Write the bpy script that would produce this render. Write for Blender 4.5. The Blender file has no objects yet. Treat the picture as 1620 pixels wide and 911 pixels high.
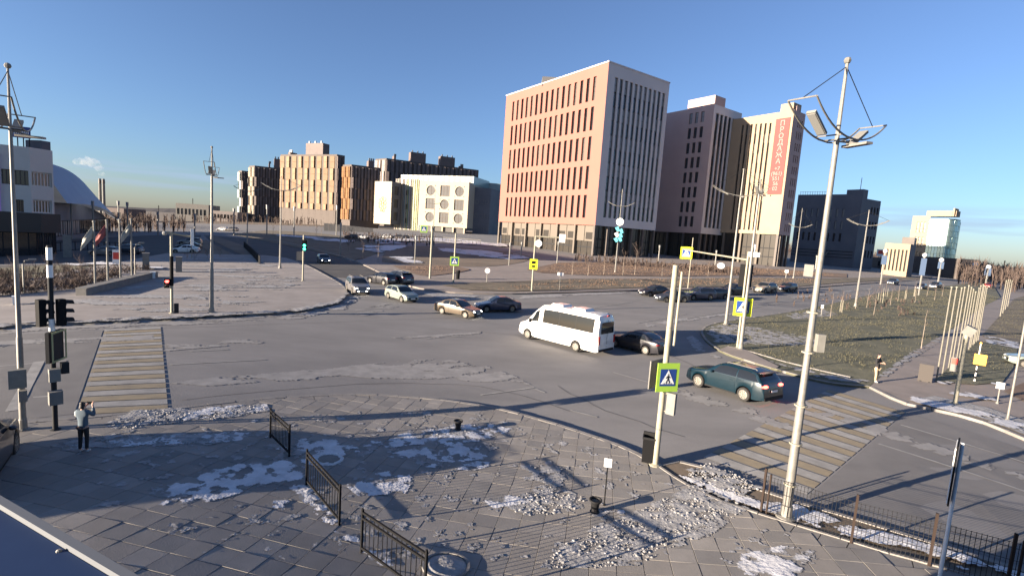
import bpy, bmesh, math, random
import numpy as np
from mathutils import Vector, Matrix, noise
random.seed(7)
S = bpy.context.scene
COL = S.collection
PI = math.pi
rad = math.radians

# ------------------------------------------------------------------ camera
CX, CY, F0, PITCH, ROLL, H = 810.0, 455.5, 787.0, 0.11038, 0.0676, 8.0

def rotm(p, r):
    cp, sp, cr, sr = math.cos(p), math.sin(p), math.cos(r), math.sin(r)
    A = np.array([[1, 0, 0], [0, -sp, -cp], [0, cp, -sp]])
    B = np.array([[cr, -sr, 0], [sr, cr, 0], [0, 0, 1]])
    return B @ A
RP = rotm(PITCH, ROLL)
cam = bpy.data.cameras.new('camera')
cam.sensor_width = 36.0
cam.lens = 36.0 * F0 / 1620.0
cam.clip_start, cam.clip_end = 0.1, 9000.0
co = bpy.data.objects.new('camera', cam)
COL.objects.link(co)
m3 = Matrix([[RP[0][i], -RP[1][i], -RP[2][i]] for i in range(3)])
co.matrix_world = Matrix.Translation((0, 0, H)) @ m3.to_4x4()
S.camera = co

# ------------------------------------------------------------------ light
SUN_AZ, SUN_EL = 245.0, 9.0          # compass style: 0 = straight ahead (+Y), 90 = right (+X)
W = bpy.data.worlds.new('World')
S.world = W
W.use_nodes = True
nt = W.node_tree
nt.nodes.clear()
sky = nt.nodes.new('ShaderNodeTexSky')
sky.sky_type = 'NISHITA'
sky.sun_disc = False
sky.sun_elevation = rad(SUN_EL)
sky.sun_rotation = rad(SUN_AZ)
sky.air_density, sky.dust_density, sky.ozone_density = 1.0, 0.5, 4.5
sky.altitude = 300
bg = nt.nodes.new('ShaderNodeBackground')
bg.inputs['Strength'].default_value = 0.054
wo = nt.nodes.new('ShaderNodeOutputWorld')
# low slate coloured cloud streaks near the horizon, all round
tc = nt.nodes.new('ShaderNodeTexCoord')
sep = nt.nodes.new('ShaderNodeSeparateXYZ')
nt.links.new(tc.outputs['Generated'], sep.inputs[0])
mp = nt.nodes.new('ShaderNodeMapping')
mp.inputs['Scale'].default_value = (2.2, 2.2, 38.0)
nt.links.new(tc.outputs['Generated'], mp.inputs[0])
nz = nt.nodes.new('ShaderNodeTexNoise')
nz.inputs['Scale'].default_value = 1.6
nz.inputs['Detail'].default_value = 5.0
nt.links.new(mp.outputs[0], nz.inputs['Vector'])
cr1 = nt.nodes.new('ShaderNodeValToRGB')
cr1.color_ramp.elements[0].position = 0.50
cr1.color_ramp.elements[1].position = 0.64
nt.links.new(nz.outputs['Fac'], cr1.inputs[0])
cr2 = nt.nodes.new('ShaderNodeValToRGB')
e = cr2.color_ramp.elements
e[0].position, e[0].color = 0.025, (0, 0, 0, 1)
e[1].position, e[1].color = 0.045, (1, 1, 1, 1)
e2 = e.new(0.065); e2.color = (1, 1, 1, 1)
e3 = e.new(0.09); e3.color = (0, 0, 0, 1)
nt.links.new(sep.outputs['Z'], cr2.inputs[0])
mu = nt.nodes.new('ShaderNodeMath'); mu.operation = 'MULTIPLY'
nt.links.new(cr1.outputs[0], mu.inputs[0]); nt.links.new(cr2.outputs[0], mu.inputs[1])
mu2 = nt.nodes.new('ShaderNodeMath'); mu2.operation = 'MULTIPLY'; mu2.inputs[1].default_value = 0.55
nt.links.new(mu.outputs[0], mu2.inputs[0])
mx = nt.nodes.new('ShaderNodeMixRGB')
mx.inputs[2].default_value = (2.0, 2.6, 3.6, 1)
nt.links.new(mu2.outputs[0], mx.inputs[0])
hs = nt.nodes.new('ShaderNodeHueSaturation'); hs.inputs['Saturation'].default_value = 0.9
tn = nt.nodes.new('ShaderNodeMixRGB'); tn.blend_type = 'MULTIPLY'; tn.inputs[0].default_value = 1.0; tn.inputs[2].default_value = (1.04, 0.985, 1.06, 1)
nt.links.new(sky.outputs[0], hs.inputs['Color'])
nt.links.new(hs.outputs[0], tn.inputs[1])
nt.links.new(tn.outputs[0], mx.inputs[1])
nt.links.new(mx.outputs[0], bg.inputs[0])
nt.links.new(bg.outputs[0], wo.inputs[0])
sl = bpy.data.lights.new('sun', 'SUN')
sl.energy, sl.angle, sl.color = 5.0, rad(0.35), (1.0, 0.84, 0.66)
so = bpy.data.objects.new('sun', sl)
COL.objects.link(so)
sdir = Vector((math.sin(rad(SUN_AZ)) * math.cos(rad(SUN_EL)), math.cos(rad(SUN_AZ)) * math.cos(rad(SUN_EL)), math.sin(rad(SUN_EL))))
so.rotation_euler = sdir.to_track_quat('Z', 'Y').to_euler()
so.location = (-40, -20, 40)
vs = S.view_settings
vs.view_transform, vs.look, vs.exposure, vs.gamma = 'Standard', 'None', 2.05, 1.0
vs.use_curve_mapping = False

# ------------------------------------------------------------------ terrain: gentle rises so that places seen in the photograph keep their true distance
DF, DL, DP, DR = 871.3, -0.2992, 0.12005, 0.05984
RD = rotm(DP, DR)

def true_r(u, v):
    x, y = (u - CX) / DF, (v - CY) / DF
    s = 1 / (1 + DL * (x * x + y * y))
    x, y = x * s, y * s
    d = [RD[0][i] * x + RD[1][i] * y + RD[2][i] for i in range(3)]
    dz = np.where(d[2] < -1e-5, d[2], -1e-5)
    return np.hypot(d[0], d[1]) * (H / -dz)

def ray(u, v):
    d = RP.T @ np.array([(u - CX) / F0, (v - CY) / F0, 1.0])
    return d
AZ = np.radians(np.linspace(-58, 58, 59))
LR = np.linspace(math.log(9.0), math.log(430.0), 46)
A_, R_ = np.meshgrid(AZ, np.exp(LR), indexing='ij')
lo, hi = np.full(A_.shape, rad(-50)), np.full(A_.shape, rad(6))
for _ in range(45):
    mid = (lo + hi) / 2
    w = np.stack([np.sin(A_) * np.cos(mid), np.cos(A_) * np.cos(mid), np.sin(mid)])
    c = np.einsum('ij,jkl->ikl', RP, w)
    rr = true_r(CX + F0 * c[0] / c[2], CY + F0 * c[1] / c[2])
    far = rr > R_
    hi = np.where(far, mid, hi)
    lo = np.where(far, lo, mid)
HT = H + R_ * np.tan((lo + hi) / 2)
HT = np.clip(HT, -6, 9)

def hz(x, y):
    r = math.hypot(x, y)
    az = math.atan2(x, y)
    fade = 1.0
    if abs(az) > AZ[-1]:
        fade = max(0.0, 1 - (abs(az) - AZ[-1]) / 0.9)
        az = math.copysign(AZ[-1], az)
    if r < 9.0:
        fade *= (r / 9.0) ** 2
        r = 9.0
    a = (az - AZ[0]) / (AZ[1] - AZ[0])
    b = (math.log(min(r, 430.0)) - LR[0]) / (LR[1] - LR[0])
    i, j = min(int(a), len(AZ) - 2), min(int(b), len(LR) - 2)
    a, b = a - i, b - j
    return fade * ((HT[i, j] * (1 - b) + HT[i, j + 1] * b) * (1 - a) + (HT[i + 1, j] * (1 - b) + HT[i + 1, j + 1] * b) * a)

def g2(u, v):
    """Plan position of the ground seen at (u, v) of the photograph."""
    d = ray(u, v)
    r = float(true_r(np.float64(u), np.float64(v)))
    k = r / math.hypot(d[0], d[1])
    return (d[0] * k, d[1] * k)

def g3(u, v, off=0.0):
    x, y = g2(u, v)
    return Vector((x, y, hz(x, y) + off))

def at(u, v, r):
    d = ray(u, v)
    k = r / math.hypot(d[0], d[1])
    return Vector((d[0] * k, d[1] * k, H + d[2] * k))

def z_top(u, v, r):
    return at(u, v, r).z

def azv(u, v):
    d = ray(u, v)
    return math.atan2(d[0], d[1])

# ------------------------------------------------------------------ materials
def mat(name, c, rough=0.7, metal=0.0, c2=None, scale=3.0, amt=0.5, bump=0.0, bscale=40.0, stretch=None, spec=None, emit=None, estr=0.0, detail=4.0, coat=0.0):
    m = bpy.data.materials.new(name)
    m.use_nodes = True
    n, l = m.node_tree.nodes, m.node_tree.links
    b = n['Principled BSDF']
    b.inputs['Base Color'].default_value = (*c, 1)
    b.inputs['Roughness'].default_value = rough
    b.inputs['Metallic'].default_value = metal
    if spec is not None:
        b.inputs['Specular IOR Level'].default_value = spec
    if coat:
        b.inputs['Coat Weight'].default_value = coat
        b.inputs['Coat Roughness'].default_value = 0.08
    if emit:
        b.inputs['Emission Color'].default_value = (*emit, 1)
        b.inputs['Emission Strength'].default_value = estr
    if c2 is not None or bump:
        geo = n.new('ShaderNodeNewGeometry')
        mpp = n.new('ShaderNodeMapping')
        if stretch:
            mpp.inputs['Scale'].default_value = stretch[:3]
            if len(stretch) > 3:
                mpp.inputs['Rotation'].default_value = (0, 0, stretch[3])
        l.new(geo.outputs['Position'], mpp.inputs[0])
    if c2 is not None:
        t = n.new('ShaderNodeTexNoise')
        t.inputs['Scale'].default_value = scale
        t.inputs['Detail'].default_value = detail
        t.inputs['Roughness'].default_value = 0.62
        l.new(mpp.outputs[0], t.inputs['Vector'])
        r = n.new('ShaderNodeValToRGB')
        r.color_ramp.elements[0].position = 0.5 - 0.22 / max(amt, 0.05) * 0.5
        r.color_ramp.elements[1].position = 0.5 + 0.22 / max(amt, 0.05) * 0.5
        r.color_ramp.elements[0].color = (*c, 1)
        r.color_ramp.elements[1].color = (*c2, 1)
        l.new(t.outputs['Fac'], r.inputs[0])
        l.new(r.outputs[0], b.inputs['Base Color'])
    if bump:
        t2 = n.new('ShaderNodeTexNoise')
        t2.inputs['Scale'].default_value = bscale
        t2.inputs['Detail'].default_value = 3.0
        l.new(mpp.outputs[0], t2.inputs['Vector'])
        bp = n.new('ShaderNodeBump')
        bp.inputs['Strength'].default_value = bump
        bp.inputs['Distance'].default_value = 0.05
        l.new(t2.outputs['Fac'], bp.inputs['Height'])
        l.new(bp.outputs[0], b.inputs['Normal'])
    return m

M = {}
M['asphalt'] = mat('asphalt', (0.15, 0.146, 0.145), 0.92, c2=(0.21, 0.203, 0.2), scale=0.35, amt=0.5, bump=0.12, bscale=25, detail=9, stretch=(0.5, 1.0, 1, rad(25)), spec=0.3)
M['soil'] = mat('dry_soil', (0.09, 0.07, 0.05), 0.95, c2=(0.17, 0.13, 0.095), scale=0.12, bump=0.3, bscale=3, detail=8)
M['grass'] = mat('dry_grass', (0.075, 0.062, 0.042), 0.95, c2=(0.16, 0.13, 0.09), scale=0.5, amt=0.6, bump=0.6, bscale=6, detail=9)
M['tuft'] = mat('dry_tufts', (0.06, 0.058, 0.034), 0.95, c2=(0.115, 0.105, 0.064), scale=0.4, detail=8)
M['russet'] = mat('russet_grass', (0.115, 0.072, 0.048), 0.95, c2=(0.19, 0.125, 0.085), scale=0.4, bump=0.5, bscale=5, detail=8)
M['greengrass'] = mat('winter_grass', (0.057, 0.06, 0.034), 0.95, c2=(0.14, 0.132, 0.085), scale=0.7, amt=0.6, bump=0.6, bscale=8, detail=9)
M['pave'] = mat('pavement_slab', (0.172, 0.158, 0.143), 0.85, c2=(0.235, 0.217, 0.198), scale=0.9, bump=0.1, bscale=30, detail=7)
M['pave2'] = mat('pavement_slab_light', (0.195, 0.18, 0.165), 0.85, c2=(0.265, 0.246, 0.226), scale=1.3, bump=0.1, bscale=30, detail=7)
M['pave3'] = mat('pavement_slab_dark', (0.15, 0.142, 0.135), 0.85, c2=(0.2, 0.19, 0.18), scale=1.1, bump=0.1, bscale=30, detail=7)
M['joint'] = mat('joint_sand', (0.06, 0.057, 0.054), 0.95, c2=(0.16, 0.158, 0.155), scale=1.2, detail=6)
M['farpave'] = mat('far_paving', (0.2, 0.18, 0.168), 0.9, c2=(0.28, 0.255, 0.24), scale=0.5, bump=0.1, bscale=12, detail=8)
M['path'] = mat('red_grey_path', (0.18, 0.155, 0.14), 0.9, c2=(0.25, 0.215, 0.195), scale=0.6, bump=0.08, bscale=20, detail=8)
M['kerb'] = mat('kerb_concrete', (0.16, 0.15, 0.14), 0.85, c2=(0.24, 0.225, 0.21), scale=2.0, bump=0.1, bscale=20)
M['snow'] = mat('snow', (0.4, 0.4, 0.41), 0.8, c2=(0.62, 0.62, 0.64), scale=1.8, bump=0.5, bscale=9)
M['snowdirt'] = mat('dirty_snow', (0.17, 0.165, 0.16), 0.85, c2=(0.36, 0.355, 0.355), scale=3, bump=0.5, bscale=9)
M['salt'] = mat('road_salt', (0.175, 0.17, 0.166), 0.9, c2=(0.27, 0.262, 0.255), scale=1.6, detail=8)
M['white_line'] = mat('worn_white_paint', (0.17, 0.165, 0.158), 0.85, c2=(0.34, 0.33, 0.31), scale=1.6, amt=0.4, detail=8)
M['yellow_line'] = mat('worn_yellow_paint', (0.17, 0.145, 0.105), 0.85, c2=(0.29, 0.235, 0.15), scale=1.6, amt=0.4, detail=8)
M['steel'] = mat('galvanised_steel', (0.16, 0.155, 0.14), 0.55, 0.2, c2=(0.23, 0.22, 0.2), scale=6, bump=0.03)
M['cream_steel'] = mat('cream_painted_steel', (0.24, 0.225, 0.17), 0.6, 0.0, c2=(0.31, 0.29, 0.22), scale=4)
M['pale_pole'] = mat('weathered_cream_pole', (0.13, 0.122, 0.098), 0.7, c2=(0.19, 0.178, 0.145), scale=3)
M['dark_steel'] = mat('dark_steel', (0.02, 0.021, 0.024), 0.7, 0.0, spec=0.2)
M['black'] = mat('black_paint', (0.008, 0.008, 0.009), 0.8, spec=0.15)
M['box_grey'] = mat('grey_box_paint', (0.16, 0.155, 0.14), 0.7, c2=(0.21, 0.205, 0.185), scale=5)
M['white'] = mat('white_paint', (0.78, 0.77, 0.74), 0.5)
M['sign_yellow'] = mat('fluorescent_yellow', (0.72, 0.78, 0.02), 0.5)
M['sign_green'] = mat('lime_border', (0.32, 0.52, 0.06), 0.5)
M['sign_blue'] = mat('sign_blue', (0.015, 0.05, 0.22), 0.5)
M['sign_red'] = mat('sign_red', (0.6, 0.06, 0.04), 0.5)
M['orange'] = mat('sign_orange', (0.75, 0.38, 0.03), 0.5)
M['teal'] = mat('teal_banner', (0.1, 0.42, 0.5), 0.6)
M['lampglass'] = mat('lamp_glass', (0.22, 0.22, 0.21), 0.4)
M['red_on'] = mat('red_signal_lit', (0.4, 0.02, 0.02), 0.4, emit=(1.0, 0.05, 0.04), estr=4.0)
M['green_on'] = mat('green_signal_lit', (0.02, 0.4, 0.25), 0.4, emit=(0.05, 1.0, 0.6), estr=3.0)
M['head_on'] = mat('headlight_lit', (0.8, 0.8, 0.8), 0.3, emit=(1.0, 0.95, 0.85), estr=5.0)
M['tail_on'] = mat('tail_light_lit', (0.5, 0.01, 0.01), 0.3, emit=(1.0, 0.06, 0.04), estr=4.0)
M['tail'] = mat('tail_light_lens', (0.3, 0.01, 0.012), 0.25)
M['head'] = mat('headlight_lens', (0.6, 0.6, 0.6), 0.15)
M['glass'] = mat('dark_window_glass', (0.02, 0.022, 0.026), 0.12, 0.0, spec=0.8)
M['glass2'] = mat('curtained_window_glass', (0.09, 0.085, 0.08), 0.2, 0.0, spec=0.7)
M['glass3'] = mat('pale_window_glass', (0.2, 0.2, 0.2), 0.25, 0.0, spec=0.6)
M['carglass'] = mat('car_glass', (0.012, 0.014, 0.016), 0.06, spec=0.7)
M['vanglass'] = mat('van_side_glass', (0.014, 0.014, 0.013), 0.1, spec=0.5)
M['tyre'] = mat('tyre_rubber', (0.018, 0.017, 0.016), 0.85)
M['rim'] = mat('alloy_rim', (0.2, 0.185, 0.16), 0.5, 0.3)
M['plate'] = mat('number_plate_white', (0.65, 0.65, 0.63), 0.5)
M['plastic'] = mat('black_plastic', (0.014, 0.014, 0.015), 0.7, spec=0.25)
M['pink'] = mat('salmon_cladding', (0.235, 0.09, 0.067), 0.75, c2=(0.25, 0.097, 0.072), scale=0.15)
M['grey_clad'] = mat('pale_grey_cladding', (0.52, 0.49, 0.49), 0.7, c2=(0.57, 0.54, 0.53), scale=0.15)
M['terra'] = mat('terracotta_cladding', (0.4, 0.285, 0.26), 0.75, c2=(0.44, 0.315, 0.285), scale=0.2)
M['cream'] = mat('cream_cladding', (0.27, 0.2, 0.13), 0.75, c2=(0.3, 0.225, 0.15), scale=0.2)
M['podium'] = mat('podium_dark_cladding', (0.075, 0.06, 0.055), 0.6, c2=(0.1, 0.085, 0.075), scale=0.3)
M['podglass'] = mat('podium_glazing', (0.04, 0.035, 0.03), 0.25, spec=0.5)
M['tan_clad'] = mat('tan_cladding', (0.12, 0.1, 0.08), 0.7)
M['bluegrey'] = mat('blue_grey_cladding', (0.075, 0.08, 0.1), 0.65, c2=(0.1, 0.105, 0.125), scale=0.2)
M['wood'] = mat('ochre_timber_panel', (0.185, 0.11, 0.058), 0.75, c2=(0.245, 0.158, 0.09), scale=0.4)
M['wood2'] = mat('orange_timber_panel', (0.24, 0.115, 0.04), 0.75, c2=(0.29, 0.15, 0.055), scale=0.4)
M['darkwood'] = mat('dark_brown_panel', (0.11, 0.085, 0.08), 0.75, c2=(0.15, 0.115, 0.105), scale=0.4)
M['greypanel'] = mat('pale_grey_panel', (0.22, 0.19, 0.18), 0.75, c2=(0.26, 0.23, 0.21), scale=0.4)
M['gap'] = mat('shadow_gap_cladding', (0.085, 0.068, 0.06), 0.8)
M['roof'] = mat('roof_membrane', (0.12, 0.12, 0.125), 0.9)
M['schoolwhite'] = mat('white_render', (0.33, 0.28, 0.215), 0.8, c2=(0.36, 0.31, 0.24), scale=0.2)
M['lime'] = mat('lime_fin', (0.27, 0.28, 0.14), 0.6)
M['aqua'] = mat('aqua_glazing', (0.2, 0.28, 0.28), 0.25, spec=0.6)
M['gold'] = mat('gold_emblem', (0.4, 0.3, 0.08), 0.5)
M['beige'] = mat('beige_stone', (0.5, 0.47, 0.43), 0.8, c2=(0.56, 0.53, 0.485), scale=0.3)
M['arena'] = mat('blue_metal_roof', (0.17, 0.22, 0.32), 0.5, 0.2, c2=(0.2, 0.26, 0.36), scale=0.2)
M['arenawall'] = mat('arena_grey_wall', (0.09, 0.1, 0.125), 0.7, c2=(0.12, 0.13, 0.155), scale=0.2)
M['ledge'] = mat('blue_sheet_metal', (0.012, 0.03, 0.085), 0.75, 0.0, c2=(0.016, 0.038, 0.1), scale=2, spec=0.15)
M['ledgetrim'] = mat('pale_trim', (0.11, 0.12, 0.135), 0.7)
M['towerglass'] = mat('mirror_glazing', (0.26, 0.34, 0.32), 0.24, 0.8)
M['bark'] = mat('birch_bark', (0.18, 0.14, 0.11), 0.9, c2=(0.3, 0.25, 0.2), scale=5)
M['twig'] = mat('bare_twigs', (0.075, 0.054, 0.045), 0.95, c2=(0.125, 0.092, 0.078), scale=2)
M['needle'] = mat('dark_needles', (0.03, 0.04, 0.028), 0.95)
M['smoke'] = None
M['banner'] = mat('coral_banner', (0.21, 0.033, 0.03), 0.7)
M['letter'] = mat('off_white_print', (0.2, 0.19, 0.17), 0.8)
M['skin'] = mat('skin', (0.45, 0.27, 0.2), 0.6)
M['hair'] = mat('dark_hair', (0.015, 0.011, 0.01), 0.6)
M['bluecoat'] = mat('pale_blue_jacket', (0.07, 0.1, 0.13), 0.85, c2=(0.085, 0.12, 0.15), scale=8)
M['whitecloth'] = mat('white_cloth', (0.34, 0.37, 0.38), 0.8)
M['blackcloth'] = mat('black_cloth', (0.014, 0.014, 0.016), 0.85)
M['khaki'] = mat('khaki_cloth', (0.36, 0.28, 0.18), 0.85)
M['stone'] = mat('grey_stone', (0.14, 0.135, 0.125), 0.85, c2=(0.2, 0.19, 0.175), scale=2)
M['board'] = mat('brown_board', (0.05, 0.042, 0.037), 0.75)
M['rust'] = mat('dull_brown_paint', (0.03, 0.02, 0.016), 0.8, spec=0.2)
M['banner_blue'] = mat('dull_blue_banner', (0.03, 0.06, 0.12), 0.7)
M['flagw'] = mat('pale_flag', (0.3, 0.3, 0.27), 0.8)
M['flagr'] = mat('red_flag', (0.25, 0.07, 0.07), 0.8)
for n_, c_ in dict(white=(0.6, 0.59, 0.57), teal=(0.0008, 0.0125, 0.021), beige=(0.085, 0.064, 0.043), silver=(0.2, 0.225, 0.19), black=(0.012, 0.012, 0.016),
                   darkgrey=(0.03, 0.035, 0.045), navy=(0.02, 0.026, 0.05), greysilver=(0.12, 0.115, 0.115), redc=(0.4, 0.06, 0.04), tan=(0.2, 0.17, 0.13), dkgreen=(0.02, 0.035, 0.03)).items():
    M['car_' + n_] = mat('car_paint_' + n_, c_, 0.32, 0.1 if n_ not in ('white',) else 0.0, coat=0.6, c2=tuple(min(1, a * 1.25 + 0.001) for a in c_), scale=2.0)

# ------------------------------------------------------------------ mesh helpers
class MB:
    def __init__(s):
        s.v, s.f, s.m = [], [], []
    def add(s, vs_, fs_, mi=0):
        o = len(s.v)
        s.v += [tuple(p) for p in vs_]
        for f in fs_:
            s.f.append([o + i for i in f])
            s.m.append(mi)
        return s
    def quad(s, a, b, c_, d, mi=0):
        return s.add([a, b, c_, d], [(0, 1, 2, 3)], mi)
    def box(s, x0, x1, y0, y1, z0, z1, mi=0, mtx=None):
        p = [Vector((x, y, z)) for z in (z0, z1) for y in (y0, y1) for x in (x0, x1)]
        if mtx is not None:
            p = [mtx @ q for q in p]
        return s.add(p, [(0, 2, 3, 1), (4, 5, 7, 6), (0, 1, 5, 4), (1, 3, 7, 5), (3, 2, 6, 7), (2, 0, 4, 6)], mi)
    def tube(s, pts, r, n=8, mi=0, cap=True):
        pts = [Vector(p) for p in pts]
        rs = r if isinstance(r, (list, tuple)) else [r] * len(pts)
        rings = []
        for k, p in enumerate(pts):
            t = (pts[min(k + 1, len(pts) - 1)] - pts[max(k - 1, 0)]).normalized()
            up = Vector((0, 0, 1)) if abs(t.z) < 0.9 else Vector((1, 0, 0))
            a = t.cross(up).normalized()
            b = t.cross(a)
            rings.append([p + (a * math.cos(2 * PI * i / n) + b * math.sin(2 * PI * i / n)) * rs[k] for i in range(n)])
        vs_ = [q for rg in rings for q in rg]
        fs_ = []
        for k in range(len(pts) - 1):
            for i in range(n):
                j = (i + 1) % n
                fs_.append((k * n + i, k * n + j, (k + 1) * n + j, (k + 1) * n + i))
        if cap:
            fs_.append(tuple(range(n)))
            fs_.append(tuple((len(pts) - 1) * n + i for i in range(n))[::-1])
        return s.add(vs_, fs_, mi)
    def lathe(s, prof, n=16, mi=0, mtx=None):
        vs_, fs_ = [], []
        for r, z in prof:
            for i in range(n):
                p = Vector((r * math.cos(2 * PI * i / n), r * math.sin(2 * PI * i / n), z))
                vs_.append(mtx @ p if mtx is not None else p)
        for k in range(len(prof) - 1):
            for i in range(n):
                j = (i + 1) % n
                fs_.append((k * n + i, k * n + j, (k + 1) * n + j, (k + 1) * n + i))
        fs_.append(tuple(range(n))[::-1])
        fs_.append(tuple((len(prof) - 1) * n + i for i in range(n)))
        return s.add(vs_, fs_, mi)
    def ball(s, c, rx, ry=None, rz=None, n=10, mi=0):
        ry, rz = ry or rx, rz or rx
        c = Vector(c)
        vs_, fs_ = [], []
        m_ = max(4, n // 2)
        for k in range(m_ + 1):
            th = PI * k / m_
            for i in range(n):
                ph = 2 * PI * i / n
                vs_.append(c + Vector((rx * math.sin(th) * math.cos(ph), ry * math.sin(th) * math.sin(ph), rz * math.cos(th))))
        for k in range(m_):
            for i in range(n):
                j = (i + 1) % n
                fs_.append((k * n + i, (k + 1) * n + i, (k + 1) * n + j, k * n + j))
        return s.add(vs_, fs_, mi)
    def poly(s, pts, thick, mi=0, mtx=None):
        """flat polygon in the xz plane, facing -y, with thickness towards +y"""
        n = len(pts)
        vs_ = [Vector((x, 0, z)) for x, z in pts] + [Vector((x, thick, z)) for x, z in pts]
        if mtx is not None:
            vs_ = [mtx @ p for p in vs_]
        fs_ = [tuple(range(n)), tuple(range(2 * n - 1, n - 1, -1))] + [(i, i + n, (i + 1) % n + n, (i + 1) % n) for i in range(n)]
        return s.add(vs_, fs_, mi)
    def mesh(s, name, mats, smooth=False):
        me = bpy.data.meshes.new(name)
        me.from_pydata(s.v, [], s.f)
        for m_ in (mats if isinstance(mats, (list, tuple)) else [mats]):
            me.materials.append(m_)
        if len(me.materials) > 1:
            me.polygons.foreach_set('material_index', s.m)
        if smooth:
            me.polygons.foreach_set('use_smooth', [True] * len(me.polygons))
            me.set_sharp_from_angle(angle=rad(40))
        me.update()
        return me
    def build(s, name, mats, parent=None, smooth=False, loc=None):
        return link(name, s.mesh(name, mats, smooth), parent, loc)

def link(name, me, parent=None, loc=None, rotz=None):
    o = bpy.data.objects.new(name, me)
    COL.objects.link(o)
    if parent is not None:
        o.parent = parent
    if loc is not None:
        o.location = loc
    if rotz is not None:
        o.rotation_euler = (0, 0, rotz)
    return o

def tag(o, label=None, cat=None, group=None, kind=None):
    if label: o['label'] = label
    if cat: o['category'] = cat
    if group: o['group'] = group
    if kind: o['kind'] = kind
    return o

def thing(name, label, cat, loc=(0, 0, 0), rotz=0.0, group=None):
    o = link(name, None, None, loc, rotz)
    return tag(o, label, cat, group)

def dup(root, loc, rotz, label=None, group=None):
    r = root.copy(); COL.objects.link(r)
    r.location = loc; r.rotation_euler = (0, 0, rotz)
    if label: r['label'] = label
    if group: r['group'] = group
    for ch in list(root.children):
        c2 = ch.copy(); COL.objects.link(c2); c2.parent = r
        for gc in list(ch.children):
            d2 = gc.copy(); COL.objects.link(d2); d2.parent = c2
    return r

def smooth_px(pts, n=6):
    """Catmull-Rom through photo points (open)"""
    out = []
    P = [np.array(p, float) for p in pts]
    for i in range(len(P) - 1):
        p0, p1, p2, p3 = P[max(i - 1, 0)], P[i], P[i + 1], P[min(i + 2, len(P) - 1)]
        for k in range(n):
            t = k / n
            out.append(tuple(0.5 * ((2 * p1) + (p2 - p0) * t + (2 * p0 - 5 * p1 + 4 * p2 - p3) * t * t + (3 * p1 - p0 - 3 * p2 + p3) * t ** 3)))
    out.append(tuple(P[-1]))
    return out

GRID = sorted(set([x for x in np.arange(-40, 60.1, 2.5)] + [x for x in np.arange(60, 220.1, 10)] + [-x for x in np.arange(40, 220.1, 10)] + [x for x in np.arange(220, 501, 40)] + [-x for x in np.arange(220, 501, 40)]))

def sheet(name, pts, off, m, skirt=0.0, kind='structure', label=None):
    """flat zone given by plan points, laid over the terrain"""
    bm = bmesh.new()
    vs_ = [bm.verts.new((p[0], p[1], 0)) for p in pts]
    f = bm.faces.new(vs_)
    bmesh.ops.triangulate(bm, faces=[f], ngon_method='EAR_CLIP')
    xs, ys = [p[0] for p in pts], [p[1] for p in pts]
    for axis, lo_, hi_ in ((0, min(xs), max(xs)), (1, min(ys), max(ys))):
        for gk in GRID:
            if lo_ < gk < hi_:
                pc = [0, 0, 0]; pc[axis] = gk
                no = [0, 0, 0]; no[axis] = 1
                bmesh.ops.bisect_plane(bm, geom=bm.verts[:] + bm.edges[:] + bm.faces[:], plane_co=pc, plane_no=no)
    bmesh.ops.remove_doubles(bm, verts=bm.verts[:], dist=0.0005)
    for v in bm.verts:
        r = math.hypot(v.co.x, v.co.y)
        v.co.z = hz(v.co.x, v.co.y) + off + r * 0.00012 * (1 if off > 0 else 0)
    bmesh.ops.recalc_face_normals(bm, faces=bm.faces[:])
    bm.normal_update()
    up = sum(f_.normal.z for f_ in bm.faces)
    if up < 0:
        bmesh.ops.reverse_faces(bm, faces=bm.faces[:])
    if skirt:
        be = [e_ for e_ in bm.edges if len(e_.link_faces) == 1]
        ret = bmesh.ops.extrude_edge_only(bm, edges=be)
        for v in ret['geom']:
            if isinstance(v, bmesh.types.BMVert):
                v.co.z -= skirt
        bmesh.ops.recalc_face_normals(bm, faces=bm.faces[:])
    me = bpy.data.meshes.new(name)
    bm.to_mesh(me); bm.free()
    me.materials.append(m)
    return tag(link(name, me), label, None, None, kind)

def pxs(l):
    return [g2(*p) for p in l]

def kerb(name, px, width=0.16, top=0.14, off=0.0, stone=1.0, side=1, inner=0.0, m='kerb'):
    """row of kerb stones along photo points; side: which way the stones lie from the line"""
    pts = [Vector((*g2(*p), 0)) for p in px]
    L = [0]
    for a, b in zip(pts, pts[1:]):
        L.append(L[-1] + (b - a).length)
    def pos(d):
        d = max(0, min(d, L[-1] - 1e-6))
        for i in range(len(L) - 1):
            if d <= L[i + 1]:
                t = (d - L[i]) / max(L[i + 1] - L[i], 1e-9)
                return pts[i].lerp(pts[i + 1], t), (pts[i + 1] - pts[i]).normalized()
    mb = MB()
    d = 0
    while d < L[-1] - 0.2:
        ln = min(stone, L[-1] - d)
        a, ta = pos(d + 0.012); b, tb = pos(d + ln - 0.012)
        na, nb = Vector((ta.y, -ta.x, 0)) * side, Vector((tb.y, -tb.x, 0)) * side
        q = [a + na * inner, b + nb * inner, b + nb * (inner + width), a + na * (inner + width)]
        jz = random.uniform(-0.006, 0.008)
        vv = [Vector((p.x, p.y, hz(p.x, p.y) + off - 0.1)) for p in q] + [Vector((p.x, p.y, hz(p.x, p.y) + off + top + jz)) for p in q]
        fs_ = [(4, 5, 6, 7), (0, 4, 7, 3), (1, 2, 6, 5), (0, 1, 5, 4), (3, 7, 6, 2)]
        mb.add(vv, fs_)
        d += stone
    o = mb.build(name, M[m])
    bm = bmesh.new(); bm.from_mesh(o.data); bmesh.ops.recalc_face_normals(bm, faces=bm.faces[:]); bm.to_mesh(o.data); bm.free()
    return tag(o, kind='structure')

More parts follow.
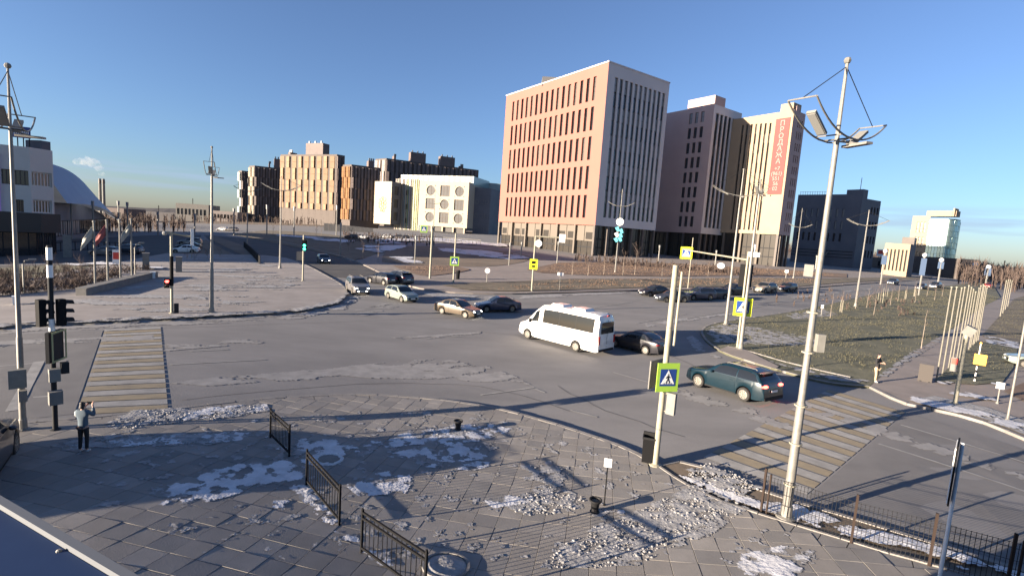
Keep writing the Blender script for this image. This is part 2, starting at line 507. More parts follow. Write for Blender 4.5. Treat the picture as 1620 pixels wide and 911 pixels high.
def inside(poly, X, Y):
    res = np.zeros(X.shape, bool)
    n = len(poly)
    for i in range(n):
        x1, y1 = poly[i]; x2, y2 = poly[(i + 1) % n]
        cnd = ((y1 > Y) != (y2 > Y)) & (X < (x2 - x1) * (Y - y1) / (y2 - y1 + 1e-12) + x1)
        res ^= cnd
    return res

def edge_dist(poly, X, Y):
    d = np.full(X.shape, 1e9)
    n = len(poly)
    for i in range(n):
        x1, y1 = poly[i]; x2, y2 = poly[(i + 1) % n]
        dx, dy = x2 - x1, y2 - y1
        t = np.clip(((X - x1) * dx + (Y - y1) * dy) / (dx * dx + dy * dy + 1e-12), 0, 1)
        d = np.minimum(d, np.hypot(X - x1 - t * dx, Y - y1 - t * dy))
    return d

def ragged(name, label, polys, m, cell=0.09, thr=0.0, off=0.15, nscale=1.3, fall=0.5, height=0.02, stretch=1.0, rot=0.0, pixels=True, kind='stuff', bias=0.35):
    """ragged thin sheet (snow, dust): cells of a grid kept where fractal noise plus distance to the outline is high"""
    mb = MB()
    for k, pl in enumerate(polys):
        P = pxs(pl) if pixels else pl
        xs, ys = [p[0] for p in P], [p[1] for p in P]
        nx, ny = int((max(xs) - min(xs)) / cell) + 2, int((max(ys) - min(ys)) / cell) + 2
        X, Y = np.meshgrid(min(xs) + cell * np.arange(nx), min(ys) + cell * np.arange(ny), indexing='ij')
        ins = inside(P, X, Y)
        ed = edge_dist(P, X, Y)
        idx = {}
        ca, sa = math.cos(rot), math.sin(rot)
        def val(i, j):
            x, y = X[i, j], Y[i, j]
            xr, yr = (x * ca + y * sa) * stretch, -x * sa + y * ca
            return noise.fractal(Vector((xr * nscale, yr * nscale, 3.7 + k)), 0.9, 2.1, 5)
        kept = []
        for i in range(nx - 1):
            for j in range(ny - 1):
                if ins[i, j]:
                    v = val(i, j) + min(ed[i, j] / fall, 1.0) * bias
                    if v > thr:
                        kept.append((i, j, v))
        for i, j, v in kept:
            q = []
            for a, b in ((i, j), (i + 1, j), (i + 1, j + 1), (i, j + 1)):
                if (a, b) not in idx:
                    x, y = float(X[a, b]), float(Y[a, b])
                    jx = (noise.random() - 0.5) * cell * 0.7; jy = (noise.random() - 0.5) * cell * 0.7
                    hh = height * (0.3 + 0.7 * min(max((v - thr) * 1.6, 0), 1)) * (0.7 + 0.6 * noise.noise(Vector((x * 2.3, y * 2.3, 0))))
                    r = math.hypot(x, y)
                    mb.v.append((x + jx, y + jy, hz(x + jx, y + jy) + off + r * 0.0002 + hh))
                    idx[(a, b)] = len(mb.v) - 1
                q.append(idx[(a, b)])
            mb.f.append(q); mb.m.append(0)
    if not mb.f:
        return None
    o = mb.build(name, m)
    o.data.polygons.foreach_set('use_smooth', [True] * len(o.data.polygons))
    return tag(o, label, None, None, kind)

ICO_V = [Vector(p).normalized() for p in ((0, 1, 1.618), (0, -1, 1.618), (0, 1, -1.618), (0, -1, -1.618), (1, 1.618, 0), (-1, 1.618, 0), (1, -1.618, 0), (-1, -1.618, 0), (1.618, 0, 1), (-1.618, 0, 1), (1.618, 0, -1), (-1.618, 0, -1))]
ICO_F = [(0, 1, 8), (0, 8, 4), (0, 4, 5), (0, 5, 9), (0, 9, 1), (1, 6, 8), (8, 6, 10), (8, 10, 4), (4, 10, 2), (4, 2, 5), (5, 2, 11), (5, 11, 9), (9, 11, 7), (9, 7, 1), (1, 7, 6), (3, 6, 7), (3, 7, 11), (3, 11, 2), (3, 2, 10), (3, 10, 6)]

def rubble(name, label, polys, dens, size=(0.012, 0.042), off=0.14, m='snowdirt'):
    mb = MB()
    for pl, dn in zip(polys, dens):
        P = pxs(pl)
        xs, ys = [p[0] for p in P], [p[1] for p in P]
        area = (max(xs) - min(xs)) * (max(ys) - min(ys))
        n = int(area * dn)
        X = np.random.RandomState(len(mb.v) + 3).uniform(size=(n, 2)) * np.array([max(xs) - min(xs), max(ys) - min(ys)]) + np.array([min(xs), min(ys)])
        ins = inside(P, X[:, 0], X[:, 1]); ed = edge_dist(P, X[:, 0], X[:, 1])
        for (x, y), k, e_ in zip(X, ins, ed):
            if not k: continue
            if noise.noise(Vector((x * 1.7, y * 1.7, 1.0))) + min(e_ / 0.4, 1) * 0.7 < random.uniform(0.0, 0.6): continue
            s_ = random.uniform(*size) * random.choice((0.5, 0.7, 1, 1, 1.4))
            rz = random.uniform(0, 6.28)
            R = Matrix.Rotation(rz, 3, 'Z')
            z = hz(x, y) + off + s_ * 0.3
            sc = Vector((random.uniform(0.7, 1.4), random.uniform(0.7, 1.2), random.uniform(0.4, 0.8)))
            vv = []
            for p in ICO_V:
                q = Vector((p.x * sc.x, p.y * sc.y, p.z * sc.z)) * s_ * random.uniform(0.8, 1.15)
                q = R @ q
                vv.append((x + q.x, y + q.y, z + q.z))
            mb.add(vv, ICO_F)
    return tag(mb.build(name, M[m]), label, None, None, 'stuff')

# ------------------------------------------------------------------ the setting: ground and road
def fan(name, r0, r1, nr, a0, a1, na, off, m):
    mb = MB()
    for i in range(na + 1):
        az = rad(a0 + (a1 - a0) * i / na)
        for j in range(nr + 1):
            r = r0 * (r1 / r0) ** (j / nr)
            x, y = r * math.sin(az), r * math.cos(az)
            mb.v.append((x, y, hz(x, y) + off))
    for i in range(na):
        for j in range(nr):
            a = i * (nr + 1) + j
            mb.f.append((a, a + nr + 1, a + nr + 2, a + 1)); mb.m.append(0)
    o = mb.build(name, m)
    return tag(o, kind='structure')
fan('ground', 0.5, 6000, 150, -180, 180, 240, -0.25, M['soil'])
road = fan('road', 5.0, 330, 120, -57, 57, 76, 0.0, M['asphalt'])

PLAZA_TOP = [(-300, 702), (-60, 678), (60, 671), (130, 665), (200, 658), (265, 651), (350, 641), (440, 632), (560, 627), (640, 630), (720, 638), (800, 652), (880, 674), (950, 697), (1000, 716), (1040, 740)]
PLAZA_R = [(1040, 740), (1080, 768), (1130, 795), (1200, 818), (1290, 846), (1400, 880), (1560, 925), (1700, 970)]
plaza_poly = pxs(smooth_px(PLAZA_TOP, 3) + PLAZA_R[1:]) + [(14, 1.5), (-18, 0.5), (-34, 6)]
plaza = sheet('plaza', plaza_poly, 0.085, M['joint'], skirt=0.2)
kerb('plaza_kerb', smooth_px(PLAZA_TOP[1:], 3), 0.2, 0.15, side=1)
kerb('plaza_border', smooth_px(PLAZA_TOP[1:], 3), 0.62, 0.132, side=1, inner=0.2, stone=0.62, m='pave')
VERGE = [(1040, 740), (1062, 733), (1100, 738), (1150, 756), (1215, 783), (1262, 798), (1330, 818), (1450, 855), (1600, 902), (1740, 945)]
verge_poly = pxs(smooth_px(VERGE, 3)) + pxs([(1700, 970), (1560, 925), (1400, 880), (1290, 846), (1200, 818), (1130, 795), (1080, 768)])
sheet('verge', verge_poly, 0.1, M['soil'], skirt=0.15)
kerb('verge_kerb', smooth_px(VERGE, 3), 0.15, 0.13, side=1)
kerb('plaza_edging', PLAZA_R, 0.09, 0.16, side=1)
kerb('plaza_border', PLAZA_R, 0.62, 0.132, side=1, inner=0.09, stone=0.62, m='pave3')

# pavers
PA = rad(10.0)
ux, uy = Vector((math.sin(PA), math.cos(PA))), Vector((math.cos(PA), -math.sin(PA)))
PS = 0.64
pinner = inside
cells = []
ar = np.arange(-70, 71)
II, JJ = np.meshgrid(ar, ar, indexing='ij')
GXX, GYY = II * PS * ux.x + JJ * PS * uy.x, II * PS * ux.y + JJ * PS * uy.y
okc = inside(plaza_poly, GXX, GYY) & (edge_dist(plaza_poly, GXX, GYY) > 0.36)
for i in range(len(ar)):
    for j in range(len(ar)):
        if okc[i, j]:
            x, y = float(GXX[i, j]), float(GYY[i, j])
            q = RP @ np.array([x, y, hz(x, y) - H])
            if q[2] > 1 and abs(q[0] / q[2]) < 1.12 and q[1] / q[2] < 0.66:
                cells.append((math.hypot(x, y), x, y))
cells.sort()
def paver_mesh(nm, seed, m):
    rnd = random.Random(seed)
    h_, b_ = PS / 2 - 0.005, 0.004
    mb = MB()
    top = [(-h_ + b_, -h_ + b_, 0), (h_ - b_, -h_ + b_, 0), (h_ - b_, h_ - b_, 0), (-h_ + b_, h_ - b_, 0)]
    low = [(-h_, -h_, -b_), (h_, -h_, -b_), (h_, h_, -b_), (-h_, h_, -b_)]
    bot = [(a, c_, -0.07) for a, c_, _ in low]
    mb.add(top + low + bot, [(0, 1, 2, 3)] + [(4 + i, 4 + (i + 1) % 4, (i + 1) % 4, i) for i in range(4)] + [(8 + i, 8 + (i + 1) % 4, 4 + (i + 1) % 4, 4 + i) for i in range(4)])
    return mb.mesh(nm, m)
PM = [paver_mesh('paver', k, M[n_]) for k, n_ in enumerate(('pave', 'pave', 'pave2', 'pave3'))]
def paver_frame(x, y):
    e_ = 0.3
    nx_, ny_ = -(hz(x + e_, y) - hz(x - e_, y)) / (2 * e_), -(hz(x, y + e_) - hz(x, y - e_)) / (2 * e_)
    n_ = Vector((nx_ + random.uniform(-0.006, 0.006), ny_ + random.uniform(-0.006, 0.006), 1)).normalized()
    t_ = Vector((uy.x, uy.y, 0)); t_ = (t_ - n_ * t_.dot(n_)).normalized()
    b_ = n_.cross(t_)
    mt = Matrix((t_, b_, n_)).transposed().to_4x4()
    mt.translation = Vector((x, y, hz(x, y) + 0.145 + random.uniform(-0.004, 0.004)))
    return mt
rest = MB()
for k, (r, x, y) in enumerate(cells):
    if k < 300:
        o = bpy.data.objects.new('paver', random.choice(PM)); COL.objects.link(o)
        o.parent = plaza
        o.matrix_local = paver_frame(x, y)
    else:
        me = PM[0]; mt = paver_frame(x, y)
        rest.add([mt @ v.co for v in me.vertices], [tuple(p.vertices) for p in me.polygons], random.choice((0, 0, 1, 2)))
tag(rest.build('paver_field', [M['pave'], M['pave2'], M['pave3']], plaza), kind='stuff')

# far plaza with the flag poles
FP_EDGE = [(-200, 531), (0, 519), (140, 512), (270, 505), (400, 499), (470, 493), (515, 485), (540, 475), (549, 465), (543, 453), (515, 436), (482, 419), (452, 409)]
fp_poly = pxs(smooth_px(FP_EDGE, 3) + [(420, 405), (370, 404), (300, 404), (262, 402), (252, 432), (240, 440), (130, 466), (0, 480), (-200, 492)])
sheet('far_plaza', fp_poly, 0.13, M['farpave'], skirt=0.2)
kerb('far_plaza_kerb', smooth_px(FP_EDGE, 3), 0.18, 0.16, side=-1)
sheet('left_lawn', pxs([(-200, 491), (0, 479), (130, 465), (240, 439), (250, 432), (180, 424), (75, 421), (-200, 440)]), 0.11, M['greengrass'], skirt=0.1)
sheet('left_verge', pxs([(262, 402), (300, 405), (370, 405), (350, 396), (330, 388), (326, 380), (318, 384), (322, 398), (285, 397)]), 0.12, M['soil'], skirt=0.1)
sheet('median_strip', pxs([(410, 421), (396, 410), (342, 384), (330, 376), (344, 375), (382, 388), (402, 398), (421, 412)]), 0.1, M['soil'], skirt=0.1)
sheet('far_bank', pxs([(366, 371), (427, 379), (487, 392), (560, 412), (600, 404), (640, 392), (560, 376), (480, 367), (420, 365)]), 0.1, M['grass'], skirt=0.1)
FF_EDGE = [(427, 379), (487, 392), (563, 414), (601, 432), (628, 446), (662, 457), (720, 464), (811, 466), (880, 463), (1007, 459), (1150, 457), (1262, 457), (1325, 451), (1385, 448), (1470, 442)]
ff_poly = pxs(smooth_px(FF_EDGE[2:], 3) + [(1500, 436), (1380, 432), (1240, 421), (1060, 414), (880, 413), (830, 409), (760, 403), (660, 398), (600, 402)])
sheet('far_pavement', ff_poly, 0.12, M['path'], skirt=0.2)
kerb('far_kerb', smooth_px(FF_EDGE, 3), 0.2, 0.15, side=-1, stone=2.0)
sheet('oval_lawn', pxs(smooth_px([(604, 416), (640, 419), (700, 422), (765, 423), (815, 418), (840, 410), (820, 402), (760, 395), (690, 391), (645, 391), (610, 400), (604, 416)], 3)[:-1]), 0.17, M['soil'])
sheet('island_lawn', pxs(smooth_px([(622, 422), (700, 421), (736, 426), (741, 429), (715, 434), (672, 438), (640, 430), (622, 422)], 3)[:-1]), 0.19, M['russet'])
sheet('russet_lawn', pxs([(833, 428), (882, 417), (977, 415), (1076, 418), (1170, 424), (1262, 429), (1340, 434), (1340, 440), (1262, 438), (1170, 437), (1056, 439), (938, 437), (855, 433)]), 0.19, M['russet'])
sheet('dry_verge', pxs([(700, 453), (760, 449), (817, 447), (900, 443), (1056, 443), (1180, 441), (1290, 442), (1400, 440), (1475, 438), (1470, 441), (1385, 446), (1325, 449), (1262, 455), (1150, 455), (1007, 457), (880, 461), (811, 463), (740, 461)]), 0.2, M['grass'])
RL_EDGE = [(1375, 614), (1330, 611), (1290, 604), (1240, 590), (1190, 575), (1150, 562), (1122, 546), (1109, 530), (1112, 520), (1130, 513), (1165, 507), (1240, 496), (1300, 484), (1395, 463), (1450, 457), (1520, 450), (1566, 443)]
sheet('right_lawn', pxs(smooth_px(RL_EDGE, 3) + [(1583, 472), (1550, 488), (1506, 523), (1476, 540), (1440, 562), (1400, 592)]), 0.11, M['greengrass'], skirt=0.2)
kerb('right_lawn_kerb', smooth_px(RL_EDGE, 3), 0.18, 0.14, side=1)
PATH_EDGE = [(1375, 614), (1430, 640), (1500, 655), (1560, 672), (1620, 697), (1760, 752), (1900, 800)]
sheet('right_path', pxs([(1375, 614), (1400, 592), (1440, 562), (1476, 540), (1506, 523), (1550, 488), (1583, 472), (1612, 452), (1900, 430)] + smooth_px(PATH_EDGE[1:], 3)[::-1]), 0.1, M['path'], skirt=0.2)
kerb('right_path_kerb', smooth_px(PATH_EDGE, 3), 0.2, 0.13, side=-1)
sheet('pole_lawn', pxs([(1478, 606), (1510, 575), (1544, 541), (1568, 545), (1610, 553), (1602, 585), (1585, 608), (1540, 612)]), 0.15, M['greengrass'])
sheet('side_lawn', pxs([(1553, 533), (1578, 505), (1604, 474), (1720, 430), (1900, 450), (1900, 560), (1640, 548), (1566, 540)]), 0.15, M['grass'])
sheet('corner_lawn', pxs([(1588, 622), (1625, 606), (1720, 600), (1720, 660), (1640, 648)]), 0.15, M['russet'])
sheet('gravel_strip', pxs([(1436, 636), (1478, 630), (1560, 648), (1640, 676), (1800, 730), (1800, 764), (1640, 700), (1560, 668), (1500, 651)]), 0.14, M['snowdirt'])
sheet('paved_pad', pxs([(1136, 557), (1150, 551), (1180, 557), (1232, 583), (1226, 587), (1190, 576)]), 0.16, M['path'])
kerb('pad_edging', [(1150, 551), (1180, 557), (1240, 575), (1300, 590), (1345, 600)], 0.12, 0.17, side=-1)
# forecourt of the offices and the school
sheet('forecourt', pxs([(600, 386), (640, 389), (700, 389), (760, 393), (830, 400), (880, 410), (960, 412), (1100, 413), (1240, 420), (1300, 424), (1300, 418), (1200, 411), (1050, 401), (940, 394), (850, 388), (760, 380), (680, 376), (600, 377)]), 0.06, M['asphalt'])
ragged('snow_bank', 'long white snow bank along the forecourt in front of the school', [[(596, 379), (650, 377), (700, 378), (760, 384), (800, 388), (800, 392), (740, 388), (680, 383), (600, 384)]], M['snow'], cell=0.8, off=0.15, nscale=0.12, thr=-0.25, fall=1.5, height=0.4)

M['shadeasphalt'] = mat('shade_toned_asphalt', (0.055, 0.054, 0.055), 0.92, c2=(0.085, 0.083, 0.083), scale=0.4, detail=8, spec=0.3)  # asphalt colour lowered to deepen the shade on car park and boulevard
sheet('car_park', pxs([(-150, 425), (0, 420), (75, 419), (180, 422), (255, 428), (262, 402), (285, 397), (316, 386), (318, 372), (250, 372), (130, 378), (0, 390), (-150, 400)]), 0.03, M['shadeasphalt'])
sheet('boulevard', pxs([(322, 372), (427, 380), (487, 393), (563, 415), (598, 433), (556, 441), (516, 437), (482, 420), (452, 410), (424, 406), (372, 403), (342, 391)]), 0.02, M['shadeasphalt'])

# ------------------------------------------------------------------ road markings
def strip(name, a, b, w, m, off=0.012, parent=None, n=None):
    a, b = Vector(a), Vector(b)
    d = (b - a); L = d.length; t = d / L; nn = Vector((-t.y, t.x))
    n = n or max(1, int(L / 1.5))
    mb = MB()
    for k in range(n + 1):
        p = a + d * k / n
        for s_ in (-1, 1):
            q = p + nn * s_ * w / 2
            mb.v.append((q.x, q.y, hz(q.x, q.y) + off + math.hypot(q.x, q.y) * 0.00015))
    for k in range(n):
        mb.f.append((2 * k, 2 * k + 2, 2 * k + 3, 2 * k + 1)); mb.m.append(0)
    o = mb.build(name, m, parent)
    if o.data.polygons[0].normal.z < 0: o.data.flip_normals()
    return o

def crosswalk(nl, nr, fr, fl, n, order, gap=0.16):
    nl, nr, fr, fl = [Vector(g2(*p)) for p in (nl, nr, fr, fl)]
    for k in range(n):
        t0, t1 = (k + gap / 2) / n, (k + 1 - gap / 2) / n
        a0, a1, b0, b1 = nl.lerp(fl, t0), nl.lerp(fl, t1), nr.lerp(fr, t0), nr.lerp(fr, t1)
        mb = MB()
        ns = 4
        for s_ in range(ns + 1):
            for p, q in ((a0, b0), (a1, b1)):
                z = p.lerp(q, s_ / ns)
                mb.v.append((z.x, z.y, hz(z.x, z.y) + 0.012 + z.length * 0.0002))
        for s_ in range(ns):
            mb.f.append((2 * s_, 2 * s_ + 2, 2 * s_ + 3, 2 * s_ + 1)); mb.m.append(0)
        o = mb.build('crosswalk_stripe', M['yellow_line'] if (k + order) % 2 else M['white_line'], road)
        if o.data.polygons[0].normal.z < 0: o.data.flip_normals()
crosswalk((1112, 724), (1275, 783), (1432, 652), (1312, 616), 20, 0)
crosswalk((120, 657), (266, 650), (254, 517), (166, 521), 22, 1)
def line(px0, px1, w=0.14, m='white_line'):
    strip('lane_line', g2(*px0), g2(*px1), w, M[m], 0.014, road)
for a, b in (((970, 589), (1030, 606)), ((902, 649), (945, 660)), ((846, 615), (862, 621)), ((760, 625), (845, 613)), ((268, 577), (420, 569)), ((-40, 549), (118, 540)),
             ((-40, 583), (105, 571)), ((-60, 635), (95, 626)), ((1005, 512), (1085, 497)), ((1090, 503), (1250, 478)), ((1425, 672), (1700, 757)), ((1390, 702), (1720, 812)),
             ((337, 384), (406, 421)), ((320, 386), (367, 418)), ((408, 386), (470, 402)), ((470, 402), (560, 425)), ((425, 381), (520, 406)), ((545, 438), (560, 444)),
             ((300, 556), (360, 553)), ((1040, 606), (1085, 618)), ((940, 487), (1000, 478))):
    line(a, b)
line((20, 650), (62, 572), 0.4)
M['tar'] = mat('tar_seam', (0.085, 0.082, 0.08), 0.9)
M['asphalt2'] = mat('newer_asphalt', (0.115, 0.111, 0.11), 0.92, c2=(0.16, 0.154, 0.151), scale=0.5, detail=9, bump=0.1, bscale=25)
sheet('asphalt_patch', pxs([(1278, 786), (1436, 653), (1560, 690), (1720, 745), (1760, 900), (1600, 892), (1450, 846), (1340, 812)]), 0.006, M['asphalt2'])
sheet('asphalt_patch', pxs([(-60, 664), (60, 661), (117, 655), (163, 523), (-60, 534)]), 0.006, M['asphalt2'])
for q in (((250, 520), (520, 510), (800, 500)), ((290, 632), (560, 608), (760, 612), (900, 650)), ((700, 520), (1000, 548), (1100, 580)), ((1180, 700), (1330, 640)), ((200, 540), (190, 580), (165, 640)), ((880, 610), (960, 650), (1080, 690))):
    q = smooth_px(q, 5)
    for a_, b_ in zip(q, q[1:]): pass
    P = [Vector(g2(*w_)) for w_ in q]; tb = MB()
    for k_, w_ in enumerate(P):
        t_ = (P[min(k_ + 1, len(P) - 1)] - P[max(k_ - 1, 0)]).normalized(); n_ = Vector((-t_.y, t_.x)) * 0.018; jx = Vector((random.uniform(-.1, .1), random.uniform(-.1, .1)))
        for sg in (1, -1): z_ = w_ + jx + n_ * sg; tb.v.append((z_.x, z_.y, hz(z_.x, z_.y) + 0.011 + z_.length * 0.0001))
    for k_ in range(len(P) - 1): tb.f.append((2 * k_, 2 * k_ + 1, 2 * k_ + 3, 2 * k_ + 2)); tb.m.append(0)
    o_ = tb.build('tar_seam', M['tar'], road)
    if o_.data.polygons[0].normal.z < 0: o_.data.flip_normals()
# salt and tyre marks on the carriageway
ragged('road_dust', 'pale salt dust drifted along the lane edges and the turning wedge', [[(255, 545), (410, 536), (415, 543), (255, 556)], [(-40, 543), (240, 530), (240, 538), (-40, 552)], [(1280, 640), (1480, 705), (1720, 790), (1720, 800), (1460, 712), (1270, 652)], [(1060, 612), (1190, 648), (1260, 676), (1270, 690), (1180, 662), (1060, 624)],
    [(0, 520), (270, 506), (480, 496), (480, 504), (270, 516), (0, 530)], [(560, 490), (600, 480), (640, 482), (560, 505)], [(600, 535), (760, 525), (760, 530), (600, 541)]],
    M['salt'], cell=0.1, off=0.012, nscale=1.7, thr=0.16, fall=0.6, height=0.004, stretch=0.35, rot=rad(25))
ragged('road_dust', 'pale wedge of salt and grit left between the turning lanes', [[(262, 607), (330, 598), (450, 589), (560, 578), (650, 570), (690, 567), (720, 571), (770, 580), (810, 594), (842, 611), (790, 607), (700, 600), (560, 598), (430, 603), (330, 611)]], M['salt'], cell=0.1, off=0.01, nscale=1.0, thr=-0.02, fall=0.7, height=0.004, stretch=0.4, rot=rad(25))
ragged('road_edge_snow', 'strip of packed snow and grit along the near kerb of the carriageway', [[(820, 468), (1000, 461), (1000, 464), (820, 473)], [(660, 462), (760, 468), (810, 470), (810, 478), (700, 474)], [(600, 436), (660, 461), (650, 464), (590, 437)],
    [(1110, 522), (1098, 532), (1120, 556), (1150, 570), (1145, 574), (1100, 556), (1085, 535)], [(470, 497), (540, 481), (558, 466), (570, 470), (545, 490), (480, 502)], [(1250, 470), (1380, 456), (1380, 458), (1250, 475)], [(1020, 512), (1160, 494), (1160, 498), (1020, 518)]],
    M['snowdirt'], cell=0.14, off=0.012, nscale=0.9, thr=0.05, fall=0.5, height=0.01, stretch=0.5, rot=rad(25))

# ------------------------------------------------------------------ snow
PSN = [
    [(243, 808), (270, 775), (320, 748), (380, 738), (440, 734), (482, 742), (478, 766), (430, 772), (380, 788), (300, 810)],
    [(445, 712), (480, 700), (530, 702), (556, 712), (545, 735), (500, 745), (470, 738)],
    [(535, 716), (600, 700), (660, 686), (760, 674), (815, 684), (760, 704), (650, 710), (560, 722)],
    [(598, 728), (650, 716), (720, 704), (750, 712), (782, 730), (720, 738), (640, 731)],
    [(568, 762), (636, 747), (655, 764), (640, 788), (565, 793), (545, 776)],
    [(444, 776), (476, 772), (512, 800), (500, 812), (460, 800)],
    [(662, 744), (722, 734), (795, 738), (745, 752)],
    [(1170, 886), (1235, 872), (1285, 880), (1305, 905), (1240, 932), (1160, 915)],
    [(430, 800), (455, 800), (455, 812), (428, 812)], [(520, 850), (560, 846), (566, 868), (545, 865)], [(760, 800), (830, 785), (850, 800), (780, 812)],
    [(945, 818), (985, 812), (990, 832), (955, 835)], [(270, 655), (420, 643), (425, 655), (290, 672)], [(95, 712), (340, 690), (430, 690), (400, 704), (100, 720)]]
ragged('plaza_snow', 'thin ragged snow patches lying on the grey plaza slabs', PSN, M['snow'], cell=0.04, off=0.15, nscale=2.2, thr=0.16, fall=0.45, height=0.014)
M['frost'] = mat('thin_frost', (0.2, 0.195, 0.19), 0.9, c2=(0.3, 0.295, 0.295), scale=4)
ragged('plaza_rime', 'thin half-melted rime fringing the snow patches on the plaza', PSN, M['frost'], cell=0.04, off=0.1475, nscale=2.2, thr=0.02, fall=0.4, height=0.004)
ragged('plaza_frost', 'scattered frost and trodden snow crumbs on the near plaza', [[(60, 700), (400, 660), (700, 645), (900, 690), (1030, 750), (1180, 820), (1290, 850), (1300, 905), (760, 905), (400, 905), (240, 905), (130, 800)]],
    M['snowdirt'], cell=0.06, off=0.15, nscale=2.6, thr=0.78, fall=0.4, height=0.008)
ragged('verge_snow', 'bluish snow filling the strip between the kerb and the mesh fence', [[(1070, 757), (1110, 765), (1200, 800), (1260, 806), (1400, 850), (1700, 945), (1690, 965), (1560, 920), (1290, 842), (1200, 814), (1130, 791)]], M['snow'], cell=0.07, off=0.12, nscale=1.2, thr=-0.05, fall=0.3, height=0.05)
RUB = [
    [(795, 808), (830, 785), (872, 772), (935, 800), (900, 818), (830, 826)], [(950, 835), (1040, 800), (1100, 772), (1185, 812), (1130, 850), (1000, 905), (850, 910), (870, 880)],
    [(1078, 748), (1130, 737), (1205, 778), (1190, 796), (1100, 770)], [(75, 712), (140, 698), (340, 690), (405, 694), (330, 711), (100, 717)], [(150, 684), (200, 656), (275, 650), (330, 658), (300, 672), (200, 686)],
    [(330, 655), (425, 643), (430, 655), (330, 672)], [(670, 690), (720, 676), (760, 690), (700, 700)], [(820, 742), (900, 745), (905, 775), (845, 780)], [(740, 708), (780, 705), (778, 720), (742, 716)], [(690, 890), (735, 890), (755, 912), (668, 912)]]
rubble('snow_rubble', 'heaps of crumbled snow lumps shovelled onto the plaza slabs and kerb', RUB,
    [200, 170, 200, 300, 260, 160, 120, 40, 110, 400])
ragged('crusted_snow', 'crust of grey trodden snow under the crumbled lumps', RUB, M['snowdirt'], cell=0.05, off=0.148, nscale=2.4, thr=0.14, fall=0.4, height=0.02)
ragged('far_plaza_snow', 'streaky wind-blown snow on the far plaza around the poles', [[(-100, 495), (0, 484), (140, 470), (245, 444), (265, 412), (360, 408), (430, 412), (480, 445), (440, 478), (400, 492), (200, 502), (-100, 518)]], M['snowdirt'], cell=0.16, off=0.15, nscale=0.55, thr=0.55, fall=1.0, height=0.012, stretch=0.4, rot=rad(15))
ragged('far_kerb_snow', 'snow ridge along the kerb of the far plaza', [[(-100, 522), (140, 509), (400, 496), (470, 490), (530, 478), (546, 464), (551, 466), (535, 482), (470, 496), (270, 508), (-100, 530)]], M['snowdirt'], cell=0.12, off=0.17, nscale=0.9, thr=0.0, fall=0.3, height=0.05)
ragged('oval_lawn_snow', 'bluish snow sheet across the oval lawn', [[(690, 397), (760, 397), (820, 404), (838, 410), (800, 412), (740, 405)], [(612, 408), (650, 408), (668, 418), (640, 418)], [(690, 393), (760, 397), (700, 400)]], M['snow'], cell=0.45, off=0.22, nscale=0.25, thr=0.0, fall=1.5, height=0.05)
ragged('bank_snow', 'snow streaks on the dark bank beside the far road', [[(600, 378), (640, 383), (640, 392), (600, 402), (560, 395)], [(490, 375), (560, 382), (540, 386), (490, 380)], [(430, 371), (500, 376), (500, 379), (430, 374)], [(130, 415), (250, 425), (250, 429), (130, 420)], [(75, 416), (128, 421), (128, 424), (75, 420)]], M['snow'], cell=0.6, off=0.2, nscale=0.15, thr=0.1, fall=1.5, height=0.1)
ragged('right_lawn_snow', 'thin snow and frost on the edge of the right lawn', [[(1112, 522), (1150, 512), (1200, 520), (1300, 540), (1300, 552), (1200, 548), (1130, 545)], [(1180, 562), (1240, 580), (1340, 600), (1385, 606), (1370, 612), (1290, 600)], [(1385, 600), (1440, 560), (1510, 520), (1516, 524), (1450, 566), (1400, 600)], [(1240, 500), (1300, 490), (1330, 500), (1260, 508)]], M['snowdirt'], cell=0.09, off=0.125, nscale=1.8, thr=0.16, fall=0.5, height=0.01)
ragged('side_frost', 'frosty rim around the small lawns by the cream poles', [[(1556, 532), (1612, 545), (1612, 556), (1560, 545)], [(1478, 606), (1540, 612), (1590, 608), (1590, 614), (1478, 612)], [(1500, 620), (1600, 640), (1600, 645), (1500, 628)], [(1440, 632), (1620, 672), (1620, 690), (1440, 640)]], M['snow'], cell=0.09, off=0.18, nscale=1.1, thr=0.15, fall=0.4, height=0.02)

# ------------------------------------------------------------------ dry grass tufts standing on the lawns
def tufts(name, label, polys, dens, h, m):
    mb = MB()
    rs = np.random.RandomState(5)
    for pl in polys:
        P = pxs(pl)
        xs, ys = [p[0] for p in P], [p[1] for p in P]
        area = (max(xs) - min(xs)) * (max(ys) - min(ys))
        n = int(area * dens)
        X = rs.uniform(size=(n, 2)) * np.array([max(xs) - min(xs), max(ys) - min(ys)]) + np.array([min(xs), min(ys)])
        ins = inside(P, X[:, 0], X[:, 1])
        for (x, y), k in zip(X, ins):
            if not k or noise.noise(Vector((x * 0.35, y * 0.35, 9))) < random.uniform(-0.4, 0.2): continue
            z = hz(x, y) + 0.1
            for b in range(3):
                a = random.uniform(0, 6.28); hh = h * random.uniform(0.5, 1.3); w = hh * 0.12
                dx, dy = math.cos(a), math.sin(a)
                ln = random.uniform(0.2, 0.9) * hh
                o_ = Vector((x + random.uniform(-.12, .12), y + random.uniform(-.12, .12), z))
                mb.add([o_ + Vector((-dy * w, dx * w, 0)), o_ + Vector((dy * w, -dx * w, 0)), o_ + Vector((dx * ln, dy * ln, hh))], [(0, 1, 2)])
    return tag(mb.build(name, m), label, None, None, 'stuff')
tufts('lawn_grass', 'dry brown grass tufts on the right lawn and around the cream poles', [[(1130, 515), (1240, 500), (1395, 466), (1520, 453), (1580, 472), (1506, 520), (1440, 556), (1395, 590), (1290, 590), (1150, 548)], [(1482, 602), (1544, 545), (1605, 556), (1585, 604)], [(1562, 530), (1604, 478), (1640, 470), (1640, 545)]], 14, 0.13, M['tuft'])
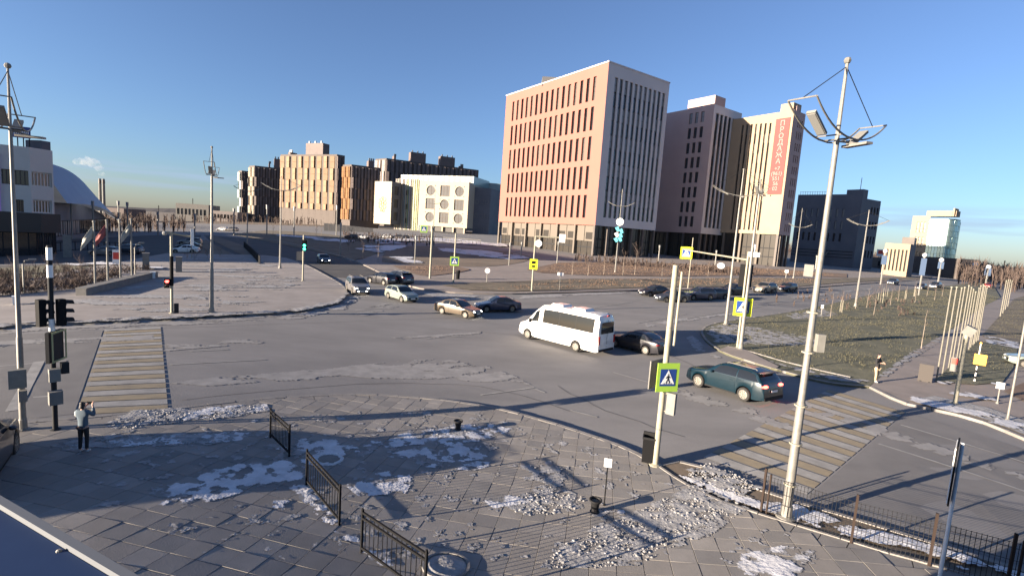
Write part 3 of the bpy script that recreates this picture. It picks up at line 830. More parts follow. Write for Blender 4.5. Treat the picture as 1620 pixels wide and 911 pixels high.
tufts('verge_grass', 'rusty dry grass on the far verge below the offices', [[(850, 432), (882, 418), (1076, 419), (1262, 430), (1330, 437), (1170, 437), (940, 437)], [(760, 461), (900, 445), (1290, 443), (1290, 450), (1007, 456)], [(635, 424), (720, 424), (700, 432), (672, 436)]], 5, 0.3, M['russet'])

# ------------------------------------------------------------------ buildings
AL, AR = rad(-35), rad(55)      # street grid: the two facade directions of the office blocks

def hit(C, az_dir, az_ray):
    """point on the line C + t*dir that is seen at azimuth az_ray from the camera"""
    dx, dy = math.sin(az_dir), math.cos(az_dir)
    rx, ry = math.sin(az_ray), math.cos(az_ray)
    det = dx * -ry + dy * rx
    t = (-C.x * -ry + -C.y * rx) / det
    return Vector((C.x + dx * t, C.y + dy * t, 0)), t

def corner(u, v, r):
    p = at(u, v, r)
    return Vector((p.x, p.y, 0))

class Wall:
    """one facade from A (left as seen from outside) to B; adds to mesh builder mb of building root; local coords = world - root"""
    def __init__(s, mb, root, A, B, z0, z1, mi=0):
        s.mb, s.root = mb, root
        s.o = Vector((A.x, A.y, z0)) - root.location
        d = Vector((B.x - A.x, B.y - A.y, 0))
        s.w, s.h = d.length, z1 - z0
        s.u = d.normalized()
        s.n = Vector((s.u.y, -s.u.x, 0))
        s.ang = math.atan2(s.u.y, s.u.x)
        s.mi = mi
    def p(s, a, t, dep=0.0):
        return s.o + s.u * a + Vector((0, 0, t)) - s.n * dep
    def holes(s, ops, depth=0.3, rmi=None):
        """wall face with rectangular openings (a0,a1,t0,t1)"""
        rmi = s.mi if rmi is None else rmi
        xs = sorted(set([0, s.w] + [round(o[0], 4) for o in ops] + [round(o[1], 4) for o in ops]))
        zs = sorted(set([0, s.h] + [round(o[2], 4) for o in ops] + [round(o[3], 4) for o in ops]))
        ho = set()
        for a0, a1, t0, t1 in ops:
            for i in range(len(xs) - 1):
                if xs[i] >= a0 - 1e-3 and xs[i + 1] <= a1 + 1e-3:
                    for j in range(len(zs) - 1):
                        if zs[j] >= t0 - 1e-3 and zs[j + 1] <= t1 + 1e-3:
                            ho.add((i, j))
        for i in range(len(xs) - 1):
            j = 0
            while j < len(zs) - 1:
                if (i, j) in ho:
                    j += 1; continue
                k = j
                while k < len(zs) - 1 and (i, k) not in ho: k += 1
                s.mb.quad(s.p(xs[i], zs[j]), s.p(xs[i + 1], zs[j]), s.p(xs[i + 1], zs[k]), s.p(xs[i], zs[k]), s.mi)
                j = k
        for a0, a1, t0, t1 in ops:
            P = [s.p(a0, t0), s.p(a1, t0), s.p(a1, t1), s.p(a0, t1)]
            Q = [s.p(a0, t0, depth), s.p(a1, t0, depth), s.p(a1, t1, depth), s.p(a0, t1, depth)]
            for k in range(4):
                s.mb.quad(P[k], Q[k], Q[(k + 1) % 4], P[(k + 1) % 4], rmi)
    def put(s, me, a, t, dep, name='window', par=None):
        o = bpy.data.objects.new(name, me); COL.objects.link(o)
        o.parent = par or s.root
        o.location = s.p(a, t, dep)
        o.rotation_euler = (0, 0, s.ang)
        return o
    def box(s, a0, a1, t0, t1, d0, d1, mi):
        """box standing proud: d negative = outward"""
        c = [s.p(a, t, d) for t in (t0, t1) for d in (d0, d1) for a in (a0, a1)]
        s.mb.add(c, [(0, 1, 3, 2), (4, 6, 7, 5), (0, 4, 5, 1), (1, 5, 7, 3), (3, 7, 6, 2), (2, 6, 4, 0)], mi)

WCACHE = {}
def win_mesh(w, h, glass='glass', frame='dark_steel', fr=0.08, vb=1, hb=0):
    k = (round(w, 2), round(h, 2), glass, frame, vb, hb, fr)
    if k in WCACHE: return WCACHE[k]
    mb = MB()
    mb.quad((0, 0.05, 0), (w, 0.05, 0), (w, 0.05, h), (0, 0.05, h), 1)
    mb.box(0, fr, 0, 0.1, 0, h); mb.box(w - fr, w, 0, 0.1, 0, h)
    mb.box(fr, w - fr, 0, 0.1, 0, fr); mb.box(fr, w - fr, 0, 0.1, h - fr, h)
    for i in range(vb):
        x = w * (i + 1) / (vb + 1); mb.box(x - fr / 2, x + fr / 2, 0.003, 0.097, fr, h - fr)
    for i in range(hb):
        z = h * (i + 1) / (hb + 1); mb.box(fr, w - fr, 0.006, 0.094, z - fr / 2, z + fr / 2)
    WCACHE[k] = mb.mesh('window', [M[frame], M[glass]])
    return WCACHE[k]

def roof_slab(mb, pts, z, mi, root):
    mb.add([Vector((p.x, p.y, z)) - root.location for p in pts], [tuple(range(len(pts)))], mi)

def plain(mb, root, A, B, z0, z1, mi):
    w = Wall(mb, root, A, B, z0, z1, mi)
    mb.quad(w.p(0, 0), w.p(w.w, 0), w.p(w.w, w.h), w.p(0, w.h), mi)
    return w

def block(name, label, cat, C, L, R, group=None):
    """C near corner, L left corner, R right corner -> root and back corner"""
    b = thing(name, label, cat, (C.x, C.y, hz(C.x, C.y)), 0, group)
    D = L + R - C
    return b, D

def podium(root, A, B, z0, z1, n, inset=0.6, colw=0.7, glass='podglass', colm='tan_clad', nm='ground_floor', upper=0):
    """recessed glazed ground floor with columns and mullions"""
    mb = MB()
    w = Wall(mb, root, A, B, z0, z1, 0)
    mb.quad(w.p(inset, 0, inset), w.p(w.w - inset, 0, inset), w.p(w.w - inset, w.h, inset), w.p(inset, w.h, inset), 0)
    for t in (0.38, 0.62):
        w.box(inset, w.w - inset, w.h * t - 0.15, w.h * t + 0.15, inset - 0.12, inset + 0.1, 1)
    for k in range(n * 3 + 1):
        a = inset + (w.w - 2 * inset) * k / (n * 3)
        w.box(a - 0.07, a + 0.07, 0, w.h, inset - 0.1, inset + 0.1, 1)
    if upper:
        for k in range(n * 2):
            a = inset + 0.3 + (w.w - 2 * inset) * k / (n * 2); w.box(a, a + (w.w - 2 * inset) / (n * 2) - 0.25, w.h * 0.55, w.h - 0.02, inset - 0.35, inset - 0.13, 2)
            if k % 3 != 1: w.box(a + 0.5, a + (w.w - 2 * inset) / (n * 2) - 0.8, w.h * 0.6, w.h * 0.8, inset - 0.37, inset - 0.351, 0)
    mb.build(nm, [M[glass], M['dark_steel'], M['tan_clad']], root)
    for k in range(n + 1):
        cb = MB(); ww = Wall(cb, root, A, B, z0, z1, 0)
        a = colw / 2 + (w.w - colw) * k / n
        ww.box(a - colw / 2, a + colw / 2, 0, w.h - 0.01, 0.02, colw, 0)
        cb.build('column', M[colm], root)

# --- salmon office block
C = corner(938, 398, 152); zt = z_top(942, 98, 152)
L, _ = hit(C, AL, azv(795, 250)); R, _ = hit(C, AR, azv(1048, 250))
b, D = block('office_building', 'salmon and grey office block with five rows of narrow slot windows', 'building', C, L, R)
zg = hz(C.x, C.y) - 1.5
zp = zg + 1.5 + 9.2
mb = MB()
w = Wall(mb, b, L, C, zp, zt, 0)
ops = []
for k in range(5):
    t1 = w.h * (1 - 0.062 - 0.186 * k); t0 = t1 - w.h * 0.148
    for i in range(16):
        a = w.w * (0.085 + 0.835 * i / 15.6); ops.append((a, a + w.w * 0.024, t0, t1))
w.holes(ops, 0.55)
wl = w
w = Wall(mb, b, C, R, zp, zt, 1)
ops2 = []
for i in range(11):
    a = w.w * (0.11 + 0.86 * i / 11); ops2.append((a, a + w.w * 0.048, w.h * 0.055, w.h * 0.925))
w.holes(ops2, 0.4)
plain(mb, b, R, D, zp, zt, 1); plain(mb, b, D, L, zp, zt, 1)
roof_slab(mb, [L, C, R, D], zt - 0.6, 2, b)
roof_slab(mb, [L, D, R, C], zp, 2, b)
wall = mb.build('wall', [M['pink'], M['grey_clad'], M['roof']], b)
for k, (a0, a1, t0, t1) in enumerate(ops):
    g_ = random.choice(('glass', 'glass', 'glass2'))
    wl.put(win_mesh(a1 - a0, t1 - t0, g_, 'dark_steel', 0.07, 0, 4), a0, t0, 0.52)
for a0, a1, t0, t1 in ops2:
    n_ = 10; dh = (t1 - t0) / n_
    for j in range(n_):
        g_ = ('glass', 'glass3')[(j) % 2] if random.random() < 0.75 else 'glass2'
        w.put(win_mesh(a1 - a0, dh * 0.97, g_, 'dark_steel', 0.08, 0, 1), a0, t0 + dh * j, 0.36)
cp = MB()
for A_2, B_2 in ((L, C), (C, R), (R, D), (D, L)):
    ww = Wall(cp, b, A_2, B_2, zt, zt + 0.35, 0); ww.box(-0.15, ww.w - 0.152, 0, 0.35, -0.15, 0.5, 0)
cp.build('parapet', M['grey_clad'], b)
podium(b, L, C, zg, zp, 6, 1.2, upper=1); podium(b, C, R, zg, zp, 5, 1.2, colm='podium')
ph = MB()
c0 = L.lerp(C, 0.42) * 0.75 + D.lerp(R, 0.42) * 0.25 - b.location
ph.box(c0.x - 6, c0.x + 6, c0.y - 4, c0.y + 5, zt - b.location.z - 0.6, zt - b.location.z + 2.4)
ph.build('plant_room', M['roof'], b)
vt = MB(); c1 = c0 + Vector((5.5, -5.5, 0)); vt.tube([(c1.x, c1.y, zt - b.location.z - 0.6), (c1.x, c1.y, zt - b.location.z + 4.2)], 0.45, 10)
vt.build('vent_stack', M['white'], b)
vt = MB(); c1 = L.lerp(C, 0.02) - b.location
PINK = (L, C, R, D)

# --- terracotta office block with the stepped parapet
C = corner(1104, 410, 186); zt = z_top(1112, 151, 186)
L, _ = hit(C, AL, azv(1020, 250)); R, _ = hit(C, AR, azv(1166, 250))
b, D = block('office_building', 'shaded terracotta office block with a stepped parapet and pale grid of tall windows', 'building', C, L, R)
zg = hz(C.x, C.y) - 1.5; zp = zg + 10.5
mb = MB()
w = Wall(mb, b, L, C, zp, zt - 3, 0)
ops = []
for i in range(3):
    for j in range(8):
        a = w.w * (0.66 + 0.085 * i); t = w.h * (0.05 + 0.118 * j)
        ops.append((a, a + w.w * 0.045, t, t + w.h * 0.085))
w.holes(ops, 0.3)
for k, (a0, a1, t0, t1) in enumerate(ops):
    w.put(win_mesh(a1 - a0, t1 - t0, 'glass' if k % 8 != 7 else 'glass3', 'dark_steel', 0.08, 0, 1), a0, t0, 0.27)
ww = Wall(mb, b, L, C, zt - 3, zt, 0)
ww.box(ww.w * 0.62, ww.w - 0.001, 0, 3.0, 0.001, 6, 0)
w2 = Wall(mb, b, C, R, zp, zt - 3, 1)
ops = []
for i in range(6):
    a = w2.w * (0.09 + 0.148 * i); ops.append((a, a + w2.w * 0.11, w2.h * 0.05, w2.h * 0.94))
w2.holes(ops, 0.45)
for i, (a0, a1, t0, t1) in enumerate(ops):
    dh = (t1 - t0) / 11
    for j in range(11):
        w2.put(win_mesh(a1 - a0, dh * 0.98, random.choice(('glass', 'glass', 'glass2')), 'dark_steel', 0.12, 1, 1), a0, t0 + dh * j, 0.4)
plain(mb, b, R, D, zp, zt - 3, 0); plain(mb, b, D, L, zp, zt - 3, 0)
roof_slab(mb, [L, C, R, D], zt - 3, 2, b)
mb.build('wall', [M['terra'], M['grey_clad'], M['roof']], b)
podium(b, L, C, zg, zp, 4, 1.0, colm='podium'); podium(b, C, R, zg, zp, 5, 1.0, colm='podium')

# --- cream office block with the banner
C = corner(1226, 417, 185); zt = z_top(1231, 164, 185) - 2.2
L, _ = hit(C, AL, azv(1132, 250)); R, _ = hit(C, AR, azv(1262, 280))
b, D = block('office_building', 'cream office block carrying a tall coral sale banner with white lettering', 'building', C, L, R)
zg = hz(C.x, C.y) - 1.5; zp = zg + 12.0
mb = MB()
w = Wall(mb, b, L, C, zp, zt, 0)
ops = []
f0, f1 = 0.33, 0.765
for i in range(7):
    a = w.w * (f0 + (f1 - f0) * i / 7); ops.append((a + 0.3, a + w.w * 0.026 + 0.3, w.h * 0.03, w.h * (0.94 - 0.003 * i)))
w.holes(ops, 0.5)
for a0, a1, t0, t1 in ops:
    dh = (t1 - t0) / 11
    for j in range(11):
        w.put(win_mesh(a1 - a0, dh * 0.985, random.choice(('glass', 'glass', 'glass2')), 'dark_steel', 0.08, 0, 1), a0, t0 + dh * j, 0.45)
wb = w
w2 = Wall(mb, b, C, R, zp, zt, 1)
ops = []
for i in range(3):
    for j in range(10):
        a = w2.w * (0.42 + 0.17 * i); t = w2.h * (0.03 + 0.094 * j)
        ops.append((a, a + w2.w * 0.085, t, t + w2.h * 0.062))
w2.holes(ops, 0.3)
for k, (a0, a1, t0, t1) in enumerate(ops):
    w2.put(win_mesh(a1 - a0, t1 - t0, ('glass3', 'glass2')[k % 2], 'dark_steel', 0.08, 0, 1), a0, t0, 0.27)
plain(mb, b, R, D, zp, zt, 1); plain(mb, b, D, L, zp, zt, 1)
roof_slab(mb, [L, C, R, D], zt - 0.5, 2, b)
ww = Wall(mb, b, L, C, zt, zt + 2.4, 0); ww.box(ww.w * 0.83, ww.w * 0.985, 0, 2.4, 0.1, 5, 0)
ww = Wall(mb, b, C, R, zt, zt + 1.2, 1); ww.box(ww.w * 0.2, ww.w * 0.5, 0, 1.6, 0.05, 5, 1)
mb.build('wall', [M['cream'], M['terra'], M['roof']], b)
podium(b, L, C, zg, zp, 4, 1.0); podium(b, C, R, zg, zp, 3, 1.0, colm='podium')
# banner (hangs on the facade)
bw0, bw1, bt0, bt1 = wb.w * 0.795, wb.w * 0.972, wb.h * 0.33, wb.h * 0.945
bn = thing('banner', 'coral vertical sale banner with white Cyrillic lettering on the cream office block', 'banner', b.location + wb.p(bw0, bt0, -0.16), wb.ang)
mb = MB(); mb.box(0, bw1 - bw0, 0, 0.12, 0, bt1 - bt0)
mb.build('banner_sheet', M['banner'], bn)
def text_mesh(body, size, spacing=1.0):
    cu = bpy.data.curves.new('lettering', 'FONT')
    cu.body = body; cu.size = size; cu.align_x = 'CENTER'; cu.space_line = spacing; cu.extrude = 0.02; cu.offset = size * 0.012
    o = bpy.data.objects.new('tmp', cu); COL.objects.link(o)
    bpy.context.view_layer.update()
    me = bpy.data.meshes.new_from_object(o.evaluated_get(bpy.context.evaluated_depsgraph_get()))
    bpy.data.objects.remove(o)
    return me
bh, bw_ = bt1 - bt0, bw1 - bw0
for body, size, sp, ztop in (('П\nР\nО\nД\nА\nЖ\nА', bh * 0.094, 0.88, bh * 0.905), ('+7\n(961)\n551\n56\n02', bh * 0.07, 0.95, bh * 0.32)):
    me = text_mesh(body, size, sp); me.materials.clear(); me.materials.append(M['letter'])
    o = link('lettering', me, bn, (bw_ / 2, -0.03, ztop)); o.rotation_euler = (PI / 2, 0, 0)

# --- dark blue-grey block
C = corner(1346, 430, 255); zt = z_top(1347, 307, 255)
L, _ = hit(C, rad(-42), azv(1255, 370)); R, _ = hit(C, rad(60), azv(1385, 380))
b, D = block('office_building', 'dark blue-grey office block with slit windows and a slanted entrance strut', 'building', C, L, R)
zg = hz(C.x, C.y) - 1.5
mb = MB()
w = Wall(mb, b, L, C, zg, zt, 0)
ops = []
for j in range(3):
    for i in range(8):
        if (i, j) in ((4, 0),): continue
        a = w.w * (0.06 + 0.095 * i + (0.02 if i > 3 else 0)); t = w.h * (0.38 + 0.16 * j)
        ops.append((a, a + w.w * 0.035, t, t + w.h * 0.11))
w.holes(ops, 0.3)
for k, (a0, a1, t0, t1) in enumerate(ops):
    w.put(win_mesh(a1 - a0, t1 - t0, 'glass3' if k > 6 else 'glass', 'dark_steel', 0.09, 0, 0), a0, t0, 0.27)
w2 = Wall(mb, b, C, R, zg, zt - 1.5, 1)
ops = [(w2.w * (0.55 + 0.15 * i), w2.w * (0.63 + 0.15 * i), w2.h * (0.2 + 0.2 * j), w2.h * (0.3 + 0.2 * j)) for i in range(3) for j in range(4)]
w2.holes(ops, 0.3)
for a0, a1, t0, t1 in ops:
    w2.put(win_mesh(a1 - a0, t1 - t0, 'glass', 'dark_steel', 0.1, 1, 0), a0, t0, 0.27)
plain(mb, b, R, D, zg, zt - 1.5, 1); plain(mb, b, D, L, zg, zt - 1.5, 1)
roof_slab(mb, [L, C, R, D], zt - 1.6, 2, b)
mb.build('wall', [M['bluegrey'], M['bluegrey'], M['roof']], b)
mb = MB(); w3 = Wall(mb, b, C, R, zg, zt + 2, 0); w3.box(0.003, w3.w * 0.24, 0, w3.h, -0.4, 6, 0); mb.build('stair_tower', M['bluegrey'], b)
mb = MB(); w3 = Wall(mb, b, L, C, zg, zg + 9, 0)
for t in (5.5, 6.8, 8.1): w3.box(0.2, w3.w - 0.2, t, t + 0.25, -0.25, -0.01, 0)
mb.build('canopy', M['dark_steel'], b)
mb = MB(); mb.tube([w3.p(w3.w * 0.45, 0.5, -2.5), w3.p(w3.w * 0.62, 8, -0.3)], 0.22, 6); mb.build('strut', M['steel'], b)
mb = MB(); w3 = Wall(mb, b, L, C, zt, zt + 1.3, 0)
for k in range(14): w3.box(w3.w * 0.02 + k * w3.w * 0.04, w3.w * 0.02 + k * w3.w * 0.04 + 0.12, 0, 1.3, 1, 1.12, 0)
w3.box(w3.w * 0.01, w3.w * 0.56, 1.3, 1.42, 1, 1.12, 0)
mb.build('roof_railing', M['steel'], b)
mb = MB(); q = C.lerp(R, 0.05) - b.location; mb.tube([(q.x, q.y + 2, zt - b.location.z), (q.x, q.y + 2, zt - b.location.z + 7)], 0.12, 5); mb.build('mast', M['steel'], b)

# --- mirrored tower, far right
C = corner(1497, 437, 400); zt = z_top(1459, 341, 400)
b = thing('tower_building', 'cream tower with a curved mirror-glass front flashing in the sun', 'building', (C.x, C.y, hz(C.x, C.y)))
zg = hz(C.x, C.y) - 3
L, _ = hit(C, AL, azv(1437, 390))
R, _ = hit(C, AR, azv(1514, 390))
D = L + R - C
PMID = L.lerp(C, 0.42)
mb = MB()
w = Wall(mb, b, L, PMID, zg, zt, 0)
ops = [(w.w * (0.3 + 0.2 * i), w.w * (0.42 + 0.2 * i), w.h * (0.22 + 0.25 * j), w.h * (0.4 + 0.25 * j)) for i in range(3) for j in range(3)]
w.holes(ops, 0.4)
for a0, a1, t0, t1 in ops:
    w.put(win_mesh(a1 - a0, t1 - t0, 'glass2', 'dark_steel', 0.2, 1, 2), a0, t0, 0.35)
plain(mb, b, R, D, zg, zt - 3, 0); plain(mb, b, D, L, zg, zt, 0)
roof_slab(mb, [L, C, R, D], zt - 1.7, 1, b)
mb.build('wall', [M['cream'], M['roof']], b)
# curved mirror front sweeping round the corner: bays of glass panels
nb, nf = 14, 10
QQ = L.lerp(C, 0.84)
arc = [PMID.lerp(QQ, k / 6) for k in range(6)] + [QQ * (1 - t) ** 2 + C * 2 * t * (1 - t) + R * t ** 2 for t in [k / 8 for k in range(9)]]
for k in range(nb):
    A, B = arc[k], arc[k + 1]
    fw = (B - A).length
    mbp = MB(); mbp.box(0.08, fw - 0.08, 0, 0.12, 0.1, (zt - zg - 2) / nf - 0.02)
    me = mbp.mesh('glass_panel', M['towerglass'])
    ang = math.atan2((B - A).y, (B - A).x)
    for j in range(nf):
        o = link('glass_panel', me, b, Vector((A.x, A.y, zg + (zt - zg - 2) / nf * j)) - b.location)
        o.rotation_euler = (random.uniform(-0.075, 0.0), 0, ang)
mb = MB()
for k in range(nb):
    A, B = arc[k], arc[k + 1]
    w = Wall(mb, b, A, B, zg, zt - 1.6, 0)
    mb.quad(w.p(0, 0, 0.3), w.p(w.w, 0, 0.3), w.p(w.w, w.h, 0.3), w.p(0, w.h, 0.3), 0)
roof_slab(mb, arc, zt - 1.6, 0, b)
mb.build('curtain_frame', M['dark_steel'], b)
mb = MB(); w = Wall(mb, b, L, C, zt, zt + 4, 0); w.box(w.w * 0.3, w.w * 0.98, 0, 3.4, 1.5, 9, 0)
w = Wall(mb, b, C, R, zt, zt + 4, 0); w.box(0.5, w.w * 0.7, 0, 3.0, 2, 9.5, 0)
for k in range(9): w.box(k * w.w * 0.08, k * w.w * 0.08 + 0.5, 0, 4.8, 1.0, 1.8, 0)
mb.build('rooftop_plant', M['cream'], b)

# --- low cream hall and dark sheds by the tower
C = corner(1433, 438, 220); zt = z_top(1433, 386, 220)
L, _ = hit(C, rad(-48), azv(1397, 410)); R, _ = hit(C, rad(55), azv(1446, 410))
b, D = block('low_building', 'low cream hall with upright dark windows left of the mirror tower', 'building', C, L, R)
zg = hz(C.x, C.y) - 2
mb = MB(); w = Wall(mb, b, L, C, zg, zt, 0)
ops = [(w.w * (0.1 + 0.15 * i), w.w * (0.17 + 0.15 * i), w.h * 0.3, w.h * 0.85) for i in range(6)]
w.holes(ops, 0.4)
for a0, a1, t0, t1 in ops: w.put(win_mesh(a1 - a0, t1 - t0, 'glass', 'dark_steel', 0.12, 0, 1), a0, t0, 0.35)
plain(mb, b, C, R, zg, zt, 1); plain(mb, b, R, D, zg, zt, 1); plain(mb, b, D, L, zg, zt, 1); roof_slab(mb, [L, C, R, D], zt - 0.3, 2, b)
mb.build('wall', [M['cream'], M['bluegrey'], M['roof']], b)
mb = MB(); w = Wall(mb, b, L, C, zt, zt + 2, 0); w.box(w.w * 0.62, w.w * 1.1, -0.3, 2.4, 2, 12, 0); mb.build('plant_room', M['podium'], b)

def shed(u0, u1, v, r, vt, label, wallm, nwin, azd=rad(75), depth=20, name='low_building', rm='roof'):
    A = corner(u0, v, r)
    B, t = hit(A, azd, azv(u1, v))
    back = Vector((math.sin(azd - PI / 2), math.cos(azd - PI / 2), 0)) * depth
    b = thing(name, label, 'building', (A.x, A.y, hz(A.x, A.y)))
    zg = min(hz(A.x, A.y), hz(B.x, B.y)) - 2; zt = z_top(u0, vt, r)
    mb = MB(); w = Wall(mb, b, A, B, zg, zt, 0)
    ops = [(w.w * (0.04 + 0.92 * i / nwin), w.w * (0.04 + 0.92 * (i + 0.7) / nwin), w.h * 0.45, w.h * 0.75) for i in range(nwin)]
    w.holes(ops, 0.3)
    for a0, a1, t0, t1 in ops: w.put(win_mesh(a1 - a0, t1 - t0, random.choice(('glass', 'glass2')), 'dark_steel', 0.12, 1, 0), a0, t0, 0.27)
    plain(mb, b, B, B + back, zg, zt, 0); plain(mb, b, B + back, A + back, zg, zt, 0); plain(mb, b, A + back, A, zg, zt, 0)
    roof_slab(mb, [A, B, B + back, A + back], zt, 1, b)
    mb.build('wall', [M[wallm], M[rm]], b)
    return b
shed(1440, 1512, 440, 300, 411, 'long low grey shed standing in front of the mirror tower', 'bluegrey', 9)
shed(1516, 1544, 446, 280, 409, 'dark flat-roofed shed to the right of the mirror tower', 'podium', 3)
shed(1386, 1400, 432, 300, 407, 'small dark booth under the red roadside billboard', 'podium', 2)
b = thing('billboard', 'red and white roadside billboard beside the low cream hall', 'billboard', corner(1392, 432, 290) + Vector((0, 0, hz(*corner(1392, 432, 290).xy))))
zc = z_top(1392, 400, 290) - b.location.z
mb = MB(); mb.box(-2.6, 2.6, 0, 0.4, zc - 1.6, zc + 1.6); o_ = mb.build('face', M['white'], b)
mb = MB(); mb.box(-2.2, 1.6, -0.06, -0.005, zc - 0.5, zc + 1.2); mb.build('red_print', M['sign_red'], b)
mb = MB(); mb.tube([(0, 0.2, -0.5), (0, 0.2, zc - 1.6)], 0.25, 8); mb.build('post', M['steel'], b)

# --- school
C = corner(738, 366, 300); zt = z_top(738, 288, 300)
L, _ = hit(C, rad(-72), azv(662, 330))
zg = hz(C.x, C.y) - 2
b = thing('school_building', 'white school with round and square windows, pale green glazing and a gold emblem wall', 'building', (C.x, C.y, hz(C.x, C.y)))
mb = MB()
w = Wall(mb, b, L, C, zg + 5.2, zt, 0)
back = Vector((-w.n.x, -w.n.y, 0)) * 26
# white cube with nine openings, circles cut as 20-gons set in square frames
cells9 = []
cw = 0.155 * w.w
for i in range(3):
    for j in range(3):
        cx_, cz_ = w.w * (0.24 + 0.29 * i), w.h * (0.2 + 0.295 * j)
        cells9.append((cx_, cz_, (i + j) % 2 == 0))
w.holes([(x - cw / 1.0 * 0.62, x + cw * 0.62, z - cw * 0.62, z + cw * 0.62) for x, z, _ in cells9], 0.5)
for x, z, rnd_ in cells9:
    s_ = cw * 0.62
    if rnd_:   # fill the square opening round the circle
        n_ = 24
        ring = [(x + s_ * 0.93 * math.cos(2 * PI * k / n_ + PI / n_), z + s_ * 0.93 * math.sin(2 * PI * k / n_ + PI / n_)) for k in range(n_)]
        sq = []
        for cx2, cz2 in ring:
            dx, dz = cx2 - x, cz2 - z
            m_ = max(abs(dx), abs(dz)); sq.append((x + dx / m_ * s_, z + dz / m_ * s_))
        for k in range(n_):
            k2 = (k + 1) % n_
            mb.quad(w.p(*ring[k], 0.0), w.p(*ring[k2], 0.0), w.p(*sq[k2], 0.0), w.p(*sq[k], 0.0), 0)
            mb.quad(w.p(*ring[k], 0.0), w.p(*ring[k], 0.5), w.p(*ring[k2], 0.5), w.p(*ring[k2], 0.0), 0)
        mr = MB()
        mr.add([(s_ * 0.95 * math.cos(2 * PI * k / n_), 0.05, s_ * 0.95 * math.sin(2 * PI * k / n_)) for k in range(n_)], [tuple(range(n_))], 1)
        mr.box(-s_ * 0.9, s_ * 0.9, 0, 0.04, -0.12, 0.12); mr.box(-0.12, 0.12, -0.004, 0.036, -s_ * 0.9, s_ * 0.9)
        w.put(WCACHE.setdefault('round', mr.mesh('round_window', [M['gap'], M['glass2']])), x, z, 0.45, 'round_window')
    else:
        w.put(win_mesh(2 * s_, 2 * s_, 'glass2', 'gap', 0.25, 2, 1), x - s_, z - s_, 0.45)
plain(mb, b, C, C + back, zg + 5.2, zt, 0); plain(mb, b, L + back, L, zg + 5.2, zt, 0)
roof_slab(mb, [L, C, C + back, L + back], zt - 0.2, 1, b); roof_slab(mb, [L, L + back, C + back, C], zg + 5.2, 1, b)
mb.build('wall', [M['schoolwhite'], M['roof']], b)
mb = MB(); wp = Wall(mb, b, L, C, zg, zg + 5.2, 0)
mb.quad(wp.p(1, 0, 1.5), wp.p(wp.w - 1, 0, 1.5), wp.p(wp.w - 1, 5.2, 1.5), wp.p(1, 5.2, 1.5), 0)
for k in range(5): wp.box(wp.w * (0.05 + 0.22 * k), wp.w * (0.05 + 0.22 * k) + 0.9, 0, 5.19, 0.3, 1.2, 1)
mb.build('ground_floor', [M['glass2'], M['schoolwhite']], b)
# green glazed middle wing with fins
G0, _ = hit(L + back * 0.1, rad(-66), azv(624, 330)); G1 = L + back * 0.1
zg2 = zt + 1.0
mb = MB(); w = Wall(mb, b, G0, G1, zg, zg2, 0)
mb.quad(w.p(0, 0, 0.4), w.p(w.w, 0, 0.4), w.p(w.w, w.h, 0.4), w.p(0, w.h, 0.4), 0)
mb.build('glazed_wing', [M['aqua']], b)
random.seed(11)
for k in range(13):
    fb = MB(); ww = Wall(fb, b, G0, G1, zg, zg2, 0)
    a = w.w * (k + 0.2) / 13; fw = w.w / 13 * random.choice((0.35, 0.45, 0.6))
    ww.box(a, a + fw, 0.5, ww.h - 0.01, -0.1, 0.38, 0)
    fb.build('facade_fin', M[random.choice(('lime', 'schoolwhite', 'aqua', 'greypanel'))], b)
for k in range(3):
    for j in range(3):
        w.put(win_mesh(w.w * 0.07, 3.0, 'glass', 'dark_steel', 0.15, 0, 0), w.w * (0.1 + 0.34 * k), w.h * (0.18 + 0.26 * j), -0.12)
# upper set-back storey with white panels
U0, U1 = G0 + back * 0.25, C + back * 0.25
mb = MB(); w = Wall(mb, b, U0, U1, zt - 1, zt + 4.2, 0)
plain(mb, b, U0, U1, zt - 1, zt + 4.2, 0); plain(mb, b, U1, U1 + back, zt - 1, zt + 4.2, 0); roof_slab(mb, [U0, U1, U1 + back, U0 + back], zt + 4.2, 1, b)
mb.build('upper_storey', [M['aqua'], M['roof']], b)
for k in range(14):
    fb = MB(); ww = Wall(fb, b, U0, U1, zt + 0.6, zt + 4.1, 0)
    a = w.w * (k + 0.15) / 14; ww.box(a, a + w.w / 14 * 0.55, 0, ww.h, -0.12, 0.15, 0)
    fb.build('white_panel', M['schoolwhite'], b)
# grey right wing
V0 = C + back * 0.35; V1, _ = hit(V0, rad(85), azv(775, 330))
mb = MB(); plain(mb, b, V0, V1, zg, zt - 2, 0); plain(mb, b, V1, V1 + back, zg, zt - 2, 0); roof_slab(mb, [V0, V1, V1 + back, V0 + back], zt - 2, 1, b)
mb.build('side_wing', [M['bluegrey'], M['roof']], b)
w = Wall(MB(), b, V0, V1, zg, zt - 2, 0)
for j in range(3):
    for i in range(3):
        w.put(win_mesh(w.w * 0.2, 2.4, 'glass', 'steel', 0.15, 1, 0), w.w * (0.08 + 0.3 * i), w.h * (0.12 + 0.28 * j), 0.0)
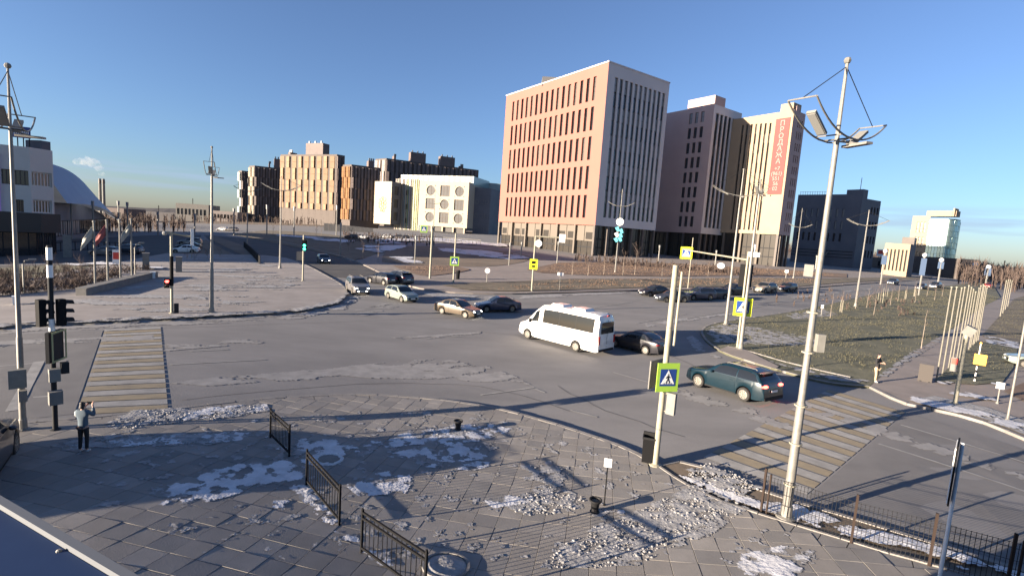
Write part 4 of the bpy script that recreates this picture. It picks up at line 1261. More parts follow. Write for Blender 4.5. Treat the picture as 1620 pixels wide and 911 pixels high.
# emblem wall block
C3 = corner(617, 366, 318); L3, _ = hit(C3, rad(-62), azv(592, 320)); R3, _ = hit(C3, rad(28), azv(634, 320))
zt3 = z_top(617, 287, 318)
mb = MB(); w = plain(mb, b, L3, C3, zg + 4.5, zt3, 0); w2 = Wall(mb, b, C3, R3, zg + 4.5, zt3, 1)
ops = [(w2.w * 0.3, w2.w * 0.72, w2.h * (0.1 + 0.3 * j), w2.h * (0.3 + 0.3 * j)) for j in range(3)]
w2.holes(ops, 0.5)
for a0, a1, t0, t1 in ops: w2.put(win_mesh(a1 - a0, t1 - t0, 'glass2', 'gap', 0.2, 1, 0), a0, t0, 0.45)
D3 = L3 + R3 - C3
plain(mb, b, R3, D3, zg + 4.5, zt3, 0); plain(mb, b, D3, L3, zg + 4.5, zt3, 0)
roof_slab(mb, [L3, C3, R3, D3], zt3 - 0.1, 1, b); roof_slab(mb, [L3, D3, R3, C3], zg + 4.5, 1, b)
mb.build('emblem_block', [M['schoolwhite'], M['bluegrey']], b)
mb = MB()
for x, z, r_ in ((0, .40, .07), (-.13, .27, .1), (.15, .3, .12), (0, .16, .1), (-.2, .08, .1), (.2, .08, .1), (0, -.02, .09), (-.17, -.12, .11), (.17, -.14, .12), (0, -.22, .1), (-.08, -.34, .07), (.1, -.36, .07)):
    sx = w.w * 0.72
    pts = [w.p(w.w * 0.5 + (x + r_ * math.cos(2 * PI * k / 14)) * sx, w.h * 0.46 + (z + r_ * 0.9 * math.sin(2 * PI * k / 14)) * sx * 1.05, -0.08) for k in range(15)]
    mb.tube(pts, 0.16, 5, 0, cap=False)
w.box(w.w * 0.12, w.w * 0.82, w.h * 0.85, w.h * 0.87, -0.1, -0.01, 0)
mb2 = MB()
mb.build('emblem', M['gold'], b)
b_ = MB(); w4 = Wall(b_, b, L3, C3, w.h * 0.85 + zg + 4.5, w.h * 0.87 + zg + 4.5, 0); w4.box(w4.w * 0.1, w4.w * 0.82, 0, 0.5, -0.1, -0.01, 0); b_.build('name_strip', M['gold'], b)

# --- timber clad housing blocks
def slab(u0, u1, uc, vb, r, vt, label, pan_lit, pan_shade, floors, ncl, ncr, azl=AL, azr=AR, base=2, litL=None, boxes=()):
    C = corner(uc, vb, r); zt = z_top(uc, vt, r)
    L, _ = hit(C, azl, azv(u0, (vb + vt) / 2)); R, _ = hit(C, azr, azv(u1, (vb + vt) / 2))
    b, D = block('apartment_building', label, 'building', C, L, R)
    zg = hz(C.x, C.y) - 2
    mb = MB()
    for A, B in ((L, C), (C, R), (R, D), (D, L)): plain(mb, b, A, B, zg, zt, 0)
    roof_slab(mb, [L, C, R, D], zt - 0.2, 1, b)
    mb.build('wall', [M['gap'], M['roof']], b)
    fh = (zt - zg - 1.2) / floors
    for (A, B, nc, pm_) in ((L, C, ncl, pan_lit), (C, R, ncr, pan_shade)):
        w = Wall(MB(), b, A, B, zg, zt, 0)
        cwid = w.w / nc
        # wavy facade: on alternate floors the raised panel swings to the other side of its bay
        def panel(wd, slope):
            k = ('pan', round(wd, 2), round(fh, 2), pm_, slope)
            if k not in WCACHE:
                q = MB()
                d0, d1 = (0.9, 0.25) if slope else (0.25, 0.9)
                p = [(0, -d0, 0.06), (wd, -d1, 0.06), (wd, 0, 0.06), (0, 0, 0.06)]
                p += [(x, y, fh - 0.06) for x, y, _ in p]
                q.add(p, [(0, 1, 5, 4), (1, 2, 6, 5), (3, 0, 4, 7), (4, 5, 6, 7), (3, 2, 1, 0)])
                WCACHE[k] = q.mesh('facade_panel', M[pm_])
            return WCACHE[k]
        for j in range(floors):
            if j < base and pm_ in ('wood',):
                pmv = pm_; 
            for i in range(nc):
                odd = (j // 2 + i) % 2
                off = 0.03 + (0.07 if odd else 0.0)
                wd = cwid * 0.58
                if j >= base:
                    w.put(panel(wd, odd), cwid * (i + off), fh * j, 0.0, 'facade_panel')
                w.put(win_mesh(cwid * 0.3, fh * 0.72, random.choice(('glass', 'glass', 'glass2')), 'gap', 0.12, 0, 0), cwid * (i + off) + wd + 0.1, fh * j + fh * 0.12, 0.0)
    for fx, fw, fhh in boxes:
        q = MB(); w = Wall(q, b, *((L, C) if (C - L).length > (R - C).length else (C, R)), zt, zt + fhh, 0)
        w.box(w.w * fx, w.w * (fx + fw), 0, fhh, 2, 8, 0)
        for k in range(3): w.box(w.w * (fx + fw * (0.1 + 0.35 * k)), w.w * (fx + fw * (0.1 + 0.35 * k)) + 0.8, fhh, fhh + 1.6, 3, 3.8, 1)
        q.build('roof_plant', [M['darkwood'], M['steel']], b)
    return b
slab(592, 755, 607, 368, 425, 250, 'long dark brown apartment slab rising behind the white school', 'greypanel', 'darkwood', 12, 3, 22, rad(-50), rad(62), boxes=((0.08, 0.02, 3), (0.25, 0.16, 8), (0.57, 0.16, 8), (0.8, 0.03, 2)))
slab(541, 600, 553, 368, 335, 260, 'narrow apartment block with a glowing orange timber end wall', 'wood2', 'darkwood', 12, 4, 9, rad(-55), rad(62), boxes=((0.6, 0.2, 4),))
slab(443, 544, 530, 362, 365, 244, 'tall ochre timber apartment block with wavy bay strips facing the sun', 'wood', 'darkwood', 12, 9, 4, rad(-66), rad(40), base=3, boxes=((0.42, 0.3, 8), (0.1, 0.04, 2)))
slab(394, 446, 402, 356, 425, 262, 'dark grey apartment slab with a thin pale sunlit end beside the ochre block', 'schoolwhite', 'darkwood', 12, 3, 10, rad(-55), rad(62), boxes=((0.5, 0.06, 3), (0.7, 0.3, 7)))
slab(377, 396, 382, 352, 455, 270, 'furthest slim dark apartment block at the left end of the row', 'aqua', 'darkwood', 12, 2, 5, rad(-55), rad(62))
shed(756, 800, 366, 330, 288, 'glassy grey annex between the school and the salmon office', 'aqua', 6, azd=rad(80), name='glass_building')
# --- far left low buildings
shed(278, 330, 344, 430, 321, 'long flat grey depot on the left horizon behind bare brush', 'stone', 8, azd=rad(80))
shed(337, 376, 350, 420, 333, 'low white showroom left of the slim dark apartment block', 'greypanel', 7, azd=rad(80))
shed(165, 196, 338, 380, 328, 'brown brick boiler house on the left horizon beside the chimneys', 'darkwood', 3, azd=rad(85))

# --- stone office and arena on the left
C = corner(52, 372, 128); zt = z_top(54, 234, 128)
R, _ = hit(C, rad(12), azv(85, 300)); L, _ = hit(C, rad(-116), azv(-70, 320))
b, D = block('office_building', 'beige stone office with banded windows, roof sign and huge screen at the left edge', 'building', C, L, R)
zg = hz(C.x, C.y) - 2
mb = MB()
w = Wall(mb, b, L, C, zg, zt, 0)
ops = [(w.w * 0.6, w.w * 0.97, w.h * 0.66, w.h * 0.79), (w.w * 0.78, w.w * 0.89, w.h * 0.42, w.h * 0.53), (w.w * 0.78, w.w * 0.89, w.h * 0.2, w.h * 0.31)]
w.holes(ops, 0.35)
for k, (a0, a1, t0, t1) in enumerate(ops): w.put(win_mesh(a1 - a0, t1 - t0, 'glass', 'gap', 0.12, 5 if k == 0 else 2, 0), a0, t0, 0.3)
wL = w
w = Wall(mb, b, C, R, zg, zt, 0)
ops = [(w.w * 0.05, w.w * 0.93, w.h * 0.66, w.h * 0.79), (w.w * 0.08, w.w * 0.9, w.h * 0.42, w.h * 0.54), (w.w * 0.08, w.w * 0.9, w.h * 0.2, w.h * 0.32)]
w.holes(ops, 0.35)
for k, (a0, a1, t0, t1) in enumerate(ops): w.put(win_mesh(a1 - a0, t1 - t0, 'glass2' if k == 0 else 'glass', 'beige', 0.2, 5, 0), a0, t0, 0.3)
plain(mb, b, R, D, zg, zt, 0); plain(mb, b, D, L, zg, zt, 0); roof_slab(mb, [L, C, R, D], zt - 0.5, 1, b)
mb.build('wall', [M['beige'], M['roof']], b)
mb = MB(); w = Wall(mb, b, C, R, zt, zt + 2, 0); w.box(w.w * 0.55, w.w * 0.98, 0, 1.6, 0.3, 4, 0); mb.build('roof_box', M['bluegrey'], b)
mb = MB(); w = Wall(mb, b, L, C, zt, zt + 5, 0); w.box(w.w * 0.70, w.w * 0.985, 1.6, 3.6, 1.0, 1.2, 0); mb.build('roof_sign', M['sign_blue'], b)
mb = MB(); 
for k in range(6): w.box(0, 0.01, 0, 0.01, 0, 0.01, 0)
for k in range(4): mb.tube([w.p(w.w * (0.72 + 0.08 * k), -0.5, 1.3), w.p(w.w * (0.72 + 0.08 * k), 2.5, 1.3)], 0.09, 5)
mb.build('sign_frame', M['dark_steel'], b)
mb = MB()
for k in range(9): 
    a_ = w.w * (0.735 + 0.027 * k); hh = random.uniform(0.7, 1.1)
    cc = [w.p(a, t, 0.96) for t in (2.6 - hh / 2, 2.6 + hh / 2) for a in (a_, a_ + w.w * 0.014)]
    mb.quad(cc[0], cc[1], cc[3], cc[2])
mb.build('sign_letters', M['white'], b)
sc_m = mat('screen_picture', (0.02, 0.03, 0.16), 0.3, c2=(0.5, 0.1, 0.22), scale=0.25, amt=0.7, detail=5, emit=(0.1, 0.1, 0.3), estr=0.15)
mb = MB(); w = Wall(mb, b, L, C, zg, zt, 0); w.box(w.w * 0.3, w.w * 0.585, w.h * 0.16, w.h * 0.93, -0.5, -0.05, 0); mb.build('screen', sc_m, b)
# dark entrance pavilion in front
A = corner(-60, 385, 108); B = corner(66, 381, 108); B2, _ = hit(B, rad(5), azv(97, 375))
pz = z_top(66, 338, 108)
b2 = thing('entrance_pavilion', 'low dark glazed pavilion with a deep fascia in front of the stone office', 'building', (B.x, B.y, hz(B.x, B.y)))
zg = hz(B.x, B.y) - 2
mb = MB(); plain(mb, b2, A, B, pz - 3, pz, 0); plain(mb, b2, B, B2, pz - 3, pz, 0); roof_slab(mb, [A, B, B2, A + (B2 - B)], pz, 0, b2); roof_slab(mb, [A, B, B2, A + (B2 - B)], pz - 3, 0, b2)
mb.build('fascia', M['board'], b2)
for A_, B_ in ((A, B), (B, B2)):
    w = Wall(MB(), b2, A_, B_, zg, pz - 3, 0); n_ = max(3, int(w.w / 3))
    for k in range(n_):
        w.put(win_mesh(w.w / n_ - 0.1, w.h, random.choice(('glass', 'glass', 'glass2')), 'dark_steel', 0.15, 1, 1), w.w / n_ * k, 0, 0.8)
# arena with the arched blue roof
b3 = thing('sports_arena', 'sports arena under a long arched blue metal roof behind the stone office', 'building', corner(120, 360, 190) + Vector((0, 0, 0)))
r0 = 190
P0, P1 = corner(60, 360, 150), corner(163, 345, 215)
ax = P1 - P0; nn = Vector((ax.y, -ax.x, 0)).normalized()
z0 = hz(P0.x, P0.y); ztop = z_top(85, 268, 165)
mb = MB(); mw = MB()
n_ = 20
prof = []
for k in range(n_ + 1):
    t = k / n_
    zz = z0 + 7.0 + (ztop - z0 - 6.0) * max(0, 1 - (max(t - 0.18, 0) / 0.82) ** 2.3) 
    p = P0 + ax * t
    prof.append((p, zz))
for k in range(n_):
    (p, za), (q, zb) = prof[k], prof[k + 1]
    off = Vector((0, 0, 0)); 
    a_, c_ = Vector((p.x, p.y, za)) - b3.location, Vector((q.x, q.y, zb)) - b3.location
    back = -nn * 60 + Vector((0, 0, 4))
    front = nn * 5 - Vector((0, 0, 0.5 * (za - z0)))
    front2 = nn * 5 - Vector((0, 0, 0.5 * (zb - z0)))
    mb.quad(a_ + front, c_ + front2, c_, a_); mb.quad(a_, c_, c_ + back, a_ + back)
    lo_ = Vector((0, 0, 1))
    base1 = Vector((p.x, p.y, z0 - 2)) - b3.location + nn * 2; base2 = Vector((q.x, q.y, z0 - 2)) - b3.location + nn * 2
    mw.quad(base1, base2, c_ + front2 - nn * 3, a_ + front - nn * 3)
mb.build('roof', M['arena'], b3, True); mw.build('wall', M['arenawall'], b3)
for k in range(16):
    q = MB(); w = Wall(q, b3, P0 + nn * 2.3, P1 + nn * 2.3, z0 + 0.5, z0 + 5, 0)
    w.put(win_mesh(w.w / 18, 3.6, 'glass3' if k < 6 else 'glass', 'dark_steel', 0.15, 1, 0), w.w * (k + 0.5) / 17, 0.6, 0.2)
# chimneys and smoke
ch = thing('factory_chimney', 'slender pair of tall factory chimneys smoking on the left horizon', 'chimney', corner(162, 336, 420) + Vector((0, 0, -4)))
zc = z_top(162, 283, 420) + 4
for dx in (-1.15, 1.15):
    mb = MB(); mb.tube([(dx, 0, -4), (dx, 0, zc * 0.5), (dx, 0, zc)], [0.95, 0.85, 0.75], 12); fl = mb.build('flue', M['stone'], ch, True)
    mb = MB(); mb.tube([(dx, 0, zc * 0.9), (dx, 0, zc * 0.96)], [0.85, 0.84], 12); mb.build('flue_band', M['podium'], fl)
smm = bpy.data.materials.new('smoke'); smm.use_nodes = True
n, l = smm.node_tree.nodes, smm.node_tree.links
n.remove(n['Principled BSDF'])
vol = n.new('ShaderNodeVolumePrincipled'); vol.inputs['Color'].default_value = (0.95, 0.92, 0.9, 1)
tcn = n.new('ShaderNodeTexCoord'); nzn = n.new('ShaderNodeTexNoise'); nzn.inputs['Scale'].default_value = 0.3; nzn.inputs['Detail'].default_value = 4
rmp = n.new('ShaderNodeMapRange'); rmp.inputs['From Min'].default_value = 0.42; rmp.inputs['From Max'].default_value = 0.75; rmp.inputs['To Max'].default_value = 0.1
l.new(tcn.outputs['Object'], nzn.inputs['Vector']); l.new(nzn.outputs['Fac'], rmp.inputs['Value']); l.new(rmp.outputs[0], vol.inputs['Density']); l.new(vol.outputs[0], n['Material Output'].inputs['Volume'])
mb = MB()
for dx, dz, r_ in ((0, 3, 2.2), (-1.5, 7, 3.2), (-5, 9.5, 4), (-10, 10.5, 4), (-15, 9.5, 3)):
    mb.ball((dx, 0, dz), r_, r_, r_ * 0.8, 12)
sm = mb.build('chimney_smoke', smm, None, True, ch.location + Vector((0, 0, zc)))
rm_ = sm.modifiers.new('remesh', 'REMESH'); rm_.mode = 'VOXEL'; rm_.voxel_size = 0.8
tag(sm, 'thin pinkish smoke drifting left from the twin chimneys', None, None, 'stuff')

# ------------------------------------------------------------------ the building under the camera
e0, ed_ = Vector((-2.74, 2.57, 0)), Vector((1.25, -0.57, 0)).normalized()
q0 = e0 - ed_ * 2.6; q1 = e0 + ed_ * 22; nb_ = Vector((-ed_.y, ed_.x, 0)) * -9
b = thing('roof_ledge', 'blue sheet-metal roof ledge with a pale edge strip at the bottom left corner', 'roof', (q0.x, q0.y, 0))
z_r = 6.3
mb = MB(); P = [q0, q1, q1 + nb_, q0 + nb_]
if (P[1] - P[0]).cross(P[2] - P[0]).z < 0: P = P[::-1]
top_ = [Vector((p.x, p.y, z_r)) - b.location for p in P]; bot_ = [Vector((p.x, p.y, -1)) - b.location for p in P]
mb.add(top_ + bot_, [(0, 1, 2, 3)] + [((i + 1) % 4, i, 4 + i, 4 + (i + 1) % 4) for i in range(4)])
mb.build('deck', M['ledge'], b)
mb = MB(); out = -nb_.normalized()
for a_, c_ in ((q0, q1),):
    pp = [a_ + out * 0.003, c_ + out * 0.003, c_ + out * 0.045, a_ + out * 0.045]
    vv = [Vector((p.x, p.y, z)) - b.location for z in (z_r - 0.12, z_r + 0.03) for p in pp]
    mb.add(vv, [(4, 5, 6, 7), (3, 2, 6, 7), (0, 1, 2, 3), (0, 4, 5, 1), (1, 5, 6, 2), (0, 3, 7, 4)])
mb.build('edge_strip', M['ledgetrim'], b)
sp = at(93, 872, 2.25); sp = Vector((sp.x, sp.y, z_r))
d_ = ray(93, 872); k_ = (z_r - H) / d_[2]; sp = Vector((d_[0] * k_, d_[1] * k_, z_r)) - b.location
mb = MB(); mb.lathe([(0.012, -0.005), (0.012, 0.006), (0.006, 0.012)], 8); mb.build('screw', M['steel'], b, False, sp)

# unseen round-roofed shell added at the left, shaped to throw shade on the plaza
b = thing('shade_blocker', 'unseen arched-roof blocker added left of the plaza for its shade', 'shade_blocker', (-25.0, 6.0, hz(-25, 6)), rad(25))
mb = MB(); prof = [(-2.6 + 0.35 * k, 2.35 + 1.05 * math.sin(min(1, (k + 0.0) / 11) * PI / 2) ** 0.9) for k in range(13)]
prof = [(-2.6, 0)] + prof + [(1.6, 0)]
n_ = len(prof)
mb.add([(-1.2, y, z) for y, z in prof] + [(1.2, y, z) for y, z in prof], [tuple(range(n_)), tuple(range(2 * n_ - 1, n_ - 1, -1))] + [(i, i + n_, (i + 1) % n_ + n_, (i + 1) % n_) for i in range(n_)])
KI = mb.build('shell', M['ledge'], b)
b.scale = (1, 1, 1.07)

# unseen big office added left of the view to shade boulevard and oval lawn
ca, sa_ = math.cos(rad(65)), math.sin(rad(65))
def ca_pt(cr_, al_): return Vector((cr_ * ca + al_ * sa_, -cr_ * sa_ + al_ * ca, 0))
b = thing('office_building', 'unseen big office added left of the view to shade the boulevard', 'building', ca_pt(-88, -110))
for nm, c0_, c1_, hh in (('wing', -87, -103.9, 22), ('tower', -104, -165, 31)):
    mb = MB(); q = [ca_pt(c0_, -110), ca_pt(c0_, -130), ca_pt(c1_, -130), ca_pt(c1_, -110)]
    for i in range(4): plain(mb, b, q[(i + 1) % 4], q[i], -2, hh, 0)
    roof_slab(mb, q, hh, 1, b)
    mb.build(nm, [M['beige'], M['roof']], b)
    w = Wall(MB(), b, q[0], q[3], 0, hh, 0)
    for j in range(int(hh / 4)):
        for i in range(int(w.w / 4)): w.put(win_mesh(2.2, 2.0, 'glass', 'gap', 0.12, 1, 0), 1 + 4 * i, 1.5 + 4 * j, -0.1)
def spruce(P, h, label, seed):  # conifer added out of view so that its shadow tip falls on the road
    rnd = random.Random(seed); t = thing('shade_spruce', label, 'tree', P, 0, 'unseen spruces added to shade the carriageway')
    mb = MB(); mb.tube([(0, 0, -.2), (0, 0, h * .95)], [.16, .03], 8); mb.build('trunk', M['bark'], t, True)
    cb = MB()
    for k in range(900):
        f = rnd.random() ** 0.8; z = h * (.08 + .9 * f); R0 = (1 - f) * h * .24 + .1; a = rnd.uniform(0, 6.28); r_ = R0 * rnd.uniform(.3, 1)
        o = Vector((math.cos(a) * r_, math.sin(a) * r_, z)); d = Vector((math.cos(a), math.sin(a), -.35)) * .45; s_ = Vector((-math.sin(a), math.cos(a), rnd.uniform(-.3, .3))) * .14
        cb.add([o - s_, o + s_, o + d], [(0, 1, 2)])
    cb.build('crown', M['needle'], t)
for k, (cr_, al_, hh) in enumerate(((-35, -46, 6.2), (-27, -47, 6.2), (-23.2, -50, 6.2))):
    P = ca_pt(cr_, al_); P.z = hz(P.x, P.y); spruce(P, hh, ('northmost unseen spruce added to shade the carriageway', 'middle unseen spruce added to shade the carriageway', 'unseen spruce nearest the plaza added to shade the carriageway')[k], k)

# ------------------------------------------------------------------ street lamps: mast, two ladder-like curved arms, floodlights, stays
def boat_lamp(px_base, px_hub, top_px, axis, label, span=2.4, scale=1.0, lean=True, detail=2, kw=1.0):
    B = g3(*px_base)
    r = math.hypot(B.x, B.y)
    hub = z_top(px_hub[0], px_hub[1], r) - B.z
    mast = z_top(top_px[0], top_px[1], r) - B.z
    t = thing('street_lamp', label, 'street lamp', B, -(axis - PI / 2), 'boat-shaped street lamps along the roads')
    n_ = 12 if detail > 1 else 7
    r0 = 0.15 * kw
    mb = MB()
    mb.tube([(0, 0, -0.1), (0, 0, hub * 0.33), (0, 0, hub * 0.335), (0, 0, hub)], [r0, r0 * 0.85, r0 * 0.72, r0 * 0.5], n_)
    mb.build('pole', M['steel'], t, True)
    mb = MB(); mb.lathe([(0.3 * kw, 0.1), (0.3 * kw, 0.17), (r0 * 1.25, 0.2), (r0 * 1.15, 0.5), (r0, 0.52)], n_)
    mb.build('base_plate', M['steel'], t)
    mb = MB(); mb.tube([(0, 0, hub), (0, 0, mast)], [r0 * 0.45, r0 * 0.3], 8); mb.ball((0, 0, mast), 0.09, n=8)
    mb.build('mast', M['steel'], t)
    rail = 0.024 * (1.0 if detail > 1 else 1.6)
    rise = 0.8 * span / 2.4
    for sgn in (1, -1):
        mb = MB()
        pts = []
        for k in range(9):
            q = k / 8
            pts.append((sgn * (0.25 + (span - 0.25) * q), rise * (0.25 * q + 0.75 * q ** 2.3)))
        for yy in (-0.33, 0.33):
            mb.tube([(x, yy, hub + 0.02 + z) for x, z in pts], rail, 6)
        for k in (1, 8):
            mb.tube([(pts[k][0], -0.33, hub + 0.02 + pts[k][1]), (pts[k][0], 0.33, hub + 0.02 + pts[k][1])], rail * 0.8, 6)
        mb.tube([(0, -0.33, hub + 0.02), (0, 0.33, hub + 0.02)], rail, 6)
        for yy in (-0.33, 0.33): mb.tube([(0, yy, hub + 0.02), (sgn * 0.26, yy, hub + 0.02)], rail, 6)
        arm = mb.build('arm', M['steel'], t)
        # floodlight lying inside the ladder frame
        xm, zm = sgn * span * 0.58, hub + rise * 0.36
        mt = Matrix.Translation((xm, 0, zm)) @ Matrix.Rotation(-sgn * rad(32), 4, 'Y')
        fb = MB(); fb.box(-0.4, 0.4, -0.11, 0.11, -0.03, 0.045, 0, mt); fb.box(-0.36, 0.36, -0.09, 0.09, -0.045, -0.032, 1, mt)
        fb.build('floodlight', [M['box_grey'], M['lampglass']], t)
        mb = MB(); mb.tube([(0, 0, mast - 0.15), (pts[8][0], 0, hub + 0.02 + pts[8][1])], 0.012 * (1 if detail > 1 else 1.6), 4); mb.build('stay_cable', M['dark_steel'], t)
    if detail > 1:
        fb = MB(); mt = Matrix.Translation((0.15, -0.42, hub - 0.14)) @ Matrix.Rotation(rad(70), 4, 'Z'); fb.box(-0.36, 0.36, -0.1, 0.1, -0.03, 0.03, 0, mt); fb.tube([(0, 0, hub - 0.02), (0.15, -0.42, hub - 0.11)], 0.025, 6); fb.build('spotlight', M['steel'], t)
    return t, hub, B
t, hub, B = boat_lamp((1242, 825), (1330, 222), (1332, 97), rad(56), 'nearest tall steel street lamp with curved ladder arms beside the mesh fence', 1.95, kw=0.85)
def lamp_box(t, z, dx, dy, w_, h_, name, m_='box_grey', d_=0.16, face=0.0):
    mb = MB(); mt = Matrix.Translation((dx, dy, z)) @ Matrix.Rotation(face, 4, 'Z')
    mb.box(-w_ / 2, w_ / 2, -d_ / 2, d_ / 2, -h_ / 2, h_ / 2, 0, mt); return mb.build(name, M[m_], t)
def local_dir(t, az):
    v = Vector((math.sin(az), math.cos(az), 0)); v.rotate(Matrix.Rotation(-t.rotation_euler.z, 3, 'Z')); return v
va = math.atan2(B.x, B.y)
lat = local_dir(t, va + PI / 2)
r_ = math.hypot(B.x, B.y)
fz = -(t.rotation_euler.z) - va
lamp_box(t, z_top(1305, 430, r_) - B.z, -lat.x * 0.24, -lat.y * 0.24, 0.22, 0.32, 'control_box', 'box_grey', 0.16, fz)
lamp_box(t, z_top(1313, 545, r_) - B.z, lat.x * 0.24, lat.y * 0.24, 0.2, 0.48, 'meter_box', 'box_grey', 0.16, fz + 0.5)
mb = MB()
for zz in (1.1, 2.3, 3.4, 4.9, 6.0): mb.lathe([(0.165, zz), (0.165, zz + 0.04)], 12)
mb.build('clamp_band', M['cream_steel'], t)
boat_lamp((1148, 515), (1160, 310), (1165, 268), rad(104), 'tall street lamp in front of the terracotta office with wide open curved arms', 2.5)
boat_lamp((37, 686), (18, 205), (41, 110), rad(-37), 'tall street lamp at the left edge behind the parked black car', 2.0, kw=0.62)
boat_lamp((335, 497), (341, 278), (343, 234), rad(-27), 'slender street lamp on the far plaza kerb right of the red signal', 2.3)
boat_lamp((973, 432), (985, 327), (987, 300), rad(100), 'street lamp hung with a white disc and teal garlands before the salmon office', 2.5, detail=1)
boat_lamp((1171, 555), (1194, 306), (1198, 285), rad(36), 'street lamp on the paved pad right of the yellow crossing sign', 1.5)
boat_lamp((1255, 441), (1264, 360), (1265, 330), rad(105), 'street lamp standing before the dark end of the cream office', 2.4, detail=1)
boat_lamp((1353, 486), (1364, 357), (1366, 333), rad(110), 'street lamp on the right lawn in front of the dark blue-grey office', 2.4, detail=1)
boat_lamp((443, 426), (449, 302), (450, 280), rad(80), 'street lamp at the tip of the far plaza before the ochre apartments', 2.6, detail=1)
boat_lamp((391, 394), (392, 303), (393, 283), rad(75), 'street lamp on the median before the slim dark apartment block', 2.6, detail=1)
boat_lamp((684, 398), (682, 322), (682, 300), rad(95), 'street lamp in front of the white school cube', 2.4, detail=1)
# disc and garlands on the lamp before the salmon office
B = g3(973, 432); r = math.hypot(B.x, B.y) - 0.4; k = r / math.hypot(B.x, B.y)
gl = thing('street_decoration', 'white disc above teal garland shapes hung on the lamp before the salmon office', 'decoration', (B.x * k, B.y * k, B.z), -math.atan2(B.x, B.y))
def zpx(u, v, r): return z_top(u, v, r) - B.z
mb = MB(); mt = Matrix.Translation((0.05, 0, zpx(979, 351, r))) @ Matrix.Rotation(PI / 2, 4, 'X'); mb.lathe([(0.72, -0.08), (0.72, 0.08)], 20, 0, mt); mb.build('disc', M['white'], gl)
for k_, (u, v) in enumerate(((978, 363), (981, 366), (977, 372), (982, 373), (976, 380), (980, 379))):
    mb = MB(); zc = zpx(u, v, r); dx = (-0.35, 0.4, -0.4, 0.35, -0.45, 0.3)[k_]
    mb.poly([(dx - 0.45, zc + 0.25), (dx + 0.1, zc - 0.45), (dx + 0.5, zc - 0.2), (dx + 0.15, zc + 0.6)], 0.1); mb.build('garland', M['teal' if k_ != 2 else 'white'], gl)

# plain park lamp posts on the forecourts and the boulevard
pl = []
def park_post(base, top, label):
    B = g3(*base); r = math.hypot(B.x, B.y); h = z_top(top[0], top[1], r) - B.z
    t = thing('lamp_post', label, 'lamp post', B, 0, 'slim pale lamp posts on the boulevards')
    w_ = max(0.09, r * 0.0011)
    mb = MB(); mb.tube([(0, 0, -0.1), (0, 0, h * 0.86)], w_, 7); mb.build('post', M['steel'], t)
    mb = MB(); mb.tube([(0, 0, h * 0.86), (0, 0, h)], [w_ * 1.5, w_ * 1.7], 8); mb.build('lamp_head', M['lampglass'], t)
for a, b_, lb in (((805, 421), (806, 384), 'pale lamp post at the right tip of the snowy oval lawn'), ((824, 408), (826, 383), 'pale lamp post just behind the right tip of the snowy oval'),
                  ((881, 418), (883, 382), 'pale lamp post at the left tip of the russet lawn'), ((944, 400), (945, 381), 'small lamp post before the left corner of the dark ground floor'),
                  ((1041, 418), (1043, 388), 'pale lamp post on the russet lawn behind the dark hatchback'), ((1131, 422), (1133, 396), 'pale lamp post on the russet lawn under the gantry arm'),
                  ((1073, 406), (1074, 388), 'small lamp post between the salmon and terracotta offices'), ((1290, 426), (1291, 404), 'pale lamp post before the slanted strut of the dark office'),
                  ((422, 376), (422, 324), 'pale post before the dark grey apartment slab'), ((465, 374), (466, 327), 'pale post before the left strips of the ochre apartments'),
                  ((532, 373), (534, 325), 'pale post before the right corner of the ochre apartments'), ((370, 373), (371, 330), 'pale post right of the low white showroom'),
                  ((538, 404), (538, 352), 'dark-shadowed post beside the right carriageway before the orange end wall'), ((656, 418), (656, 373), 'shaded thin post left of the gantry by the oval lawn'),
                  ((70, 372), (70, 330), 'slim post in front of the dark entrance pavilion'), ((148, 378), (148, 318), 'slim tall post before the arena wall'), ((114, 378), (115, 312), 'slim tall post left of the arena glazing'), ((188, 366), (189, 318), 'slim tall post behind the third flagpole'), ((202, 368), (203, 320), 'slim tall post just left of the fourth flagpole top'), ((250, 372), (250, 335), 'slim post in the brushwood beyond the car park'), ((308, 372), (308, 338), 'slim post at the far end of the car park')):
    park_post(a, b_, lb)
def gooseneck(base, top, label, sgn=1):
    B = g3(*base); r = math.hypot(B.x, B.y); h = z_top(top[0], top[1], r) - B.z
    t = thing('park_lamp', label, 'lamp post', B, -math.atan2(B.x, B.y), 'short gooseneck park lamps')
    mb = MB(); mb.tube([(0, 0, -0.1), (0, 0, h * 0.86), (0.12 * sgn, 0, h * 0.95), (0.75 * sgn, 0, h)], 0.06, 7); mb.build('post', M['steel'], t)
    mb = MB(); mb.box(0.6 * sgn - 0.25, 0.6 * sgn + 0.25, -0.1, 0.1, h - 0.07, h + 0.05); mb.build('lamp_head', M['lampglass'], t)
gooseneck((38, 466), (48, 410), 'gooseneck park lamp standing on the dark left lawn')
gooseneck((214, 442), (222, 384), 'gooseneck park lamp right behind the fourth flagpole')
gooseneck((303, 409), (294, 384), 'white gooseneck lamp on the snowy verge by the parked white car', -1)

